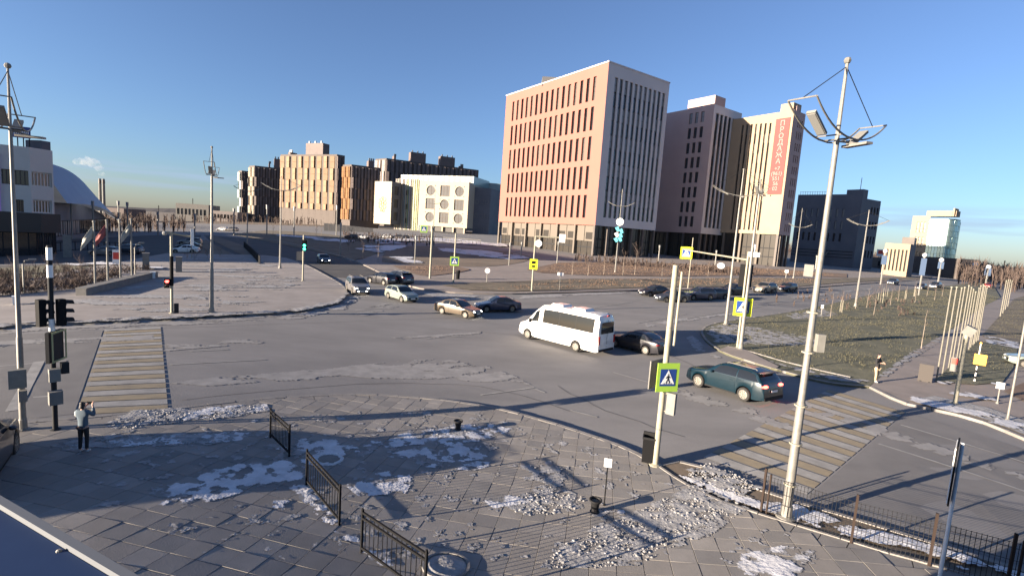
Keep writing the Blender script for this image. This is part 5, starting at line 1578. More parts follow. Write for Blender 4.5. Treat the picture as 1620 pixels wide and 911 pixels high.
# ------------------------------------------------------------------ signs
def sign_face(t, w_, h_, z, x=0.0, y=-0.09, border='sign_yellow', ped=True, name='crossing_sign', rotz=0.0, back='steel'):
    """square pedestrian-crossing sign: border sheet, blue square, white triangle, walking figure, zebra bars"""
    s_ = link(name, None, t, (x, y, z)); s_.rotation_euler = (0, 0, rotz)
    mb = MB(); mb.box(-w_ / 2, w_ / 2, 0, 0.03, -h_ / 2, h_ / 2); o = mb.mesh('board', M[border]); 
    s_.data = None
    bpy.data.objects.remove(s_)
    s_ = link(name, o, t, (x, y, z)); s_.rotation_euler = (0, 0, rotz)
    q = min(w_, h_) * 0.36
    mb = MB(); mb.box(-q, q, -0.006, -0.001, -q, q); mb.build('blue_field', M['sign_blue'], s_)
    mb = MB(); mb.poly([(-q * 0.85, -q * 0.75), (q * 0.85, -q * 0.75), (0, q * 0.85)], 0.004, 0, Matrix.Translation((0, -0.012, 0))); mb.build('white_triangle', M['white'], s_)
    mb = MB(); T = Matrix.Translation((0, -0.018, 0))
    f = q
    mb.poly([(f * 0.08 * math.cos(k * PI / 4), f * 0.36 + f * 0.08 * math.sin(k * PI / 4)) for k in range(8)], 0.004, 0, T)
    mb.poly([(-f * 0.1, f * 0.24), (f * 0.08, f * 0.25), (f * 0.1, -f * 0.18), (-f * 0.08, -f * 0.2)], 0.004, 0, T)
    mb.poly([(-f * 0.08, -f * 0.19), (f * 0.02, -f * 0.2), (-f * 0.16, -f * 0.62), (-f * 0.28, -f * 0.6)], 0.004, 0, T)
    mb.poly([(0.0, -f * 0.19), (f * 0.1, -f * 0.17), (f * 0.3, -f * 0.58), (f * 0.18, -f * 0.62)], 0.004, 0, T)
    mb.poly([(-f * 0.09, f * 0.22), (-f * 0.09, f * 0.08), (-f * 0.27, -f * 0.1), (-f * 0.31, -f * 0.03)], 0.004, 0, T)
    mb.poly([(f * 0.07, f * 0.22), (f * 0.07, f * 0.1), (f * 0.26, -f * 0.04), (f * 0.3, f * 0.03)], 0.004, 0, T)
    for k in range(4): mb.poly([(-f * 0.55 + f * 0.3 * k, -f * 0.72), (-f * 0.4 + f * 0.3 * k, -f * 0.72), (-f * 0.37 + f * 0.3 * k, -f * 0.63), (-f * 0.5 + f * 0.3 * k, -f * 0.63)], 0.004, 0, T)
    mb.build('walking_figure', M['black'], s_)
    return s_

def pole_thing(name, label, cat, base, top, r0=0.06, m_='cream_steel', group=None, facing=None, r1=None):
    B = g3(*base); r = math.hypot(B.x, B.y); h = z_top(top[0], top[1], r) - B.z
    az = math.atan2(B.x, B.y) if facing is None else facing
    t = thing(name, label, cat, B, -az, group)
    mb = MB(); mb.tube([(0, 0, -0.1), (0, 0, h)], [r0, r1 or r0 * 0.9], 12); mb.build('pole', M[m_], t, True)
    mb = MB(); mb.lathe([(r0 * 2, 0.1), (r0 * 2, 0.16), (r0 * 1.1, 0.2)], 10); mb.build('base_plate', M[m_], t)
    t['h'] = h
    return t, B, r, h
def ZZ(B, r, u, v): return z_top(u, v, r) - B.z

# near pole with the blue crossing sign
t, B, r, h = pole_thing('sign_pole', 'cream pole by the black bin carrying a blue crossing sign and a grey box', 'traffic pole', (1036, 741), (1076, 420), 0.105)
mb = MB(); z1 = ZZ(B, r, 1056, 545); mb.tube([(0.2, -0.02, z1), (0.22, -0.02, ZZ(B, r, 1080, 430))], 0.04, 8)
mb.build('conduit', M['cream_steel'], t, True)
zs = ZZ(B, r, 1060, 596)
sign_face(t, 0.84, 1.02, zs, 0.12, -0.14, 'sign_green', rotz=rad(32))
mb = MB(); mt = Matrix.Translation((-0.3, 0.12, zs + 0.02)) @ Matrix.Rotation(rad(62), 4, 'Z'); mb.box(-0.42, 0.42, -0.02, 0.02, -0.5, 0.5, 0, mt); mb.build('sign_back', M['stone'], t)
zb = ZZ(B, r, 1064, 638)
mb = MB(); mt = Matrix.Translation((0.32, -0.05, zb)) @ Matrix.Rotation(rad(-20), 4, 'Z'); mb.box(-0.15, 0.15, -0.09, 0.09, -0.38, 0.38, 0, mt); mb.build('grey_box', M['box_grey'], t)
mb = MB(); mb.tube([(0, -0.02, zb + 0.3), (0.3, -0.03, zb + 0.36)], 0.025, 6); mb.tube([(0, -0.02, zb - 0.3), (0.3, -0.03, zb - 0.33)], 0.025, 6); mb.build('bracket', M['cream_steel'], t)
mb = MB()
for f_ in (0.2, 0.45, 0.7, 0.88): mb.lathe([(0.112, h * f_), (0.112, h * f_ + 0.05)], 12)
mb.build('clamp_band', M['steel'], t)

def signal_head(t, z, x, y, lit=None, n=3, w_=0.34, rotz=0.0, s=1.0, name='signal_head'):
    o = MB(); hh = 0.34 * n * s
    o.box(-w_ / 2 * s, w_ / 2 * s, -0.1 * s, 0.12 * s, -hh / 2, hh / 2)
    sh = o.build(name, M['black'], t); sh.location = (x, y, z); sh.rotation_euler = (0, 0, rotz)
    for k in range(n):
        zc = hh / 2 - 0.34 * s * (k + 0.5)
        v = MB(); n_ = 10; rr = 0.14 * s
        for i in range(n_):
            a, b_ = PI * (i / n_) , PI * ((i + 1) / n_)
            v.quad((rr * math.cos(a), -0.1 * s, zc + rr * math.sin(a)), (rr * math.cos(b_), -0.1 * s, zc + rr * math.sin(b_)), (rr * math.cos(b_), -0.36 * s, zc + rr * math.sin(b_) - 0.03), (rr * math.cos(a), -0.36 * s, zc + rr * math.sin(a) - 0.03))
        v.build('visor', M['plastic'], sh)
        ln = MB(); ln.poly([(rr * 0.92 * math.cos(i * PI / 6), zc + rr * 0.92 * math.sin(i * PI / 6)) for i in range(12)], 0.02, 0, Matrix.Translation((0, -0.115 * s, 0)))
        ln.build('lens', M[lit[k]] if lit and lit[k] else M['carglass'], sh)
    return sh
# signal pole on the far side of the right crossing, with its arm
t, B, r, h = pole_thing('traffic_light', 'traffic light with a long arm and camera seen from behind by the teal car', 'traffic light', (1166, 553), (1184, 398), 0.085)
lenA = 4.6
za = ZZ(B, r, 1180, 411)
mb = MB(); mb.tube([(0, 0, za), (-lenA, 0.2, za + 0.42)], [0.075, 0.05], 10); mb.build('arm', M['cream_steel'], t, True)
signal_head(t, ZZ(B, r, 1175, 436), 0.0, 0.22, None, 3, 0.5, PI - 0.3, 1.65)
sign_face(t, 1.25, 1.35, ZZ(B, r, 1171, 485), 0.05, -0.13, 'sign_yellow', rotz=rad(10))
mb = MB(); mb.box(0.05, 0.75, -0.35, -0.1, h - 0.35, h - 0.02); mb.tube([(0.3, -0.2, h), (0.35, -0.25, h + 0.55)], 0.12, 8); mb.build('camera_housing', M['white'], t)
mb = MB(); mb.ball((-1.75, 0.05, za - 0.6), 0.3, 0.15, 0.24, 10); mb.build('round_lamp', M['white'], t)
sp_, B, r, h = pole_thing('sign_pole', 'thin cream pole holding a yellow crossing sign at the tip of the gantry arm', 'traffic pole', (1088, 457), (1096, 376), 0.07)
sign_face(sp_, 1.75, 1.85, ZZ(B, r, 1083, 400), -0.75, -0.12, 'sign_yellow')
# left signal pole
t, B, r, h = pole_thing('traffic_light', 'dark traffic light pole with paired signals left of the person with raised hands', 'traffic light', (88, 686), (62, 388), 0.075, 'dark_steel', facing=rad(-40))
zs = ZZ(B, r, 68, 495)
signal_head(t, zs, -0.24, 0.0, None, 3, 0.24, PI / 2 + 0.5, 0.85)
signal_head(t, zs, 0.24, 0.0, None, 3, 0.24, PI / 2 + 0.5, 0.85)
zb = ZZ(B, r, 72, 548)
mb = MB(); mt = Matrix.Translation((0.05, 0.0, zb)) @ Matrix.Rotation(rad(65), 4, 'Z'); mb.box(-0.38, 0.38, -0.05, 0.05, -0.5, 0.5, 0, mt); mb.build('sign_back', M['dark_steel'], t)
mb = MB(); mt = Matrix.Translation((0.13, 0.0, zb)) @ Matrix.Rotation(rad(65), 4, 'Z')
mb.box(-0.38, 0.38, -0.05, -0.03, -0.5, -0.44, 0, mt); mb.box(-0.38, 0.38, -0.05, -0.03, 0.44, 0.5, 0, mt); mb.box(-0.38, -0.32, -0.05, -0.03, -0.44, 0.44, 0, mt); mb.box(0.32, 0.38, -0.05, -0.03, -0.44, 0.44, 0, mt); mb.build('sign_border', M['lime'], t)
lamp_box(t, ZZ(B, r, 78, 592), 0.03, -0.16, 0.28, 0.42, 'grey_box', 'box_grey', 0.2, 0.2)
lamp_box(t, ZZ(B, r, 90, 582), 0.28, -0.05, 0.2, 0.36, 'control_box', 'dark_steel', 0.2, 0.2)
lamp_box(t, ZZ(B, r, 82, 627), 0.04, -0.18, 0.34, 0.44, 'relay_box', 'stone', 0.24, 0.2)
for f_ in (0.99, 0.9, 0.62):
    mb = MB(); mb.tube([(0, 0, h * f_ - 0.4), (0, 0, h * f_)], 0.079, 12); mb.build('white_band', M['white'], t)
# cabinet boxes on the left lamp
B = g3(37, 686)
cb = thing('electric_cabinet', 'grey electric cabinet strapped to the left street lamp', 'electric box', B, -math.atan2(B.x, B.y))
r = math.hypot(B.x, B.y)
lamp_box(cb, ZZ(B, r, 19, 597), -0.08, -0.22, 0.42, 0.6, 'cabinet_body', 'box_grey', 0.22); lamp_box(cb, ZZ(B, r, 28, 624), 0.03, -0.2, 0.2, 0.36, 'meter_box', 'stone', 0.2)
mb = MB(); zc = ZZ(B, r, 19, 597); mb.box(-0.26, 0.1, -0.338, -0.331, zc - 0.25, zc + 0.25); mb.build('cabinet_door', M['box_grey'], cb)
# far left signals and poles
t, B, r, h = pole_thing('traffic_light', 'signal pole on the far plaza showing a red light', 'traffic light', (272, 498), (268, 367), 0.1)
signal_head(t, ZZ(B, r, 265, 448), -0.3, -0.05, ('red_on', None), 2, 0.34, rad(5), 1.0)
za = ZZ(B, r, 268, 371)
mb = MB(); mb.tube([(-0.3, 0, za + 0.15), (1.3, 0, za - 0.1)], 0.07, 8); mb.build('arm', M['cream_steel'], t, True)
mb = MB(); mb.box(1.2, 1.4, -0.1, 0.02, za - 0.75, za + 0.45); mb.build('white_plate', M['white'], t)
mb = MB(); mb.ball((-0.4, 0, za + 0.08), 0.16, n=8); mb.build('lamp_head', M['lampglass'], t)
lamp_box(t, ZZ(B, r, 276, 488), 0.28, 0, 0.3, 0.75, 'relay_box', 'dark_steel', 0.25)
mb = MB(); mb.tube([(0, 0, 2.2), (0, 0, 4.4)], 0.12, 12); mb.build('black_sleeve', M['black'], t)
t, B, r, h = pole_thing('traffic_light', 'signal pole at the right tip of the far plaza showing green lights', 'traffic light', (479, 446), (483, 372), 0.1)
signal_head(t, ZZ(B, r, 483, 388), 0.12, -0.16, (None, 'green_on', 'green_on'), 3, 0.4, rad(-5), 1.25)
mb = MB(); mb.box(-0.75, 0.15, 0.05, 0.1, ZZ(B, r, 477, 412), ZZ(B, r, 477, 398)); mb.build('sign_back', M['stone'], t)
# gantry before the school
A = g3(680, 442); Bq = g3(717, 449)
t = thing('portal_frame', 'pale portal of two posts and a cross beam with a blue crossing sign', 'gantry', A, -math.atan2(A.x, A.y))
rA = math.hypot(A.x, A.y); hA = z_top(681, 318, rA) - A.z; hB = z_top(720, 369, math.hypot(Bq.x, Bq.y)) - Bq.z
mi = Matrix.Rotation(math.atan2(A.x, A.y), 3, 'Z'); dB = mi @ (Bq - A)
hbm = z_top(681, 366, rA) - A.z
mb = MB(); mb.tube([(0, 0, -0.1), (0, 0, hbm + 0.3)], [0.16, 0.12], 10); mb.build('post', M['cream_steel'], t, True)
mb = MB(); mb.tube([(dB.x, dB.y, dB.z - 0.1), (dB.x, dB.y, dB.z + hB)], [0.12, 0.1], 10); mb.build('post', M['cream_steel'], t, True)
mb = MB(); mb.tube([(0, 0, hbm), (dB.x, dB.y, dB.z + hB)], 0.09, 8); mb.build('beam', M['dark_steel'], t)
sign_face(t, 1.2, 1.2, dB.z + z_top(717, 413, math.hypot(Bq.x, Bq.y)) - Bq.z, dB.x, dB.y - 0.16, 'sign_green')
sign_face(t, 0.95, 0.95, z_top(664, 362, rA) - A.z, -1.15, -0.1, 'sign_green')
# yellow sign pole with arm in front of the salmon office
t, B, r, h = pole_thing('sign_pole', 'pole with a yellow sign, white disc and short arm before the salmon office', 'traffic pole', (841, 462), (847, 373), 0.11)
mb = MB(); z_ = ZZ(B, r, 844, 418); mb.box(-0.5, 0.5, -0.16, -0.12, z_ - 0.65, z_ + 0.65); mb.build('yellow_board', M['sign_yellow'], t)
mb = MB(); mb.box(-0.26, 0.26, -0.168, -0.161, z_ + 0.05, z_ + 0.42); mb.box(-0.2, 0.2, -0.168, -0.161, z_ - 0.4, z_ - 0.12); mb.build('black_pictogram', M['black'], t)
mb = MB(); z_ = ZZ(B, r, 850, 385); mb.lathe([(0.45, -0.03), (0.45, 0.03)], 16, 0, Matrix.Translation((0.42, -0.1, z_)) @ Matrix.Rotation(PI / 2, 4, 'X')); mb.build('round_sign', M['white'], t)
mb = MB(); z_ = ZZ(B, r, 847, 374); mb.tube([(0, 0, z_), (3.3, 0, z_ + 0.05)], 0.09, 8); mb.build('arm', M['cream_steel'], t)
mb = MB(); mb.box(3.0, 3.75, -0.12, 0.0, z_ - 0.55, z_ + 0.5); mb.build('white_plate', M['white'], t)
mb = MB(); mb.tube([(0.0, 0.28, 0), (0.0, 0.28, ZZ(B, r, 843, 380))], 0.1, 8); mb.build('second_post', M['dark_steel'], t)

def small_sign(base, top, label, w_=0.6, h_=0.6, m_='white', round_=False, post='steel', cat='sign', name='small_sign', pr=0.035, rot=0.0):
    t, B, r, h = pole_thing(name, label, cat, base, top, max(pr, r0min(base)), post)
    mb = MB()
    if round_: mb.lathe([(w_ / 2, -0.02), (w_ / 2, 0.02)], 16, 0, Matrix.Translation((0, -0.06, h - h_ / 2)) @ Matrix.Rotation(PI / 2, 4, 'X'))
    else: mb.box(-w_ / 2, w_ / 2, -0.1, -0.06, h - h_, h, 0, Matrix.Rotation(rot, 4, 'Z'))
    mb.build('sign_board', M[m_], t)
    return t, B, r, h
def r0min(base):
    x, y = g2(*base); return math.hypot(x, y) * 0.0008
t, B, r, h = small_sign((955, 806), (955, 722), 'black post with a small white square sign beside the near urn planter', 0.22, 0.26, 'white', post='black', pr=0.02)
small_sign((770, 447), (771, 424), 'white round sign on a short post right of the portal', 0.75, 0.75, 'white', True)
small_sign((885, 461), (886, 431), 'short grey post with twin white plates on the dry verge', 0.85, 0.4, 'white')
small_sign((1243, 441), (1244, 427), 'low white square sign on the verge above the parked silver car', 0.7, 0.6, 'white')
small_sign((1299, 500), (1300, 482), 'short post with a pale top on the right lawn beside the nearest lamp', 0.25, 0.4, 'white')
small_sign((1577, 641), (1581, 604), 'small white square sign on a post near the right edge', 0.32, 0.34, 'white')
small_sign((1541, 606), (1551, 541), 'striped post with an orange square sign behind the cream poles', 0.1, 0.1, 'orange', post='white')
B = g3(1541, 606); r = math.hypot(B.x, B.y); o = [x for x in bpy.data.objects if x.name.startswith('small_sign') and (x.location - B).length < 0.01][0]
z_ = z_top(1548, 568, r) - B.z; mb = MB(); mb.box(-0.2, 0.38, -0.12, -0.07, z_ - 0.33, z_ + 0.33); mb.build('orange_board', M['orange'], o)

for zz in (0.3, 0.7, 1.1):
    mb = MB(); mb.lathe([(0.06, zz), (0.06, zz + 0.16)], 8); mb.build('black_stripe', M['black'], o)
t, B, r, h = pole_thing('street_lamp', 'cream lamp post with a square head and red notice before the cream poles', 'street lamp', (1510, 642), (1541, 522), 0.1)
mb = MB(); mt = Matrix.Translation((0.1, -0.1, h)) @ Matrix.Rotation(rad(25), 4, 'Y'); mb.box(-0.22, 0.22, -0.35, 0.35, -0.3, 0.16, 0, mt); mb.build('lamp_head', M['stone'], t)
z_ = ZZ(B, r, 1516, 578); mb = MB(); mb.box(-0.42, -0.12, -0.12, -0.09, z_ - 0.34, z_ + 0.4); mb.build('notice_board', M['stone'], t); mb = MB(); mb.box(-0.4, -0.14, -0.13, -0.123, z_ + 0.05, z_ + 0.36); mb.build('red_print', M['sign_red'], t)
t, B, r, h = pole_thing('flagpole', 'tall white pole rising at the right edge beside the small square sign', 'pole', (1593, 668), (1640, 440), 0.05, 'steel')
t, B, r, h = pole_thing('road_sign', 'white sign pole seen edge-on leaning over the mesh fence at lower right', 'road sign', (1478, 960), (1568, 712), 0.035, 'white')
az = math.atan2(B.x, B.y)
mb = MB(); mb.box(-0.015, 0.015, -0.35, 0.35, h - 1.25, h); mb.build('sign_plate', M['black'], t).location = (-0.06, 0, 0)
mb = MB(); mb.box(-0.035, -0.018, -0.35, 0.35, h - 1.2, h - 0.05); mb.build('plate_face', M['white'], t).location = (-0.06, 0, 0)
# leaning info board and litter bins
B = g3(1462, 606); bd = thing('notice_stand', 'small brown upright board on the path beside the cream poles', 'board', B, -math.atan2(B.x, B.y))
mb = MB(); mb.box(-0.34, 0.34, -0.05, 0.05, 0.1, 1.15, 0, Matrix.Rotation(rad(-6), 4, 'X')); mb.build('board_panel', M['board'], bd); mb = MB(); mb.box(-0.25, -0.17, -0.1, 0.1, 0, 0.14); mb.box(0.17, 0.25, -0.1, 0.1, 0, 0.14); mb.build('foot', M['dark_steel'], bd)
B = g3(1023, 737, 0.13); bi = thing('litter_bin', 'black box litter bin at the foot of the blue crossing sign pole', 'litter bin', B, rad(-18))
mb = MB(); mb.add([(-.19, -.16, 0.06), (.19, -.16, .06), (.19, .16, .06), (-.19, .16, .06), (-.21, -.18, .95), (.21, -.18, .95), (.21, .18, .95), (-.21, .18, .95)], [(3, 2, 1, 0), (0, 1, 5, 4), (1, 2, 6, 5), (2, 3, 7, 6), (3, 0, 4, 7)]); mb.add([(-.17, -.14, .9), (.17, -.14, .9), (.17, .14, .9), (-.17, .14, .9)], [(0, 1, 2, 3)]); mb.build('bin_body', M['black'], bi)
mb = MB(); mb.box(-.23, .23, -.2, -.16, .93, 1.0); mb.box(-.23, .23, .16, .2, .93, 1.0); mb.box(-.23, -.19, -.16, .16, .93, 1.0); mb.box(.19, .23, -.16, .16, .93, 1.0); mb.box(-.22, .22, .1, .18, 1.003, 1.1); mb.build('bin_rim', M['plastic'], bi)
B = g3(724, 443, 0.12); bi = thing('litter_bin', 'dark slim litter bin right of the portal post on the far pavement', 'litter bin', B, 0)
mb = MB(); mb.lathe([(0.25, 0), (0.3, 1.25), (0.24, 1.25), (0.22, 0.9)], 10); mb.build('bin_body', M['black'], bi); mb = MB(); mb.lathe([(0.32, 1.2), (0.32, 1.3), (0.25, 1.3)], 10); mb.build('bin_rim', M['plastic'], bi)
# urn planters
for (u, v), lb in (((724, 685), 'small dark urn planter beside the trodden snow near the kerb'), ((940, 817), 'small dark urn planter beside the white square sign')):
    B = g3(u, v, 0.14); ur = thing('urn_planter', lb, 'planter', B, 0, 'dark urn planters on the plaza')
    mb = MB(); mb.lathe([(0.13, 0), (0.15, 0.03), (0.1, 0.08), (0.13, 0.3), (0.19, 0.36), (0.19, 0.4), (0.15, 0.4), (0.13, 0.33)], 14); mb.build('urn_body', M['plastic'], ur, True)
    mb = MB(); mb.lathe([(0.14, 0.34), (0.05, 0.37)], 12); mb.build('soil_fill', M['soil'], ur)
# round snow-filled planter at the bottom edge and a ring of snow (manhole)
B = g3(705, 905, 0.14); rp = thing('round_planter', 'round tree ring in the paving heaped with snow at the bottom edge', 'planter', B, 0)
rp.matrix_world = paver_frame(B.x, B.y)
mb = MB(); mb.lathe([(0.56, 0), (0.56, 0.05), (0.5, 0.05), (0.5, 0.02)], 28); mb.build('stone_ring', M['pave3'], rp); mb = MB(); mb.lathe([(0.49, 0.015), (0.36, 0.06), (0.15, 0.09)], 20); mb.build('snow_fill', M['snowdirt'], rp, True)
B = g3(520, 733, 0.147); mh = thing('manhole_cover', 'round manhole cover ringed with snow between the first two railings', 'manhole cover', B, 0)
mh.matrix_world = paver_frame(B.x, B.y)
mb = MB(); mb.lathe([(0.36, 0), (0.36, 0.012), (0.33, 0.016)], 24); mb.build('iron_lid', M['stone'], mh)
mb = MB(); rnd = random.Random(3)
for k in range(40):
    a = 2 * PI * k / 40; r_ = 0.42 + rnd.uniform(-0.03, 0.03); mb.ball((r_ * math.cos(a), r_ * math.sin(a), 0.015), 0.07, 0.07, 0.035, 6)
mb.build('snow_ring', M['snow'], mh, True)

# ------------------------------------------------------------------ railings on the plaza
def railing(a, b_, label, h=1.02, nbar=13):
    A, B = g3(*a, 0.14), g3(*b_, 0.14)
    d = B - A; L = math.hypot(d.x, d.y)
    t = thing('railing', label, 'railing', A, math.atan2(d.y, d.x), 'black railing panels in a diagonal row')
    dz = d.z
    for x in (0.03, L - 0.03):
        mb = MB(); z = dz * x / L; mb.box(x - 0.025, x + 0.025, -0.025, 0.025, z - 0.05, z + h + 0.06); mb.lathe([(0.035, z + h + 0.06), (0.02, z + h + 0.1)], 8, 0, Matrix.Translation((x, 0, 0))); mb.build('post', M['black'], t)
    for nm, zz in (('top_rail', h), ('bottom_rail', 0.14), ('middle_rail', h - 0.14)):
        mb = MB(); r_ = 0.023
        mb.add([(0.056, y, zz + q + dz * 0.05 / L) for y in (-r_, r_) for q in (-r_, r_)] + [(L - 0.056, y, zz + q + dz) for y in (-r_, r_) for q in (-r_, r_)], [(0, 1, 3, 2), (4, 6, 7, 5), (0, 4, 5, 1), (2, 3, 7, 6), (1, 5, 7, 3), (0, 2, 6, 4)])
        mb.build(nm, M['black'], t)
    for k in range(nbar):
        x = L * (k + 1) / (nbar + 1)
        mb = MB(); mb.tube([(x, 0, 0.16 + dz * x / L), (x, 0, h - 0.02 + dz * x / L)], 0.011, 5); mb.build('bar', M['black'], t)
railing((427, 698), (458, 729), 'black railing panel nearest the road, furthest of the three on the plaza')
railing((484, 773), (537, 839), 'black railing panel in the middle of the diagonal row with snow at its foot')
railing((570, 882), (672, 960), 'black railing panel cut by the bottom edge, nearest of the row')
ragged('railing_snow', 'little snow drifts caught at the feet of the railings', [[(455, 772), (490, 776), (540, 838), (520, 846), (480, 805)], [(420, 694), (455, 722), (448, 728), (415, 702)], [(565, 880), (600, 884), (640, 911), (600, 905)]], M['snow'], cell=0.04, off=0.15, nscale=2.0, thr=0.25, fall=0.25, height=0.04)

# ------------------------------------------------------------------ welded mesh fence along the right road
def mesh_fence(pts):
    P = [g3(*p, 0.12) for p in pts]
    for k in range(len(P) - 1):
        A, B = P[k], P[k + 1]
        d = B - A; L = math.hypot(d.x, d.y)
        lb = ('mesh fence panel right at the foot of the nearest street lamp', 'second mesh fence panel from the nearest street lamp', 'third mesh fence panel, behind the edge-on white sign pole', 'mesh fence panel running out at the lower right corner')[k]
        t = thing('mesh_fence', lb, 'fence', A, math.atan2(d.y, d.x), 'thin wire mesh fence panels along the right road')
        mb = MB(); mb.box(-0.028, 0.028, -0.028, 0.028, -0.1, 1.32); mb.build('post', M['rust'], t)
        if k == 0 or k == len(P) - 2:
            mb = MB(); mb.box(0.13, 0.17, -0.025, 0.025, -0.1, 1.2); mb.build('post', M['rust'], t)
        mb = MB(); n_ = int(L / 0.085)
        for i in range(1, n_):
            x = L * i / n_; z = d.z * x / L
            mb.tube([(x, 0, z + 0.05), (x, 0, z + 1.12)], 0.0065, 4, cap=False)
        for zz in (0.1, 0.4, 0.7, 0.98, 1.1):
            mb.tube([(0.03, 0.01, zz), (L - 0.03, 0.01, zz + d.z)], 0.006, 4, cap=False)
        o = mb.build('wire_mesh', M['dark_steel'], t); o['kind'] = 'stuff'
mesh_fence([(1203, 815), (1345, 866), (1468, 902), (1590, 940), (1720, 978)])

# ------------------------------------------------------------------ cream poles beside the path
POLES = [((1481, 603), (1506, 455)), ((1490, 597), (1513, 455)), ((1500, 585), (1520, 456)), ((1505, 583), (1524, 455)), ((1512, 577), (1529, 452)), ((1517, 573), (1533, 455)), ((1522, 566), (1537, 458)), ((1527, 560), (1541, 462)),
         ((1532, 556), (1544, 456)), ((1535, 552), (1547, 452)), ((1539, 548), (1549, 450)), ((1541, 546), (1551, 452)), ((1544, 543), (1555, 453)), ((1547, 540), (1558, 456))]
words_ = ['first', 'second', 'third', 'fourth', 'fifth', 'sixth', 'seventh', 'eighth', 'ninth', 'tenth', 'eleventh', 'twelfth', 'thirteenth', 'last']
for k, (b_, tp) in enumerate(POLES):
    B = g3(*b_, 0.1); r = math.hypot(B.x, B.y); h = z_top(tp[0], tp[1], r) - B.z
    t = thing('slim_pole', 'slim cream pole beside the path, %s from the near end of its clump' % words_[k], 'pole', B, 0, 'slim cream poles in a clump beside the path')
    mb = MB(); mb.tube([(0, 0, -0.1), (0.0, 0.0, h)], [0.045, 0.035], 8); mb.build('shaft', M['pale_pole'], t, True)
    mb = MB(); mb.lathe([(0.06, h), (0.05, h + 0.05), (0.015, h + 0.07)], 8); mb.build('cap', M['cream_steel'], t)
for k, (b_, tp) in enumerate((((1582, 502), (1588, 444)), ((1586, 497), (1591, 443)), ((1590, 491), (1595, 443)), ((1594, 486), (1598, 444)))):
    B = g3(*b_, 0.1); r = math.hypot(B.x, B.y); h = z_top(tp[0], tp[1], r) - B.z
    t = thing('slim_pole', 'slim cream pole in the far clump along the path, %s from the near end' % words_[k], 'pole', B, 0, 'slim cream poles in a clump beside the path')
    mb = MB(); mb.tube([(0, 0, -0.1), (0, 0, h)], [0.07, 0.06], 7); mb.build('shaft', M['pale_pole'], t, True)
    mb = MB(); mb.lathe([(0.09, h), (0.07, h + 0.08)], 7); mb.build('cap', M['cream_steel'], t)

# ------------------------------------------------------------------ flag poles with flags and the low stone wall
A, B = g3(131, 470, 0.1), g3(246, 440, 0.1)
wl_ = thing('low_wall', 'low dark stone wall in front of the four flagpoles', 'wall', A, math.atan2((B - A).y, (B - A).x))
L = math.hypot((B - A).x, (B - A).y); dz = (B - A).z
mb = MB(); mb.add([(0, -0.25, -0.2), (L, -0.25, dz - 0.2), (L, 0.5, dz - 0.2), (0, 0.5, -0.2), (0, -0.25, 0.6), (L, -0.25, dz + 0.55), (L, 0.5, dz + 0.55), (0, 0.5, 0.6)], [(0, 1, 5, 4), (1, 2, 6, 5), (2, 3, 7, 6), (3, 0, 4, 7), (4, 5, 6, 7)]); mb.build('wall_body', M['stone'], wl_)
n_ = int(L / 1.5)
for k in range(n_):
    x0, x1 = L * k / n_ + 0.02, L * (k + 1) / n_ - 0.02
    mb = MB(); mb.add([(x, y, z + dz * x / L) for z in (0.603, 0.68) for y in (-0.3, 0.55) for x in (x0, x1)], [(0, 2, 3, 1), (4, 5, 7, 6), (0, 1, 5, 4), (1, 3, 7, 5), (3, 2, 6, 7), (2, 0, 4, 6)]); mb.build('coping_stone', M['stone'], wl_)
def flag(P, w_, h_, m_, label, seed):
    rnd = random.Random(seed); mb = MB(); nx, nz = 8, 8
    for i in range(nx + 1):
        for j in range(nz + 1):
            u, v = i / nx, j / nz
            x = -u * w_ * (0.55 + 0.15 * v); z = -v * h_ - u * h_ * 1.1
            y = 0.16 * math.sin(u * 7 + v * 2 + seed) * u + 0.05 * math.sin(v * 9)
            mb.v.append((x, y, z))
    for i in range(nx):
        for j in range(nz):
            a = i * (nz + 1) + j; mb.f.append((a, a + nz + 1, a + nz + 2, a + 1)); mb.m.append(0)
    o = mb.build('flag', M[m_], None, True, P); o.rotation_euler = (0, 0, -math.atan2(P.x, P.y))
    so_ = o.modifiers.new('cloth_thickness', 'SOLIDIFY'); so_.thickness = 0.015
    return tag(o, label, 'flag', 'flags on the flagpoles')
for k, (b_, tp, m_) in enumerate((((151, 458), (151, 352), 'flagw'), ((171, 453), (171, 350), 'flagr'), ((191, 448), (190, 349), None), ((209, 444), (209, 348), 'flagw'))):
    B = g3(*b_, 0.1); r = math.hypot(B.x, B.y); h = z_top(tp[0], tp[1], r) - B.z
    t = thing('flagpole', ('white flagpole nearest the camera, leftmost on the low wall', 'second white flagpole, carrying the reddish flag', 'third white flagpole, the one without a flag', 'fourth white flagpole by the gooseneck lamp')[k], 'flagpole', B, -math.atan2(B.x, B.y), 'white flagpoles behind the low wall')
    mb = MB(); mb.tube([(0, 0, 0), (0, 0, h)], [0.1, 0.075], 10); mb.build('pole', M['box_grey'], t, True)
    mb = MB(); mb.ball((0, 0, h + 0.06), 0.13, n=8); mb.build('finial', M['box_grey'], t)
    if m_: flag(B + Vector((math.cos(math.atan2(B.x, B.y)) * -0.1, math.sin(math.atan2(B.x, B.y)) * 0.1, h - 0.3)), 1.3, 1.15, m_, ('limp pale flag on the leftmost flagpole', 'limp reddish flag on the second flagpole', '', 'limp pale flag swinging left on the fourth flagpole')[k], k)
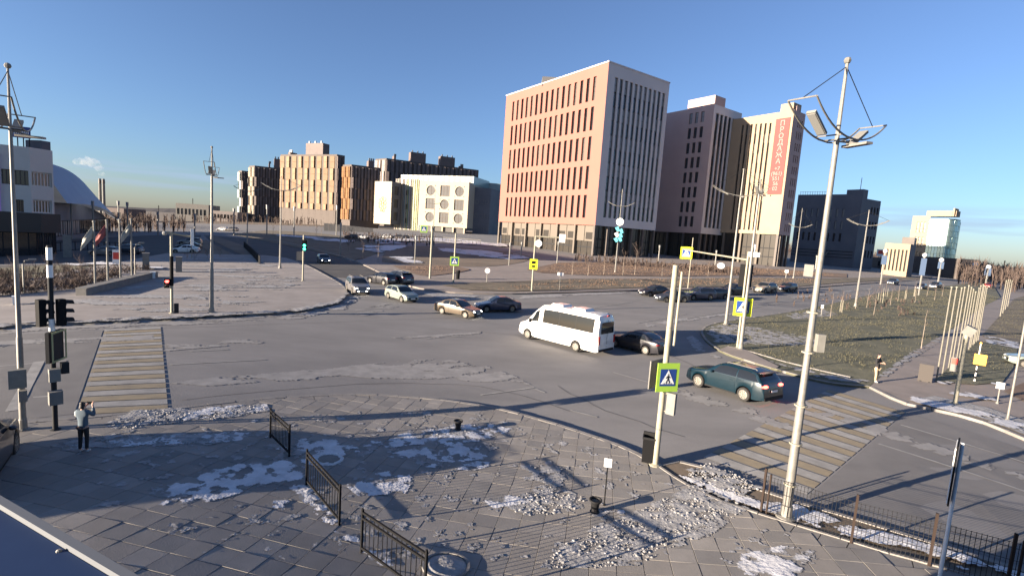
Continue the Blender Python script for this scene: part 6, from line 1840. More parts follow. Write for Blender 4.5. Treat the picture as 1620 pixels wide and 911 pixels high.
# pillars, bollards and signs on the far plaza
def pillar(base, top, w_, label, m_='stone', cap='kerb', name='stone_pillar', cat='pillar'):
    B = g3(*base, 0.05); r = math.hypot(B.x, B.y); h = z_top(top[0], top[1], r) - B.z
    t = thing(name, label, cat, B, -math.atan2(B.x, B.y))
    mb = MB(); mb.box(-w_ / 2, w_ / 2, -w_ / 2, w_ / 2, -0.1, h - 0.12); mb.build('shaft', M[m_], t)
    mb = MB(); mb.box(-w_ / 2 - .04, w_ / 2 + .04, -w_ / 2 - .04, w_ / 2 + .04, h - 0.118, h); mb.build('cap', M[cap], t)
pillar((283, 432), (283, 406), 0.65, 'grey stone pillar right of the red-light signal pole')
pillar((231, 428), (231, 400), 0.7, 'grey stone pillar standing behind the fourth flagpole')
pillar((242, 442), (242, 430), 0.42, 'short white bollard at the right end of the low wall', 'white', 'white', 'bollard', 'bollard')
pillar((26, 484), (26, 468), 0.4, 'short white bollard on the snowy plaza near the left lamp', 'white', 'white', 'bollard', 'bollard')
pillar((107, 407), (107, 372), 1.0, 'tall grey gate pillar at the car park entrance', 'stone', 'stone')
B = g3(185, 422); r = math.hypot(B.x, B.y)
t = thing('notice_stand', 'red and white notice stand by the flagpoles', 'board', B, -math.atan2(B.x, B.y)); mb = MB(); mb.box(-0.45, 0.45, -0.08, 0.08, 0.4, 2.2); mb.build('notice_board', M['white'], t); mb = MB(); mb.box(-0.38, 0.38, -0.1, -0.085, 1.0, 1.9); mb.build('red_print', M['sign_red'], t); mb = MB(); mb.box(-0.05, 0.05, -0.05, 0.05, 0, 0.4); mb.build('post', M['steel'], t)

def bar_fence(pts, h, label, step=0.5, m_='dark_steel', bw=0.03, name='bar_fence'):
    P = [g3(*p, 0.05) for p in pts]
    t = thing(name, label, 'fence', P[0])
    mb = MB(); rl = MB()
    for A, B in zip(P, P[1:]):
        d = B - A; n_ = max(2, int(math.hypot(d.x, d.y) / step))
        for k in range(n_ + 1):
            q = A + d * k / n_ - P[0]
            mb.box(q.x - bw, q.x + bw, q.y - bw, q.y + bw, q.z, q.z + h)
        for zz in (0.15, h - 0.1): rl.tube([A - P[0] + Vector((0, 0, zz)), B - P[0] + Vector((0, 0, zz))], bw * 1.2, 4)
    o = mb.build('bars', M[m_], t); o['kind'] = 'stuff'
    rl.build('rails', M[m_], t)
bar_fence([(386, 392), (398, 404), (411, 419)], 1.3, 'dark bar fence down the median of the left boulevard', 0.9, bw=0.06)
bar_fence([(0, 404), (60, 400), (130, 396), (200, 398)], 1.6, 'dark bar fence along the car park behind the left lawn', 1.0, bw=0.05)
bar_fence([(565, 380), (620, 382), (700, 383), (760, 388)], 1.8, 'long pale hoarding fence in front of the school yard', 1.6, 'stone', 0.08)

# hoarding (construction fence) before the apartments
A, B = g3(512, 372), g3(578, 377)
A2, B2 = corner(512, 372, 250), corner(590, 377, 250)
t = thing('hoarding', 'long pale grey hoarding in front of the ochre apartments', 'fence', (A2.x, A2.y, hz(A2.x, A2.y)), math.atan2(B2.y - A2.y, B2.x - A2.x))
L = (B2 - A2).length; h = z_top(512, 353, 250) - t.location.z; dz = hz(B2.x, B2.y) - t.location.z; n_ = 11
for k in range(n_):
    mb = MB(); mb.box(L * k / n_ + 0.04, L * (k + 1) / n_ - 0.04, 0, 0.1, -1.5, h * (1 - 0.25 * k / n_)); mb.build('panel', M['stone'], t)

# ------------------------------------------------------------------ vehicles
def lerp_prof(P, x):
    for (x0, z0), (x1, z1) in zip(P, P[1:]):
        if x <= x1:
            t = (x - x0) / max(x1 - x0, 1e-6)
            return z0 + (z1 - z0) * t
    return P[-1][1]
SPEC = {
    'sedan': dict(L=4.45, W=1.76, wb=2.62, fo=0.86, rw=0.31, top=[(0, .5), (.04, .64), (.2, .74), (.9, .86), (1.3, .93), (1.95, 1.36), (2.3, 1.455), (2.9, 1.46), (3.3, 1.36), (3.85, 1.07), (4.35, 1.0), (4.42, .85), (4.45, .55)], belt=.93, cowl=1.3, wt=2.1, rt=3.15, rb=3.85, base=.2),
    'hatch': dict(L=4.15, W=1.74, wb=2.55, fo=0.82, rw=0.31, top=[(0, .5), (.04, .66), (.2, .78), (.85, .92), (1.15, .99), (1.85, 1.42), (2.3, 1.51), (3.2, 1.48), (3.75, 1.34), (4.05, 1.0), (4.12, .8), (4.15, .5)], belt=.97, cowl=1.15, wt=1.98, rt=3.5, rb=4.0, base=.2),
    'suv': dict(L=4.7, W=1.88, wb=2.72, fo=0.92, rw=0.36, top=[(0, .55), (.04, .78), (.2, .95), (1.0, 1.06), (1.35, 1.12), (2.05, 1.58), (2.5, 1.69), (3.7, 1.67), (4.2, 1.56), (4.55, 1.15), (4.64, .95), (4.7, .55)], belt=1.08, cowl=1.35, wt=2.2, rt=4.05, rb=4.5, base=.24),
    'van': dict(L=7.2, W=2.0, wb=4.4, fo=1.02, rw=0.35, top=[(0, .62), (.05, .92), (.2, 1.12), (.75, 1.32), (.95, 1.42), (1.75, 2.35), (2.2, 2.68), (2.9, 2.76), (6.7, 2.74), (7.0, 2.66), (7.12, 2.4), (7.2, 1.0), (7.2, .5)], belt=1.38, cowl=.97, wt=1.8, rt=7.0, rb=7.15, base=.28),
}
GL = {}
def body_surface(S_, van):
    L, W_, wb, fo, rw = S_['L'], S_['W'], S_['wb'], S_['fo'], S_['rw']
    xw = (fo, fo + wb)
    R_ = rw + 0.07
    def sec(x, t):
        zt = lerp_prof(S_['top'], x)
        # plan taper
        e0 = min(x / 0.75, 1); e1 = min((L - x) / (0.55 if not van else 0.25), 1)
        w = W_ / 2 * (0.80 + 0.20 * math.sin(e0 * PI / 2)) * (0.90 + 0.10 * math.sin(e1 * PI / 2) if not van else 0.95 + 0.05 * math.sin(e1 * PI / 2))
        z0 = S_['base'] + 0.10 * (1 - e0) ** 2 + 0.08 * (1 - e1) ** 2
        for xc in xw:
            d = abs(x - xc)
            if d < R_: z0 = max(z0, rw + math.sqrt(max(R_ * R_ - d * d, 0)))
        zb = min(S_['belt'] + (0.05 * (x / L)), zt - 0.05)
        zb = max(zb, z0 + 0.06)
        zt = max(zt, zb + 0.03)
        gh = zt - zb
        ins = (0.36 if not van else 0.10) * gh
        pts = [(w * 0.955, z0), (w * 0.985, z0 + 0.28 * (zb - z0)), (w * 1.0, z0 + 0.62 * (zb - z0)), (w * 0.975, zb), (w * 0.96 - ins * 0.42, zb + gh * 0.48), (w * 0.95 - ins, zb + gh * 0.9 if gh > 0.2 else zb + gh * 0.6), ((w * 0.95 - ins) * 0.86, zt - 0.02 * min(gh, 1)), (0, zt)]
        i = min(int(t), 6); f = t - i
        y = pts[i][0] + (pts[i + 1][0] - pts[i][0]) * f
        z = pts[i][1] + (pts[i + 1][1] - pts[i][1]) * f
        return y, z
    return sec, xw, R_

def vehicle(kind, label, paint, P, head, group=None, lights=False, brake=False, detail=True, blur=None, scale=1.0, taxi=False, name=None):
    """P: plan position of the wheelbase middle; head: azimuth the car faces"""
    S_ = SPEC[kind]; van = kind == 'van'
    L, W_, wb, fo, rw = S_['L'], S_['W'], S_['wb'], S_['fo'], S_['rw']
    sec, xw, R_ = body_surface(S_, van)
    f = Vector((math.sin(head), math.cos(head), 0)); rt_ = Vector((f.y, -f.x, 0))
    zs = [hz(*(Vector((P[0], P[1], 0)) + f * a).xy) for a in (wb / 2, -wb / 2)]
    t = thing(name or {'sedan': 'sedan_car', 'hatch': 'hatchback_car', 'suv': 'suv_car', 'van': 'minibus'}[kind], label, 'minibus' if van else 'car', (P[0], P[1], (zs[0] + zs[1]) / 2 + 0.012), 0, group)
    t.rotation_euler = (0, -math.atan2(zs[0] - zs[1], wb), PI / 2 - head)
    t.scale = (scale,) * 3
    X0 = fo + wb / 2
    def pt(x, tt, s=1, off=0.0):
        y, z = sec(x, tt)
        if off:
            y1, z1 = sec(x, min(tt + 0.05, 7)); y0, z0 = sec(x, max(tt - 0.05, 0))
            dy, dz = y1 - y0, z1 - z0; l_ = math.hypot(dy, dz) or 1
            xa, xb = sec(min(x + 0.05, L), tt), sec(max(x - 0.05, 0), tt)
            slope = (xa[1] - xb[1]) / 0.1
            ny, nz = dz / l_, -dy / l_
            if ny < 0 and nz < 0: ny, nz = -ny, -nz
            nx = slope * max(nz, 0)
            n_ = math.sqrt(nx * nx + ny * ny + nz * nz)
            return Vector((X0 - x + nx / n_ * off, s * (y + ny / n_ * off), z + nz / n_ * off))
        return Vector((X0 - x, s * y, z))
    key = (kind, detail)
    xs = set(np.linspace(0, L, 26 if detail else 16).round(3))
    for x, _ in S_['top']: xs.add(round(x, 3))
    for xc in xw:
        for k in range(-6, 7): xs.add(round(xc + R_ * math.sin(k / 6 * PI / 2), 3))
    xs = sorted(x for x in xs if 0 <= x <= L)
    ts = [0, .5, 1, 1.6, 2, 2.5, 3, 3.5, 4, 4.5, 5, 5.5, 6, 6.5, 7] if detail else [0, 1, 2, 3, 4, 5, 6, 7]
    bk = ('body', kind, detail, paint)
    if bk not in GL:
        mb = MB(); nt_ = len(ts)
        row = 2 * nt_ - 1
        for x in xs:
            for q in ts: mb.v.append(tuple(pt(x, q, 1)))
            for q in ts[-2::-1]: mb.v.append(tuple(pt(x, q, -1)))
        for i in range(len(xs) - 1):
            for j in range(row - 1):
                a = i * row + j; mb.f.append((a, a + 1, a + row + 1, a + row)); mb.m.append(0)
        mb.f.append(tuple(range(row))[::-1]); mb.m.append(0)
        mb.f.append(tuple((len(xs) - 1) * row + j for j in range(row))); mb.m.append(0)
        me = mb.mesh('body', M[paint], True)
        bm = bmesh.new(); bm.from_mesh(me); bmesh.ops.recalc_face_normals(bm, faces=bm.faces[:]); bm.to_mesh(me); bm.free()
        GL[bk] = me
    link('body', GL[bk], t)
    def patch(nm, x0, x1, t0, t1, mname, sides=(1, -1), off=0.012, nx=6, ntt=3, both=False, xf=None, parent=None):
        """patch of the body surface lifted by off"""
        outp = []
        for s in sides:
            mb = MB()
            for i in range(nx + 1):
                x = x0 + (x1 - x0) * i / nx
                for j in range(ntt + 1):
                    q = t0 + (t1 - t0) * j / ntt
                    xx = xf(x, q) if xf else x
                    mb.v.append(tuple(pt(xx, q, s, off)))
            for i in range(nx):
                for j in range(ntt):
                    a = i * (ntt + 1) + j
                    mb.f.append((a, a + 1, a + ntt + 2, a + ntt + 1) if s > 0 else (a, a + ntt + 1, a + ntt + 2, a + 1)); mb.m.append(0)
            if both:
                for i in range(nx + 1):
                    x = x0 + (x1 - x0) * i / nx
                    for j in range(ntt + 1):
                        q = t0 + (t1 - t0) * j / ntt
                        mb.v.append(tuple(pt(x, q, -s, off)))
                o_ = (nx + 1) * (ntt + 1)
                for i in range(nx):
                    for j in range(ntt):
                        a = o_ + i * (ntt + 1) + j; mb.f.append((a, a + ntt + 1, a + ntt + 2, a + 1)); mb.m.append(0)
            outp.append(mb.build(nm, M[mname], parent or t, True))
        return outp
    cw, wt, rtp, rb = S_['cowl'], S_['wt'], S_['rt'], S_['rb']
    gm = 'carglass'
    # windscreen and rear window
    patch('windscreen', cw + 0.06, wt - 0.03, 5.25, 7, gm, (1,), 0.012, 5, 3, True)
    if van:
        mb = MB(); mb.add([(X0 - L - 0.012, y, z) for y, z in ((-.72, 1.5), (.72, 1.5), (.66, 2.25), (-.66, 2.25))], [(0, 1, 2, 3)]); mb.build('rear_window', M[gm], t)
    else:
        patch('rear_window', rtp + 0.06, rb - 0.04, 5.3, 7, gm, (1,), 0.012, 5, 3, True)
    # side glazing
    if van:
        patch('door_window', 1.22, 2.0, 3.12, 4.75, gm, (1, -1), 0.012, 5, 3, xf=lambda x, q: x + max(0, (q - 3.1)) * 0.28 * (2.0 - x) / 0.78)
        for k in range(3): patch('side_window', 2.45 + 1.42 * k, 2.45 + 1.42 * k + 1.36, 3.2, 4.6, 'vanglass', (1, -1), 0.012, 3, 3)
        patch('window_band', 2.38, 6.75, 3.12, 4.68, 'plastic', (1, -1), 0.006, 4, 3)
    else:
        xm = (wt + rtp) / 2 + 0.05
        a0 = cw + 0.42
        patch('side_window', a0, xm - 0.04, 3.15, 4.75, gm, (1, -1), 0.01, 5, 3, xf=lambda x, q: x + (q - 3.15) / 1.6 * 0.33 * (xm - x) / (xm - a0))
        b1 = rb - 0.12 if kind != 'sedan' else rb - 0.3
        patch('side_window', xm + 0.04, b1, 3.15, 4.75, gm, (1, -1), 0.01, 5, 3, xf=lambda x, q: x - (q - 3.15) / 1.6 * 0.3 * (x - xm) / (b1 - xm))
    # wheels
    wk = ('wheel', kind)
    if wk not in GL:
        mb = MB(); tw = 0.1
        Rm = Matrix.Rotation(PI / 2, 4, 'X')
        mb.lathe([(rw * 0.6, -tw * .4), (rw * 0.64, -tw), (rw * 0.93, -tw), (rw, -tw * 0.7), (rw, tw * 0.7), (rw * 0.93, tw), (rw * 0.64, tw), (rw * 0.6, tw * .4)], 20, 0, Rm)
        wm = mb.mesh('wheel', M['tyre'], True)
        mb = MB(); mb.lathe([(rw * 0.64, -tw * 0.95), (rw * 0.64, tw * 0.98), (rw * 0.56, tw * 0.98), (rw * 0.52, tw * 0.5), (0.05, tw * 0.62)], 20, 0, Matrix.Rotation(-PI / 2, 4, 'X'))
        for k in range(7):
            a = 2 * PI * k / 7; mt = Matrix.Rotation(-PI / 2, 4, 'X') @ Matrix.Rotation(a, 4, 'Z'); mb.box(0.03, rw * 0.56, -0.025, 0.025, tw * 0.6, tw * 0.92, 0, mt)
        rmesh = mb.mesh('rim', M['rim'], False)
        GL[wk] = (wm, rmesh)
    wm, rmesh = GL[wk]
    for xc in xw:
        for s in (1, -1):
            o = link('wheel', wm, t, (X0 - xc, s * (W_ / 2 - 0.115), rw), 0 if s > 0 else PI)
            link('rim', rmesh, o)
        # dark arch lining
    mb = MB(); mb.box(X0 - L + 0.25, X0 - 0.25, -W_ / 2 + 0.24, W_ / 2 - 0.24, S_['base'] - 0.02, S_['base'] + 0.35); mb.build('underbody', M['black'], t)
    # lights, grille, plates
    hm = 'head_on' if lights else 'head'
    zh = 0.62 if not van else 0.86
    if kind == 'suv': zh = 0.76
    for s in (1, -1):
        mb = MB(); y0 = W_ / 2 * 0.62
        mb.ball((X0 - 0.17, s * y0, zh), 0.17, 0.17, 0.085, 10); mb.build('headlight', M[hm], t, True)
    if lights == 2:
        for s in (1, -1):
            mb = MB(); mb.ball((X0 - 0.03, s * 0.42, 0.47), 0.06, 0.12, 0.09, 8); mb.build('fog_light', M['head_on'], t, True)
    tm = 'tail_on' if brake else 'tail'
    zt_ = {'sedan': .82, 'hatch': .88, 'suv': .97, 'van': 1.1}[kind]
    for s in (1, -1):
        mb = MB(); w_ = W_ / 2
        if van: mb.box(X0 - L - 0.02, X0 - L + 0.10, s * w_ * 0.86 - 0.07, s * w_ * 0.86 + 0.07, zt_ - 0.28, zt_ + 0.25)
        else: mb.ball((X0 - L + 0.14, s * w_ * 0.7, zt_), 0.17, 0.24, 0.085, 10)
        mb.build('tail_light', M[tm], t, True)
    mb = MB(); mb.box(X0 - 0.06, X0 + 0.012, -0.5, 0.5, 0.36 if not van else 0.5, 0.55 if not van else 0.8); mb.build('grille', M['plastic'], t)
    mb = MB(); mb.box(X0 + 0.014, X0 + 0.03, -0.26, 0.26, 0.4, 0.51); mb.build('number_plate', M['plate'], t)
    mb = MB(); zq = 0.78 if kind in ('sedan',) else 0.72; mb.box(X0 - L - 0.03, X0 - L - 0.008, -0.26, 0.26, zq - 0.055, zq + 0.055); mb.build('number_plate', M['plate'], t)
    mb = MB(); mb.box(X0 - L - 0.025, X0 - L + 0.1, -W_ * 0.42, W_ * 0.42, S_['base'] + 0.04, S_['base'] + 0.2); mb.build('rear_bumper', M['plastic'], t)
    for s in (1, -1):
        mb = MB(); xm_ = X0 - cw - (0.45 if not van else 0.3); mb.ball((xm_, s * (W_ / 2 + 0.07), S_['belt'] + 0.06), 0.08, 0.1, 0.075 if not van else 0.17, 8); mb.build('wing_mirror', M[paint if not van else 'plastic'], t, True)
    if detail and not van:
        xm = (wt + rtp) / 2 + 0.05
        for x0, x1 in ((cw + 0.12, xm - 0.02), (xm + 0.02, min(rb - 0.12, fo + wb - 0.02))):
            for s in (1, -1):
                x1c = x1
                dr = patch('door', x0 + 0.01, x1c - 0.01, 0.35, 2.98, paint, (s,), 0.008, 6, 5)[0]
                y, z = sec(x1 - 0.2, 2.55); mb = MB(); mb.box(X0 - x1 + 0.12, X0 - x1 + 0.32, s * y + s * 0.012 - 0.012, s * y + s * 0.012 + 0.012, z - 0.015, z + 0.015); mb.build('handle', M[paint], dr)
        for s in (1, -1): patch('sill_trim', xw[0] + R_ + 0.02, xw[1] - R_ - 0.02, 0.02, 0.34, 'plastic', (s,), 0.012, 4, 1)
    if kind == 'suv':
        for s in (1, -1):
            y, z = sec(3.0, 6.0); mb = MB(); mb.tube([(X0 - 2.4, s * y, z + 0.02), (X0 - 2.5, s * y, z + 0.07), (X0 - 4.0, s * y, z + 0.05), (X0 - 4.1, s * y, z)], 0.02, 6); mb.build('roof_rail', M['rim'], t)
        mb = MB(); mb.box(X0 - 4.45, X0 - 4.18, -0.62, 0.62, 1.545, 1.575); mb.build('rear_spoiler', M[paint], t)
    if van:
        for k in range(2):
            mb = MB(); x0 = 3.2 + 1.9 * k; mb.add([(X0 - x0 - a, y, z) for z, q in ((2.74, 1.0), (2.88, 0.82)) for a, y in ((-.5 * q, -.55 * q), (.6 * q, -.55 * q), (.6 * q, .55 * q), (-.5 * q, .55 * q))], [(0, 1, 5, 4), (1, 2, 6, 5), (2, 3, 7, 6), (3, 0, 4, 7), (4, 5, 6, 7)]); mb.build('roof_hatch', M['car_white'], t)
        mb = MB(); mb.box(X0 - L - 0.02, X0 - L + 0.06, -0.12, 0.12, 2.62, 2.7); mb.build('brake_light', M['tail'], t)
        for s in (1, -1):
            for xx in (2.12, 6.85): patch('door_seam', xx, xx + 0.018, 0.3, 4.9, 'plastic', (s,), 0.004, 1, 6)
            patch('rub_strip', 1.5, 6.9, 1.55, 1.75, 'greypanel', (s,), 0.01, 4, 1, xf=lambda x, q: x) if False else None
        mb = MB(); mb.box(X0 - L - 0.008, X0 - L - 0.003, -0.012, 0.012, 0.6, 2.4); mb.build('door_seam', M['plastic'], t)
    return t

def car_at(kind, label, paint, pf, pr, side, **kw):
    """placed by the photo points where the visible front and rear wheels of one side meet the road; side = +1 if these are the car's left wheels"""
    A, B = Vector(g2(*pf)), Vector(g2(*pr))
    d = (A - B).normalized(); mid = (A + B) / 2
    left = Vector((-d.y, d.x))
    c = mid - left * side * (SPEC[kind]['W'] / 2 - 0.1)
    return vehicle(kind, label, paint, (c.x, c.y), math.atan2(d.x, d.y), **kw)
def car_mid(kind, label, paint, p, head, **kw):
    x, y = g2(*p); return vehicle(kind, label, paint, (x, y), rad(head), **kw)
car_at('van', 'white minibus with a long dark window band turning across the junction', 'car_white', (834, 536), (912, 557), 1, scale=1.04)
car_at('suv', 'dark teal estate car with lit brake lights beside the right crossing', 'car_teal', (1101, 612), (1180, 637), 1, brake=True)
car_at('sedan', 'beige saloon with lit headlights left of the minibus', 'car_beige', (736, 504), (699, 497), -1, lights=1)
car_at('hatch', 'pale silver-green hatchback behind the beige saloon', 'car_silver', (637, 479), (613, 472), -1)
car_at('suv', 'grey off-roader with four front lamps lit leaving the left road', 'car_greysilver', (559, 467), (548, 459), -1, lights=2)
car_mid('sedan', 'black saloon half hidden behind the rear of the minibus', 'car_black', (1006, 553), -42)
car_mid('sedan', 'dark blue saloon half hidden behind the beige saloon', 'car_navy', (786, 492), -110)
car_mid('hatch', 'black hatchback with a tan bonnet behind the silver-green hatchback', 'car_black', (604, 449), -55, detail=False)
car_mid('suv', 'dark grey car right behind the black hatchback near the far kerb', 'car_darkgrey', (628, 448), -50, detail=False)
G_ = 'cars queuing on the far carriageway'
car_mid('sedan', 'black saloon at the left front of the queue on the far carriageway', 'car_black', (1034, 468), -115, group=G_, detail=False)
car_mid('sedan', 'dark grey saloon with a pale nose beside the cream sign pole', 'car_darkgrey', (1062, 477), -108, group=G_)
car_mid('suv', 'navy off-roader in the middle of the queue behind the dark grey saloon', 'car_navy', (1103, 474), -110, group=G_, detail=False)
car_mid('hatch', 'dark hatchback at the rear of the near lane queue', 'car_darkgrey', (1128, 472), -112, group=G_, detail=False)
car_mid('suv', 'dark off-roader hidden behind the signal head at the queue', 'car_black', (1158, 466), -118, group=G_, detail=False)
car_mid('suv', 'pale silver crossover in the queue right of the signal pole', 'car_tan', (1209, 463), -125, group=G_)
car_mid('hatch', 'black hatchback last in the queue under the street lamp', 'car_black', (1245, 461), -126, group=G_, detail=False)
car_mid('hatch', 'small dark car far down the right road', 'car_darkgrey', (1412, 450), -130, detail=False)
car_mid('hatch', 'small black car with a white mirror glint left of the cream poles', 'car_black', (1456, 458), -130, detail=False)
car_mid('suv', 'dark brown car with a white roof far down the right road', 'car_darkgrey', (1479, 456), -128, detail=False)
car_mid('hatch', 'tiny red car behind the cream poles near the horizon', 'car_redc', (1563, 455), -140, detail=False)
car_mid('sedan', 'silver car driving in the lower right side street at the frame edge', 'car_silver', (1650, 585), -60, detail=False)
car_mid('hatch', 'small grey car with bright lamps coming down the left boulevard', 'car_darkgrey', (512, 416), 150, lights=1, detail=False)
car_mid('sedan', 'white saloon parked at the kerb of the left car park', 'car_white', (293, 400), -110, detail=False)
car_mid('sedan', 'dark saloon parked behind the white saloon in the left car park', 'car_darkgrey', (298, 394), -110, detail=False)
car_mid('suv', 'grey car parked third in the left car park', 'car_greysilver', (300, 388), -110, detail=False)
car_mid('hatch', 'pale parked car behind the flagpoles', 'car_greysilver', (166, 404), -100, detail=False)
car_mid('suv', 'dark parked car between the middle flagpoles', 'car_darkgrey', (200, 402), -100, detail=False)
for k, (u, v, c_) in enumerate(((610, 377, 'white'), (628, 378, 'greysilver'), (640, 378, 'darkgrey'), (556, 378, 'black'), (575, 378, 'white'), (366, 366, 'greysilver'), (352, 365, 'white'))):
    car_mid(('hatch', 'suv')[k % 2], ('white car parked under the emblem wall of the school', 'pale grey car parked before the school glazing', 'dark car parked before the school glazing', 'black car parked before the orange end wall', 'white car parked by the long hoarding', 'pale car before the slim dark apartment block', 'white car beside the low white showroom')[k], 'car_' + c_, (u, v), -95, detail=False)
A = Vector(g2(28, 712)); Bv = Vector(g2(-34, 806)); d = (A - Bv).normalized()
car_at('suv', 'black off-roader parked on the plaza at the left edge', 'car_black', (28, 712), (-30, 800), -1)

# ------------------------------------------------------------------ bare trees and shrubs
def bare_tree(P, h, label, cat='tree', seed=0, spread=0.32, nb=9, tr=0.035, group=None, name='bare_tree', stake=False, bark='bark', sub=4, low=0.3):
    rnd = random.Random(seed)
    t = thing(name, label, cat, P, rnd.uniform(0, 6), group)
    mb = MB(); bx = [0.0]
    pts = [(0, 0, -0.1)]
    for k in range(1, 6): pts.append((rnd.uniform(-1, 1) * 0.02 * h * k / 5, rnd.uniform(-1, 1) * 0.02 * h * k / 5, h * 0.9 * k / 5))
    mb.tube(pts, [tr * (1 - 0.8 * k / 5) for k in range(6)], 6); mb.build('trunk', M[bark], t, True)
    cb = MB()
    def br(o, d, ln, r, lev):
        p = [o]; q = o; dd = d.copy()
        for k in range(3):
            dd = (dd + Vector((rnd.uniform(-.2, .2), rnd.uniform(-.2, .2), rnd.uniform(0.0, .22)))).normalized()
            q = q + dd * ln / 3; p.append(q)
        cb.tube(p, [r, r * .75, r * .5, r * .3], 3, 0, False)
        if lev > 0:
            for k in range(sub):
                a = rnd.uniform(0.25, 1.0); i = min(int(a * 3), 2); o2 = p[i].lerp(p[i + 1], a * 3 - i)
                d2 = (dd + Vector((rnd.uniform(-1, 1), rnd.uniform(-1, 1), rnd.uniform(-.2, .7))) * 0.8).normalized()
                br(o2, d2, ln * rnd.uniform(.35, .6), r * .55, lev - 1)
    for k in range(nb):
        z = h * rnd.uniform(low, 0.9); a = rnd.uniform(0, 2 * PI)
        br(Vector((0, 0, z)), Vector((math.cos(a), math.sin(a), rnd.uniform(.5, 1.4))).normalized(), h * spread * rnd.uniform(.6, 1.1), tr * 0.4, 2)
    cb.build('crown', M['twig'], t)
    if stake:
        for s in (-1, 1):
            q = MB(); q.tube([(s * 0.3, 0, -.05), (s * 0.3, 0, 1.5)], 0.03, 5); q.build('stake', M['cream_steel'], t)
    return t
SAP = [((1353, 490), 'sapling on the right lawn between the two street lamps'), ((1371, 488), 'sapling just right of the lawn street lamp'), ((1392, 480), 'staked sapling in the middle of the right lawn'), ((1408, 484), 'leaning sapling in the middle of the right lawn'),
       ((1420, 478), 'thin sapling before the far dark car on the right road'), ((1432, 474), 'thin sapling left of the white-roofed car'), ((1447, 480), 'sapling before the small black car on the right lawn'), ((1466, 470), 'sapling on the lawn below the brown car'),
       ((1330, 495), 'sapling at the road edge near the nearest lamp'), ((1313, 505), 'low sapling hidden beside the nearest lamp pole'), ((1478, 476), 'sapling just left of the cream poles'), ((1400, 470), 'small sapling at the far edge of the right lawn'), ((1382, 500), 'short sapling on the near half of the right lawn'), ((1490, 470), 'sapling seen through the cream poles'), ((1446, 470), 'small sapling near the road bend')]
for k, (p, lb) in enumerate(SAP):
    bare_tree(g3(*p, 0.1), 2.6 + 0.7 * ((k * 7) % 5) / 4, lb, 'sapling', k, 0.3, 8, 0.032, 'bare saplings planted on the right lawn', 'sapling', k % 3 == 2, sub=3)
B = g3(1457, 553, 0.1); bare_tree(B, 3.6, 'tall thin sapling at the edge of the path left of the person in black', 'sapling', 77, 0.12, 5, 0.035, None, 'sapling', sub=2, low=.5)
for k, (p, h, lb) in enumerate((((1004, 436), 5.2, 'bare tree with a pale trunk on the russet lawn'), ((985, 437), 4.2, 'bare tree left of the pale-trunked tree'), ((930, 437), 3.0, 'low bare tree at the left end of the russet lawn'), ((905, 436), 2.6, 'small bare tree beside the twin white plates'), ((1047, 438), 3.0, 'small bare tree behind the black queue car'),
                                  ((955, 436), 3.2, 'bare tree before the garlanded lamp'), ((1120, 438), 3.0, 'small bare tree under the gantry arm'), ((1213, 438), 3.0, 'bare tree before the cream office corner'), ((508, 374), 5.5, 'reddish bare tree left of the long hoarding'), ((500, 376), 4.2, 'low reddish bare tree at the end of the hoarding'), ((432, 372), 5.0, 'bare tree on the bank left of the boulevard lamp'),
                                  ((574, 412), 3.0, 'bare shrub at the fork of the far paths'), ((598, 416), 3.4, 'bare shrub on the tip of the oval lawn'), ((551, 400), 3.0, 'bare shrub on the bank of the right carriageway'), ((556, 388), 4.5, 'bare tree on the bank before the hoarding cars'))):
    bare_tree(g3(*p, 0.15), h, lb, 'tree', 100 + k, 0.3, 12, 0.06, 'bare young trees on the far verges', 'bare_tree', False, sub=3)
for k, (p, h, lb) in enumerate((((296, 411), 1.5, 'frosted shrub at the foot of the white gooseneck lamp'), ((308, 412), 1.4, 'frosted shrub right of the white gooseneck lamp'), ((328, 411), 1.6, 'frosted shrub just left of the far plaza lamp'), ((348, 409), 1.6, 'frosted shrub right of the far plaza lamp'), ((20, 448), 2.2, 'bushy shrub on the left lawn beside the left lamp'), ((45, 452), 2.0, 'bushy shrub before the gooseneck lamp'), ((78, 446), 2.3, 'bushy shrub behind the dark signal pole'), ((100, 450), 1.8, 'low shrub on the left lawn'), ((128, 444), 2.0, 'shrub left of the first flagpole'))):
    bare_tree(g3(*p, 0.1), h, lb, 'shrub', 200 + k, 0.5, 16, 0.03, 'bare shrubs on the left lawn and verge', 'shrub', False, low=0.05, sub=3)

def wood(name, label, polys, n, h, seed, dens_sub=14):
    """far bare wood that reads as one mass: many twig fans"""
    rnd = random.Random(seed); mb = MB()
    for (a0, a1, r0, r1), nn_ in zip(polys, n):
        for k in range(nn_):
            az = rad(rnd.uniform(a0, a1)); r = rnd.uniform(r0, r1)
            x, y = r * math.sin(az), r * math.cos(az); z = hz(x, y) - 0.2; hh = h * rnd.uniform(.5, 1.15)
            w = 0.06 + r * 0.00035
            mb.tube([(x, y, z), (x + rnd.uniform(-.3, .3), y, z + hh * .8)], [w * 1.3, w * .4], 3, 0, False)
            for q in range(dens_sub):
                zz = z + hh * rnd.uniform(.15, .8); a = rnd.uniform(0, 6.28); ln = hh * rnd.uniform(.15, .38)
                o = Vector((x, y, zz)); e_ = o + Vector((math.cos(a) * ln * .6, math.sin(a) * ln * .6, ln))
                s_ = Vector((-math.sin(a), math.cos(a), 0)) * w * .9
                mb.add([o - s_, o + s_, e_], [(0, 1, 2)])
    return tag(mb.build(name, M['twig']), label, None, None, 'stuff')
wood('brush', 'reddish bare brushwood along the left horizon', [(-41, -33.5, 200, 300), (-46, -36, 250, 380), (-33, -22, 330, 480)], [170, 260, 200], 5.5, 1)
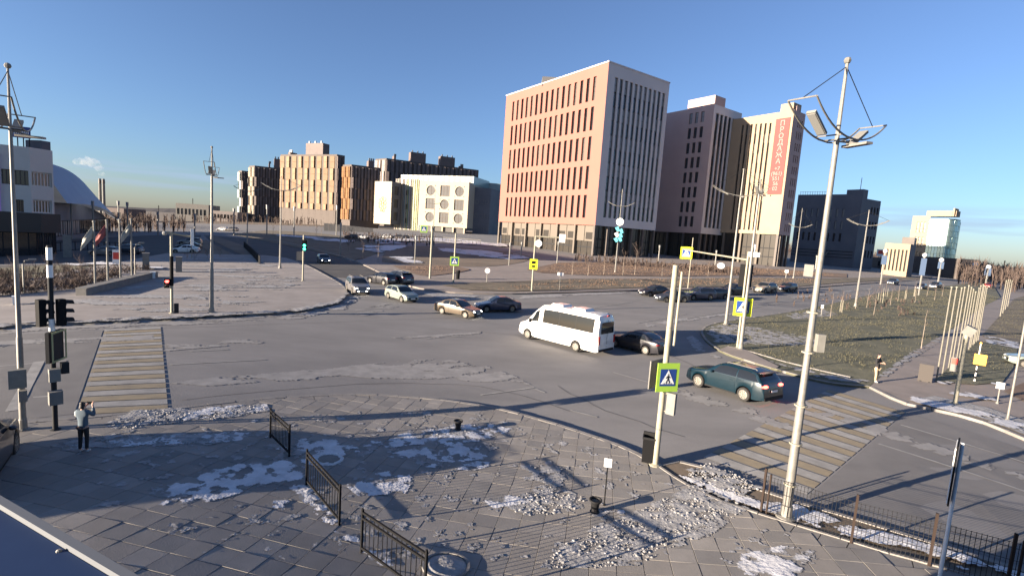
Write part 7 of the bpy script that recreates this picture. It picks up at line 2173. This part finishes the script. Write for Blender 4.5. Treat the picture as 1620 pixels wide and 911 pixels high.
wood('far_wood', 'bare wood on the right horizon behind the cream poles', [(41.5, 56, 210, 420), (38, 50, 420, 520), (28, 36, 420, 560)], [620, 360, 200], 9.0, 2)
wood('lawn_brush', 'brown brushwood scattered over the upper right lawn', [(27, 39.5, 74, 108)], [75], 1.1, 3, 10)
HB = MB(); rnd = random.Random(6)
for row, (va, vb_) in enumerate(((436, 428), (445, 432), (453, 436), (461, 440), (470, 446))):
    for k in range(130):
        u = rnd.uniform(-30, 236 - row * 22); v = va + (vb_ - va) * (u / 240) + rnd.uniform(-1.5, 1.5)
        q = g3(u, v, 0.08); hh = rnd.uniform(.5, 1.2)
        for j in range(14):
            a = rnd.uniform(0, 6.28); ln = hh * rnd.uniform(.3, .8); o = q + Vector((rnd.uniform(-.2, .2), rnd.uniform(-.2, .2), hh * rnd.uniform(0, .6)))
            s_ = Vector((-math.sin(a), math.cos(a), 0)) * .03
            HB.add([o - s_, o + s_, o + Vector((math.cos(a) * ln * .6, math.sin(a) * ln * .6, ln * .7))], [(0, 1, 2)])
tag(HB.build('hedge_brush', M['twig']), 'dark bare hedge rows on the left lawn', None, None, 'stuff')
wood('verge_brush', 'reddish brush strip before the office forecourts', [(7, 26, 120, 132), (-19, -9, 150, 215)], [200, 160], 2.2, 4, 12)
def ridge(name, a0, a1, r, h, seed, m):
    mb = MB(); n_ = 160
    for i in range(n_ + 1):
        az = rad(a0 + (a1 - a0) * i / n_); x, y = r * math.sin(az), r * math.cos(az)
        hh = h * (0.6 + 0.5 * noise.fractal(Vector((i * 0.07, seed, 0)), 1.0, 2.0, 5))
        xb, yb = x * 1.3, y * 1.3
        mb.v += [(x, y, hz(x, y) - 5), (x * 1.05, y * 1.05, hz(x, y) + hh), (xb, yb, hz(x, y) + hh * 0.9)]
    for i in range(n_):
        for q in (0, 1): mb.f.append((3 * i + q, 3 * i + 3 + q, 3 * i + 4 + q, 3 * i + 1 + q)); mb.m.append(0)
    return tag(mb.build(name, m), None, None, None, 'structure')
ridge('hills', -75, 75, 1500, 14, 3.3, mat('wooded_ridge', (0.06, 0.055, 0.055), 0.95, c2=(0.1, 0.09, 0.085), scale=0.02))
# scattered far masts on the horizon
for k, (u, v, vt_, r, lb) in enumerate(((305, 345, 314, 430, 'thin twin exhaust pipe on the depot roof'), (251, 340, 325, 400, 'thin mast on the left horizon'), (1389, 430, 395, 320, 'thin mast left of the red billboard'), (1585, 440, 412, 380, 'thin mast on the right horizon behind the wood'), (1605, 440, 416, 380, 'rightmost thin mast on the horizon'))):
    P = corner(u, v, r); P.z = hz(P.x, P.y); t = thing('mast', lb, 'mast', P)
    h = z_top(u, vt_, r) - P.z
    mb = MB(); mb.tube([(0, 0, -1), (0, 0, h)], 0.22, 6); mb.build('shaft', M['dark_steel'], t)
    mb = MB(); mb.box(-0.5, 0.5, -0.06, 0.06, h * 0.9, h * 0.9 + 0.25); mb.build('crossarm', M['dark_steel'], t)
# white globe and blue banner pylons along the far right road
for k, (u, v, vt_, vb0, vb1, lb) in enumerate(((1453, 468, 403, 408, 435, 'lamp with a white globe and blue banner, left of the cream poles'), (1484, 447, 411, 414, 425, 'slim lamp with a white globe and small blue banner beyond the brown car'), (1538, 446, 418, 420, 436, 'lamp with a white globe and blue banner before the dark shed'), (1559, 452, 422, 424, 436, 'far right lamp with a white globe near the wood'), (1393, 450, 397, 404, 418, 'lamp with a pale disc and blue banner under the red billboard'))):
    B = g3(u, v); r = math.hypot(B.x, B.y); h = z_top(u, vt_, r) - B.z
    t = thing('banner_lamp', lb, 'street lamp', B, -math.atan2(B.x, B.y), 'globe lamps with banners along the right road')
    w_ = r * 0.0012
    mb = MB(); mb.tube([(0, 0, -.1), (0, 0, h)], w_, 6); mb.build('post', M['steel'], t)
    mb = MB(); mb.ball((0, 0, h), r * 0.0032, n=10); mb.build('globe', M['white'], t, True)
    z0_, z1_ = z_top(u, vb1, r) - B.z, z_top(u, vb0, r) - B.z
    mb = MB(); mb.box(-r * .0035, r * .0035, -0.2, -0.12, z0_, z1_); mb.build('banner', M['banner_blue'], t)

# ------------------------------------------------------------------ people
def skin_mesh(name, verts, edges, radii, m, parent, sub=2):
    me = bpy.data.meshes.new(name); me.from_pydata(verts, edges, [])
    o = bpy.data.objects.new('tmp', me); COL.objects.link(o)
    sk = o.modifiers.new('skin', 'SKIN'); sk.use_smooth_shade = True
    sv = me.skin_vertices[0].data
    for k, r in enumerate(radii):
        sv[k].radius = (r, r) if not isinstance(r, tuple) else r
        sv[k].use_root = (k == 0)
    ss = o.modifiers.new('sub', 'SUBSURF'); ss.levels = sub; ss.render_levels = sub
    bpy.context.view_layer.update()
    nm = bpy.data.meshes.new_from_object(o.evaluated_get(bpy.context.evaluated_depsgraph_get()))
    bpy.data.objects.remove(o)
    nm.materials.clear(); nm.materials.append(m)
    nm.polygons.foreach_set('use_smooth', [True] * len(nm.polygons))
    return link(name, nm, parent)

def person(label, P, face, pose, coat, legs, shoe, sleeve=None):
    t = thing('person', label, 'person', P, -face)
    V, E, Rr = [], [], []
    def add(p, r, par=None):
        V.append(p); Rr.append(r)
        if par is not None: E.append((par, len(V) - 1))
        return len(V) - 1
    sh, el, wr = pose['sh'], pose['el'], pose['wr']      # right arm (x>0) and left arm lists
    pel = add((0, 0, .93), (.13, .1)); ab = add((0, .005, 1.1), (.125, .095), pel); chs = add((0, 0, 1.29), (.15, .105), ab)
    nb_ = add((0, -.01, 1.43), (.06, .06), chs); nk = add((0, 0.005, 1.5), (.052, .052), nb_)
    hd = add((0, .02, 1.58), (.078, .09), nk); ht_ = add((0, .015, 1.67), (.07, .085), hd)
    nose = add((0, .105, 1.585), (.018, .02), hd)
    def arm(i):
        s = add(sh[i], .055, chs); e = add(el[i], .042, s); w = add(wr[i], .028, e)
        d = (Vector(wr[i]) - Vector(el[i])).normalized()
        sidev = d.cross(Vector((0, 1, 0.3))).normalized()
        pal = add(tuple(Vector(wr[i]) + d * .06), (.036, .02), w)
        up = d.cross(sidev).normalized()
        for k in range(4):
            off = sidev * (k - 1.5) * .02
            ln = (.07, .08, .075, .06)[k]
            a = add(tuple(Vector(wr[i]) + d * .1 + off), .009, pal)
            b_ = add(tuple(Vector(wr[i]) + d * (.1 + ln * .5) + off - up * .012), .0085, a)
            add(tuple(Vector(wr[i]) + d * (.1 + ln) + off - up * .035), .007, b_)
        a = add(tuple(Vector(wr[i]) + d * .05 + sidev * .04), .011, pal); add(tuple(Vector(wr[i]) + d * .09 + sidev * .062 - up * .02), .009, a)
    arm(0); arm(1)
    for s, (kn, an) in zip((1, -1), pose['leg']):
        h_ = add((s * .09, 0, .86), .085, pel); k_ = add(kn, .055, h_); a_ = add(an, .038, k_); add((an[0] + s * .015, an[1] + .13, .035), (.038, .028), a_)
    skin_mesh('body', V, E, Rr, M['skin'], t)
    # jacket: torso and sleeves
    V, E, Rr = [], [], []
    a0 = add((0, 0, .80), (.175, .125)); a1 = add((0, 0, .98), (.17, .125), a0); a2 = add((0, .0, 1.15), (.165, .12), a1); a3 = add((0, -.005, 1.33), (.175, .12), a2); a4 = add((0, -.01, 1.45), (.085, .08), a3)
    for i in (0, 1):
        s = add(sh[i], .075, a3); e = add(el[i], .062, s); add(tuple(Vector(el[i]).lerp(Vector(wr[i]), .9)), .048, e)
    skin_mesh('jacket', V, E, Rr, M[coat], t)
    if sleeve:
        V, E, Rr = [], [], []
        s = add(tuple(Vector(sh[1]) + Vector((0, 0, 0.02))), .088); e = add(el[1], .07, s); add(tuple(Vector(el[1]).lerp(Vector(wr[1]), .55)), .058, e)
        skin_mesh('pale_sleeve', V, E, Rr, M[sleeve], t)
    V, E, Rr = [], [], []
    p0 = add((0, 0, .90), (.15, .11))
    for s, (kn, an) in zip((1, -1), pose['leg']):
        h_ = add((s * .09, 0, .80), .095, p0); k_ = add(kn, .068, h_); add((an[0], an[1], .11), .055, k_)
    skin_mesh('trousers', V, E, Rr, M[legs], t)
    for s, (kn, an) in zip((1, -1), pose['leg']):
        V, E, Rr = [], [], []
        a = add((an[0], an[1] - .03, .055), (.05, .05)); b_ = add((an[0] + s * .01, an[1] + .07, .045), (.05, .04), a); add((an[0] + s * .015, an[1] + .17, .035), (.04, .03), b_)
        skin_mesh('shoe', V, E, Rr, M[shoe], t, 1)
    V, E, Rr = [], [], []
    a = add((0, -.03, 1.56), (.085, .075)); b_ = add((0, -.012, 1.65), (.092, .1), a); add((0, .02, 1.71), (.07, .08), b_)
    c_ = add((0, -.06, 1.48), (.07, .05), a)
    skin_mesh('hair', V, E, Rr, M['hair'], t)
    # eyes and mouth
    for s in (1, -1):
        mb = MB(); mb.ball((s * .033, .095, 1.605), .011, n=8); mb.build('eye', M['hair'], t)
    mb = MB(); mb.ball((0, .1, 1.54), .02, .008, .006, 8); mb.build('mouth', M['sign_red'], t)
    for s in (1, -1):
        mb = MB(); mb.ball((s * .085, .01, 1.59), .012, .022, .03, 8); mb.build('ear', M['skin'], t)
    return t
pose1 = dict(sh=[(.18, 0, 1.38), (-.18, 0, 1.38)], el=[(.27, .16, 1.2), (-.29, .1, 1.18)], wr=[(.13, .3, 1.47), (-.12, .29, 1.44)], leg=[((.1, .03, .48), (.1, -.01, .09)), ((-.1, .0, .48), (-.105, -.03, .09))])
P1 = g3(133, 722, 0.15)
p1 = person('person in a pale blue jacket and black leggings holding a phone up with both hands', P1, math.atan2(P1.x, P1.y) + rad(35), pose1, 'bluecoat', 'blackcloth', 'whitecloth', 'whitecloth')
p1.scale = (.84, .84, .92)
ph = thing('mobile_phone', 'black phone held up by the person in the pale blue jacket', 'phone', P1 + Matrix.Rotation(-(math.atan2(P1.x, P1.y) + rad(35)), 3, 'Z') @ Vector((0.0, .31, 1.43)), -(math.atan2(P1.x, P1.y) + rad(35)))
mb = MB(); mb.box(-.09, .09, -.005, .005, -.04, .04); mb.build('phone_case', M['black'], ph); mb = MB(); mb.box(-.083, .083, -.008, -.0055, -.035, .035); mb.build('phone_screen', M['carglass'], ph)
pose2 = dict(sh=[(.18, 0, 1.38), (-.18, 0, 1.38)], el=[(.26, .05, 1.12), (-.26, .06, 1.12)], wr=[(.12, .22, 1.2), (-.1, .24, 1.16)], leg=[((.1, .05, .48), (.12, .05, .09)), ((-.1, .04, .48), (-.12, -.05, .09))])
P2 = g3(1384, 607, 0.12)
p2 = person('person in black jacket and khaki trousers at the far end of the right crossing', P2, math.atan2(P2.x, P2.y) + rad(115), pose2, 'blackcloth', 'khaki', 'whitecloth')
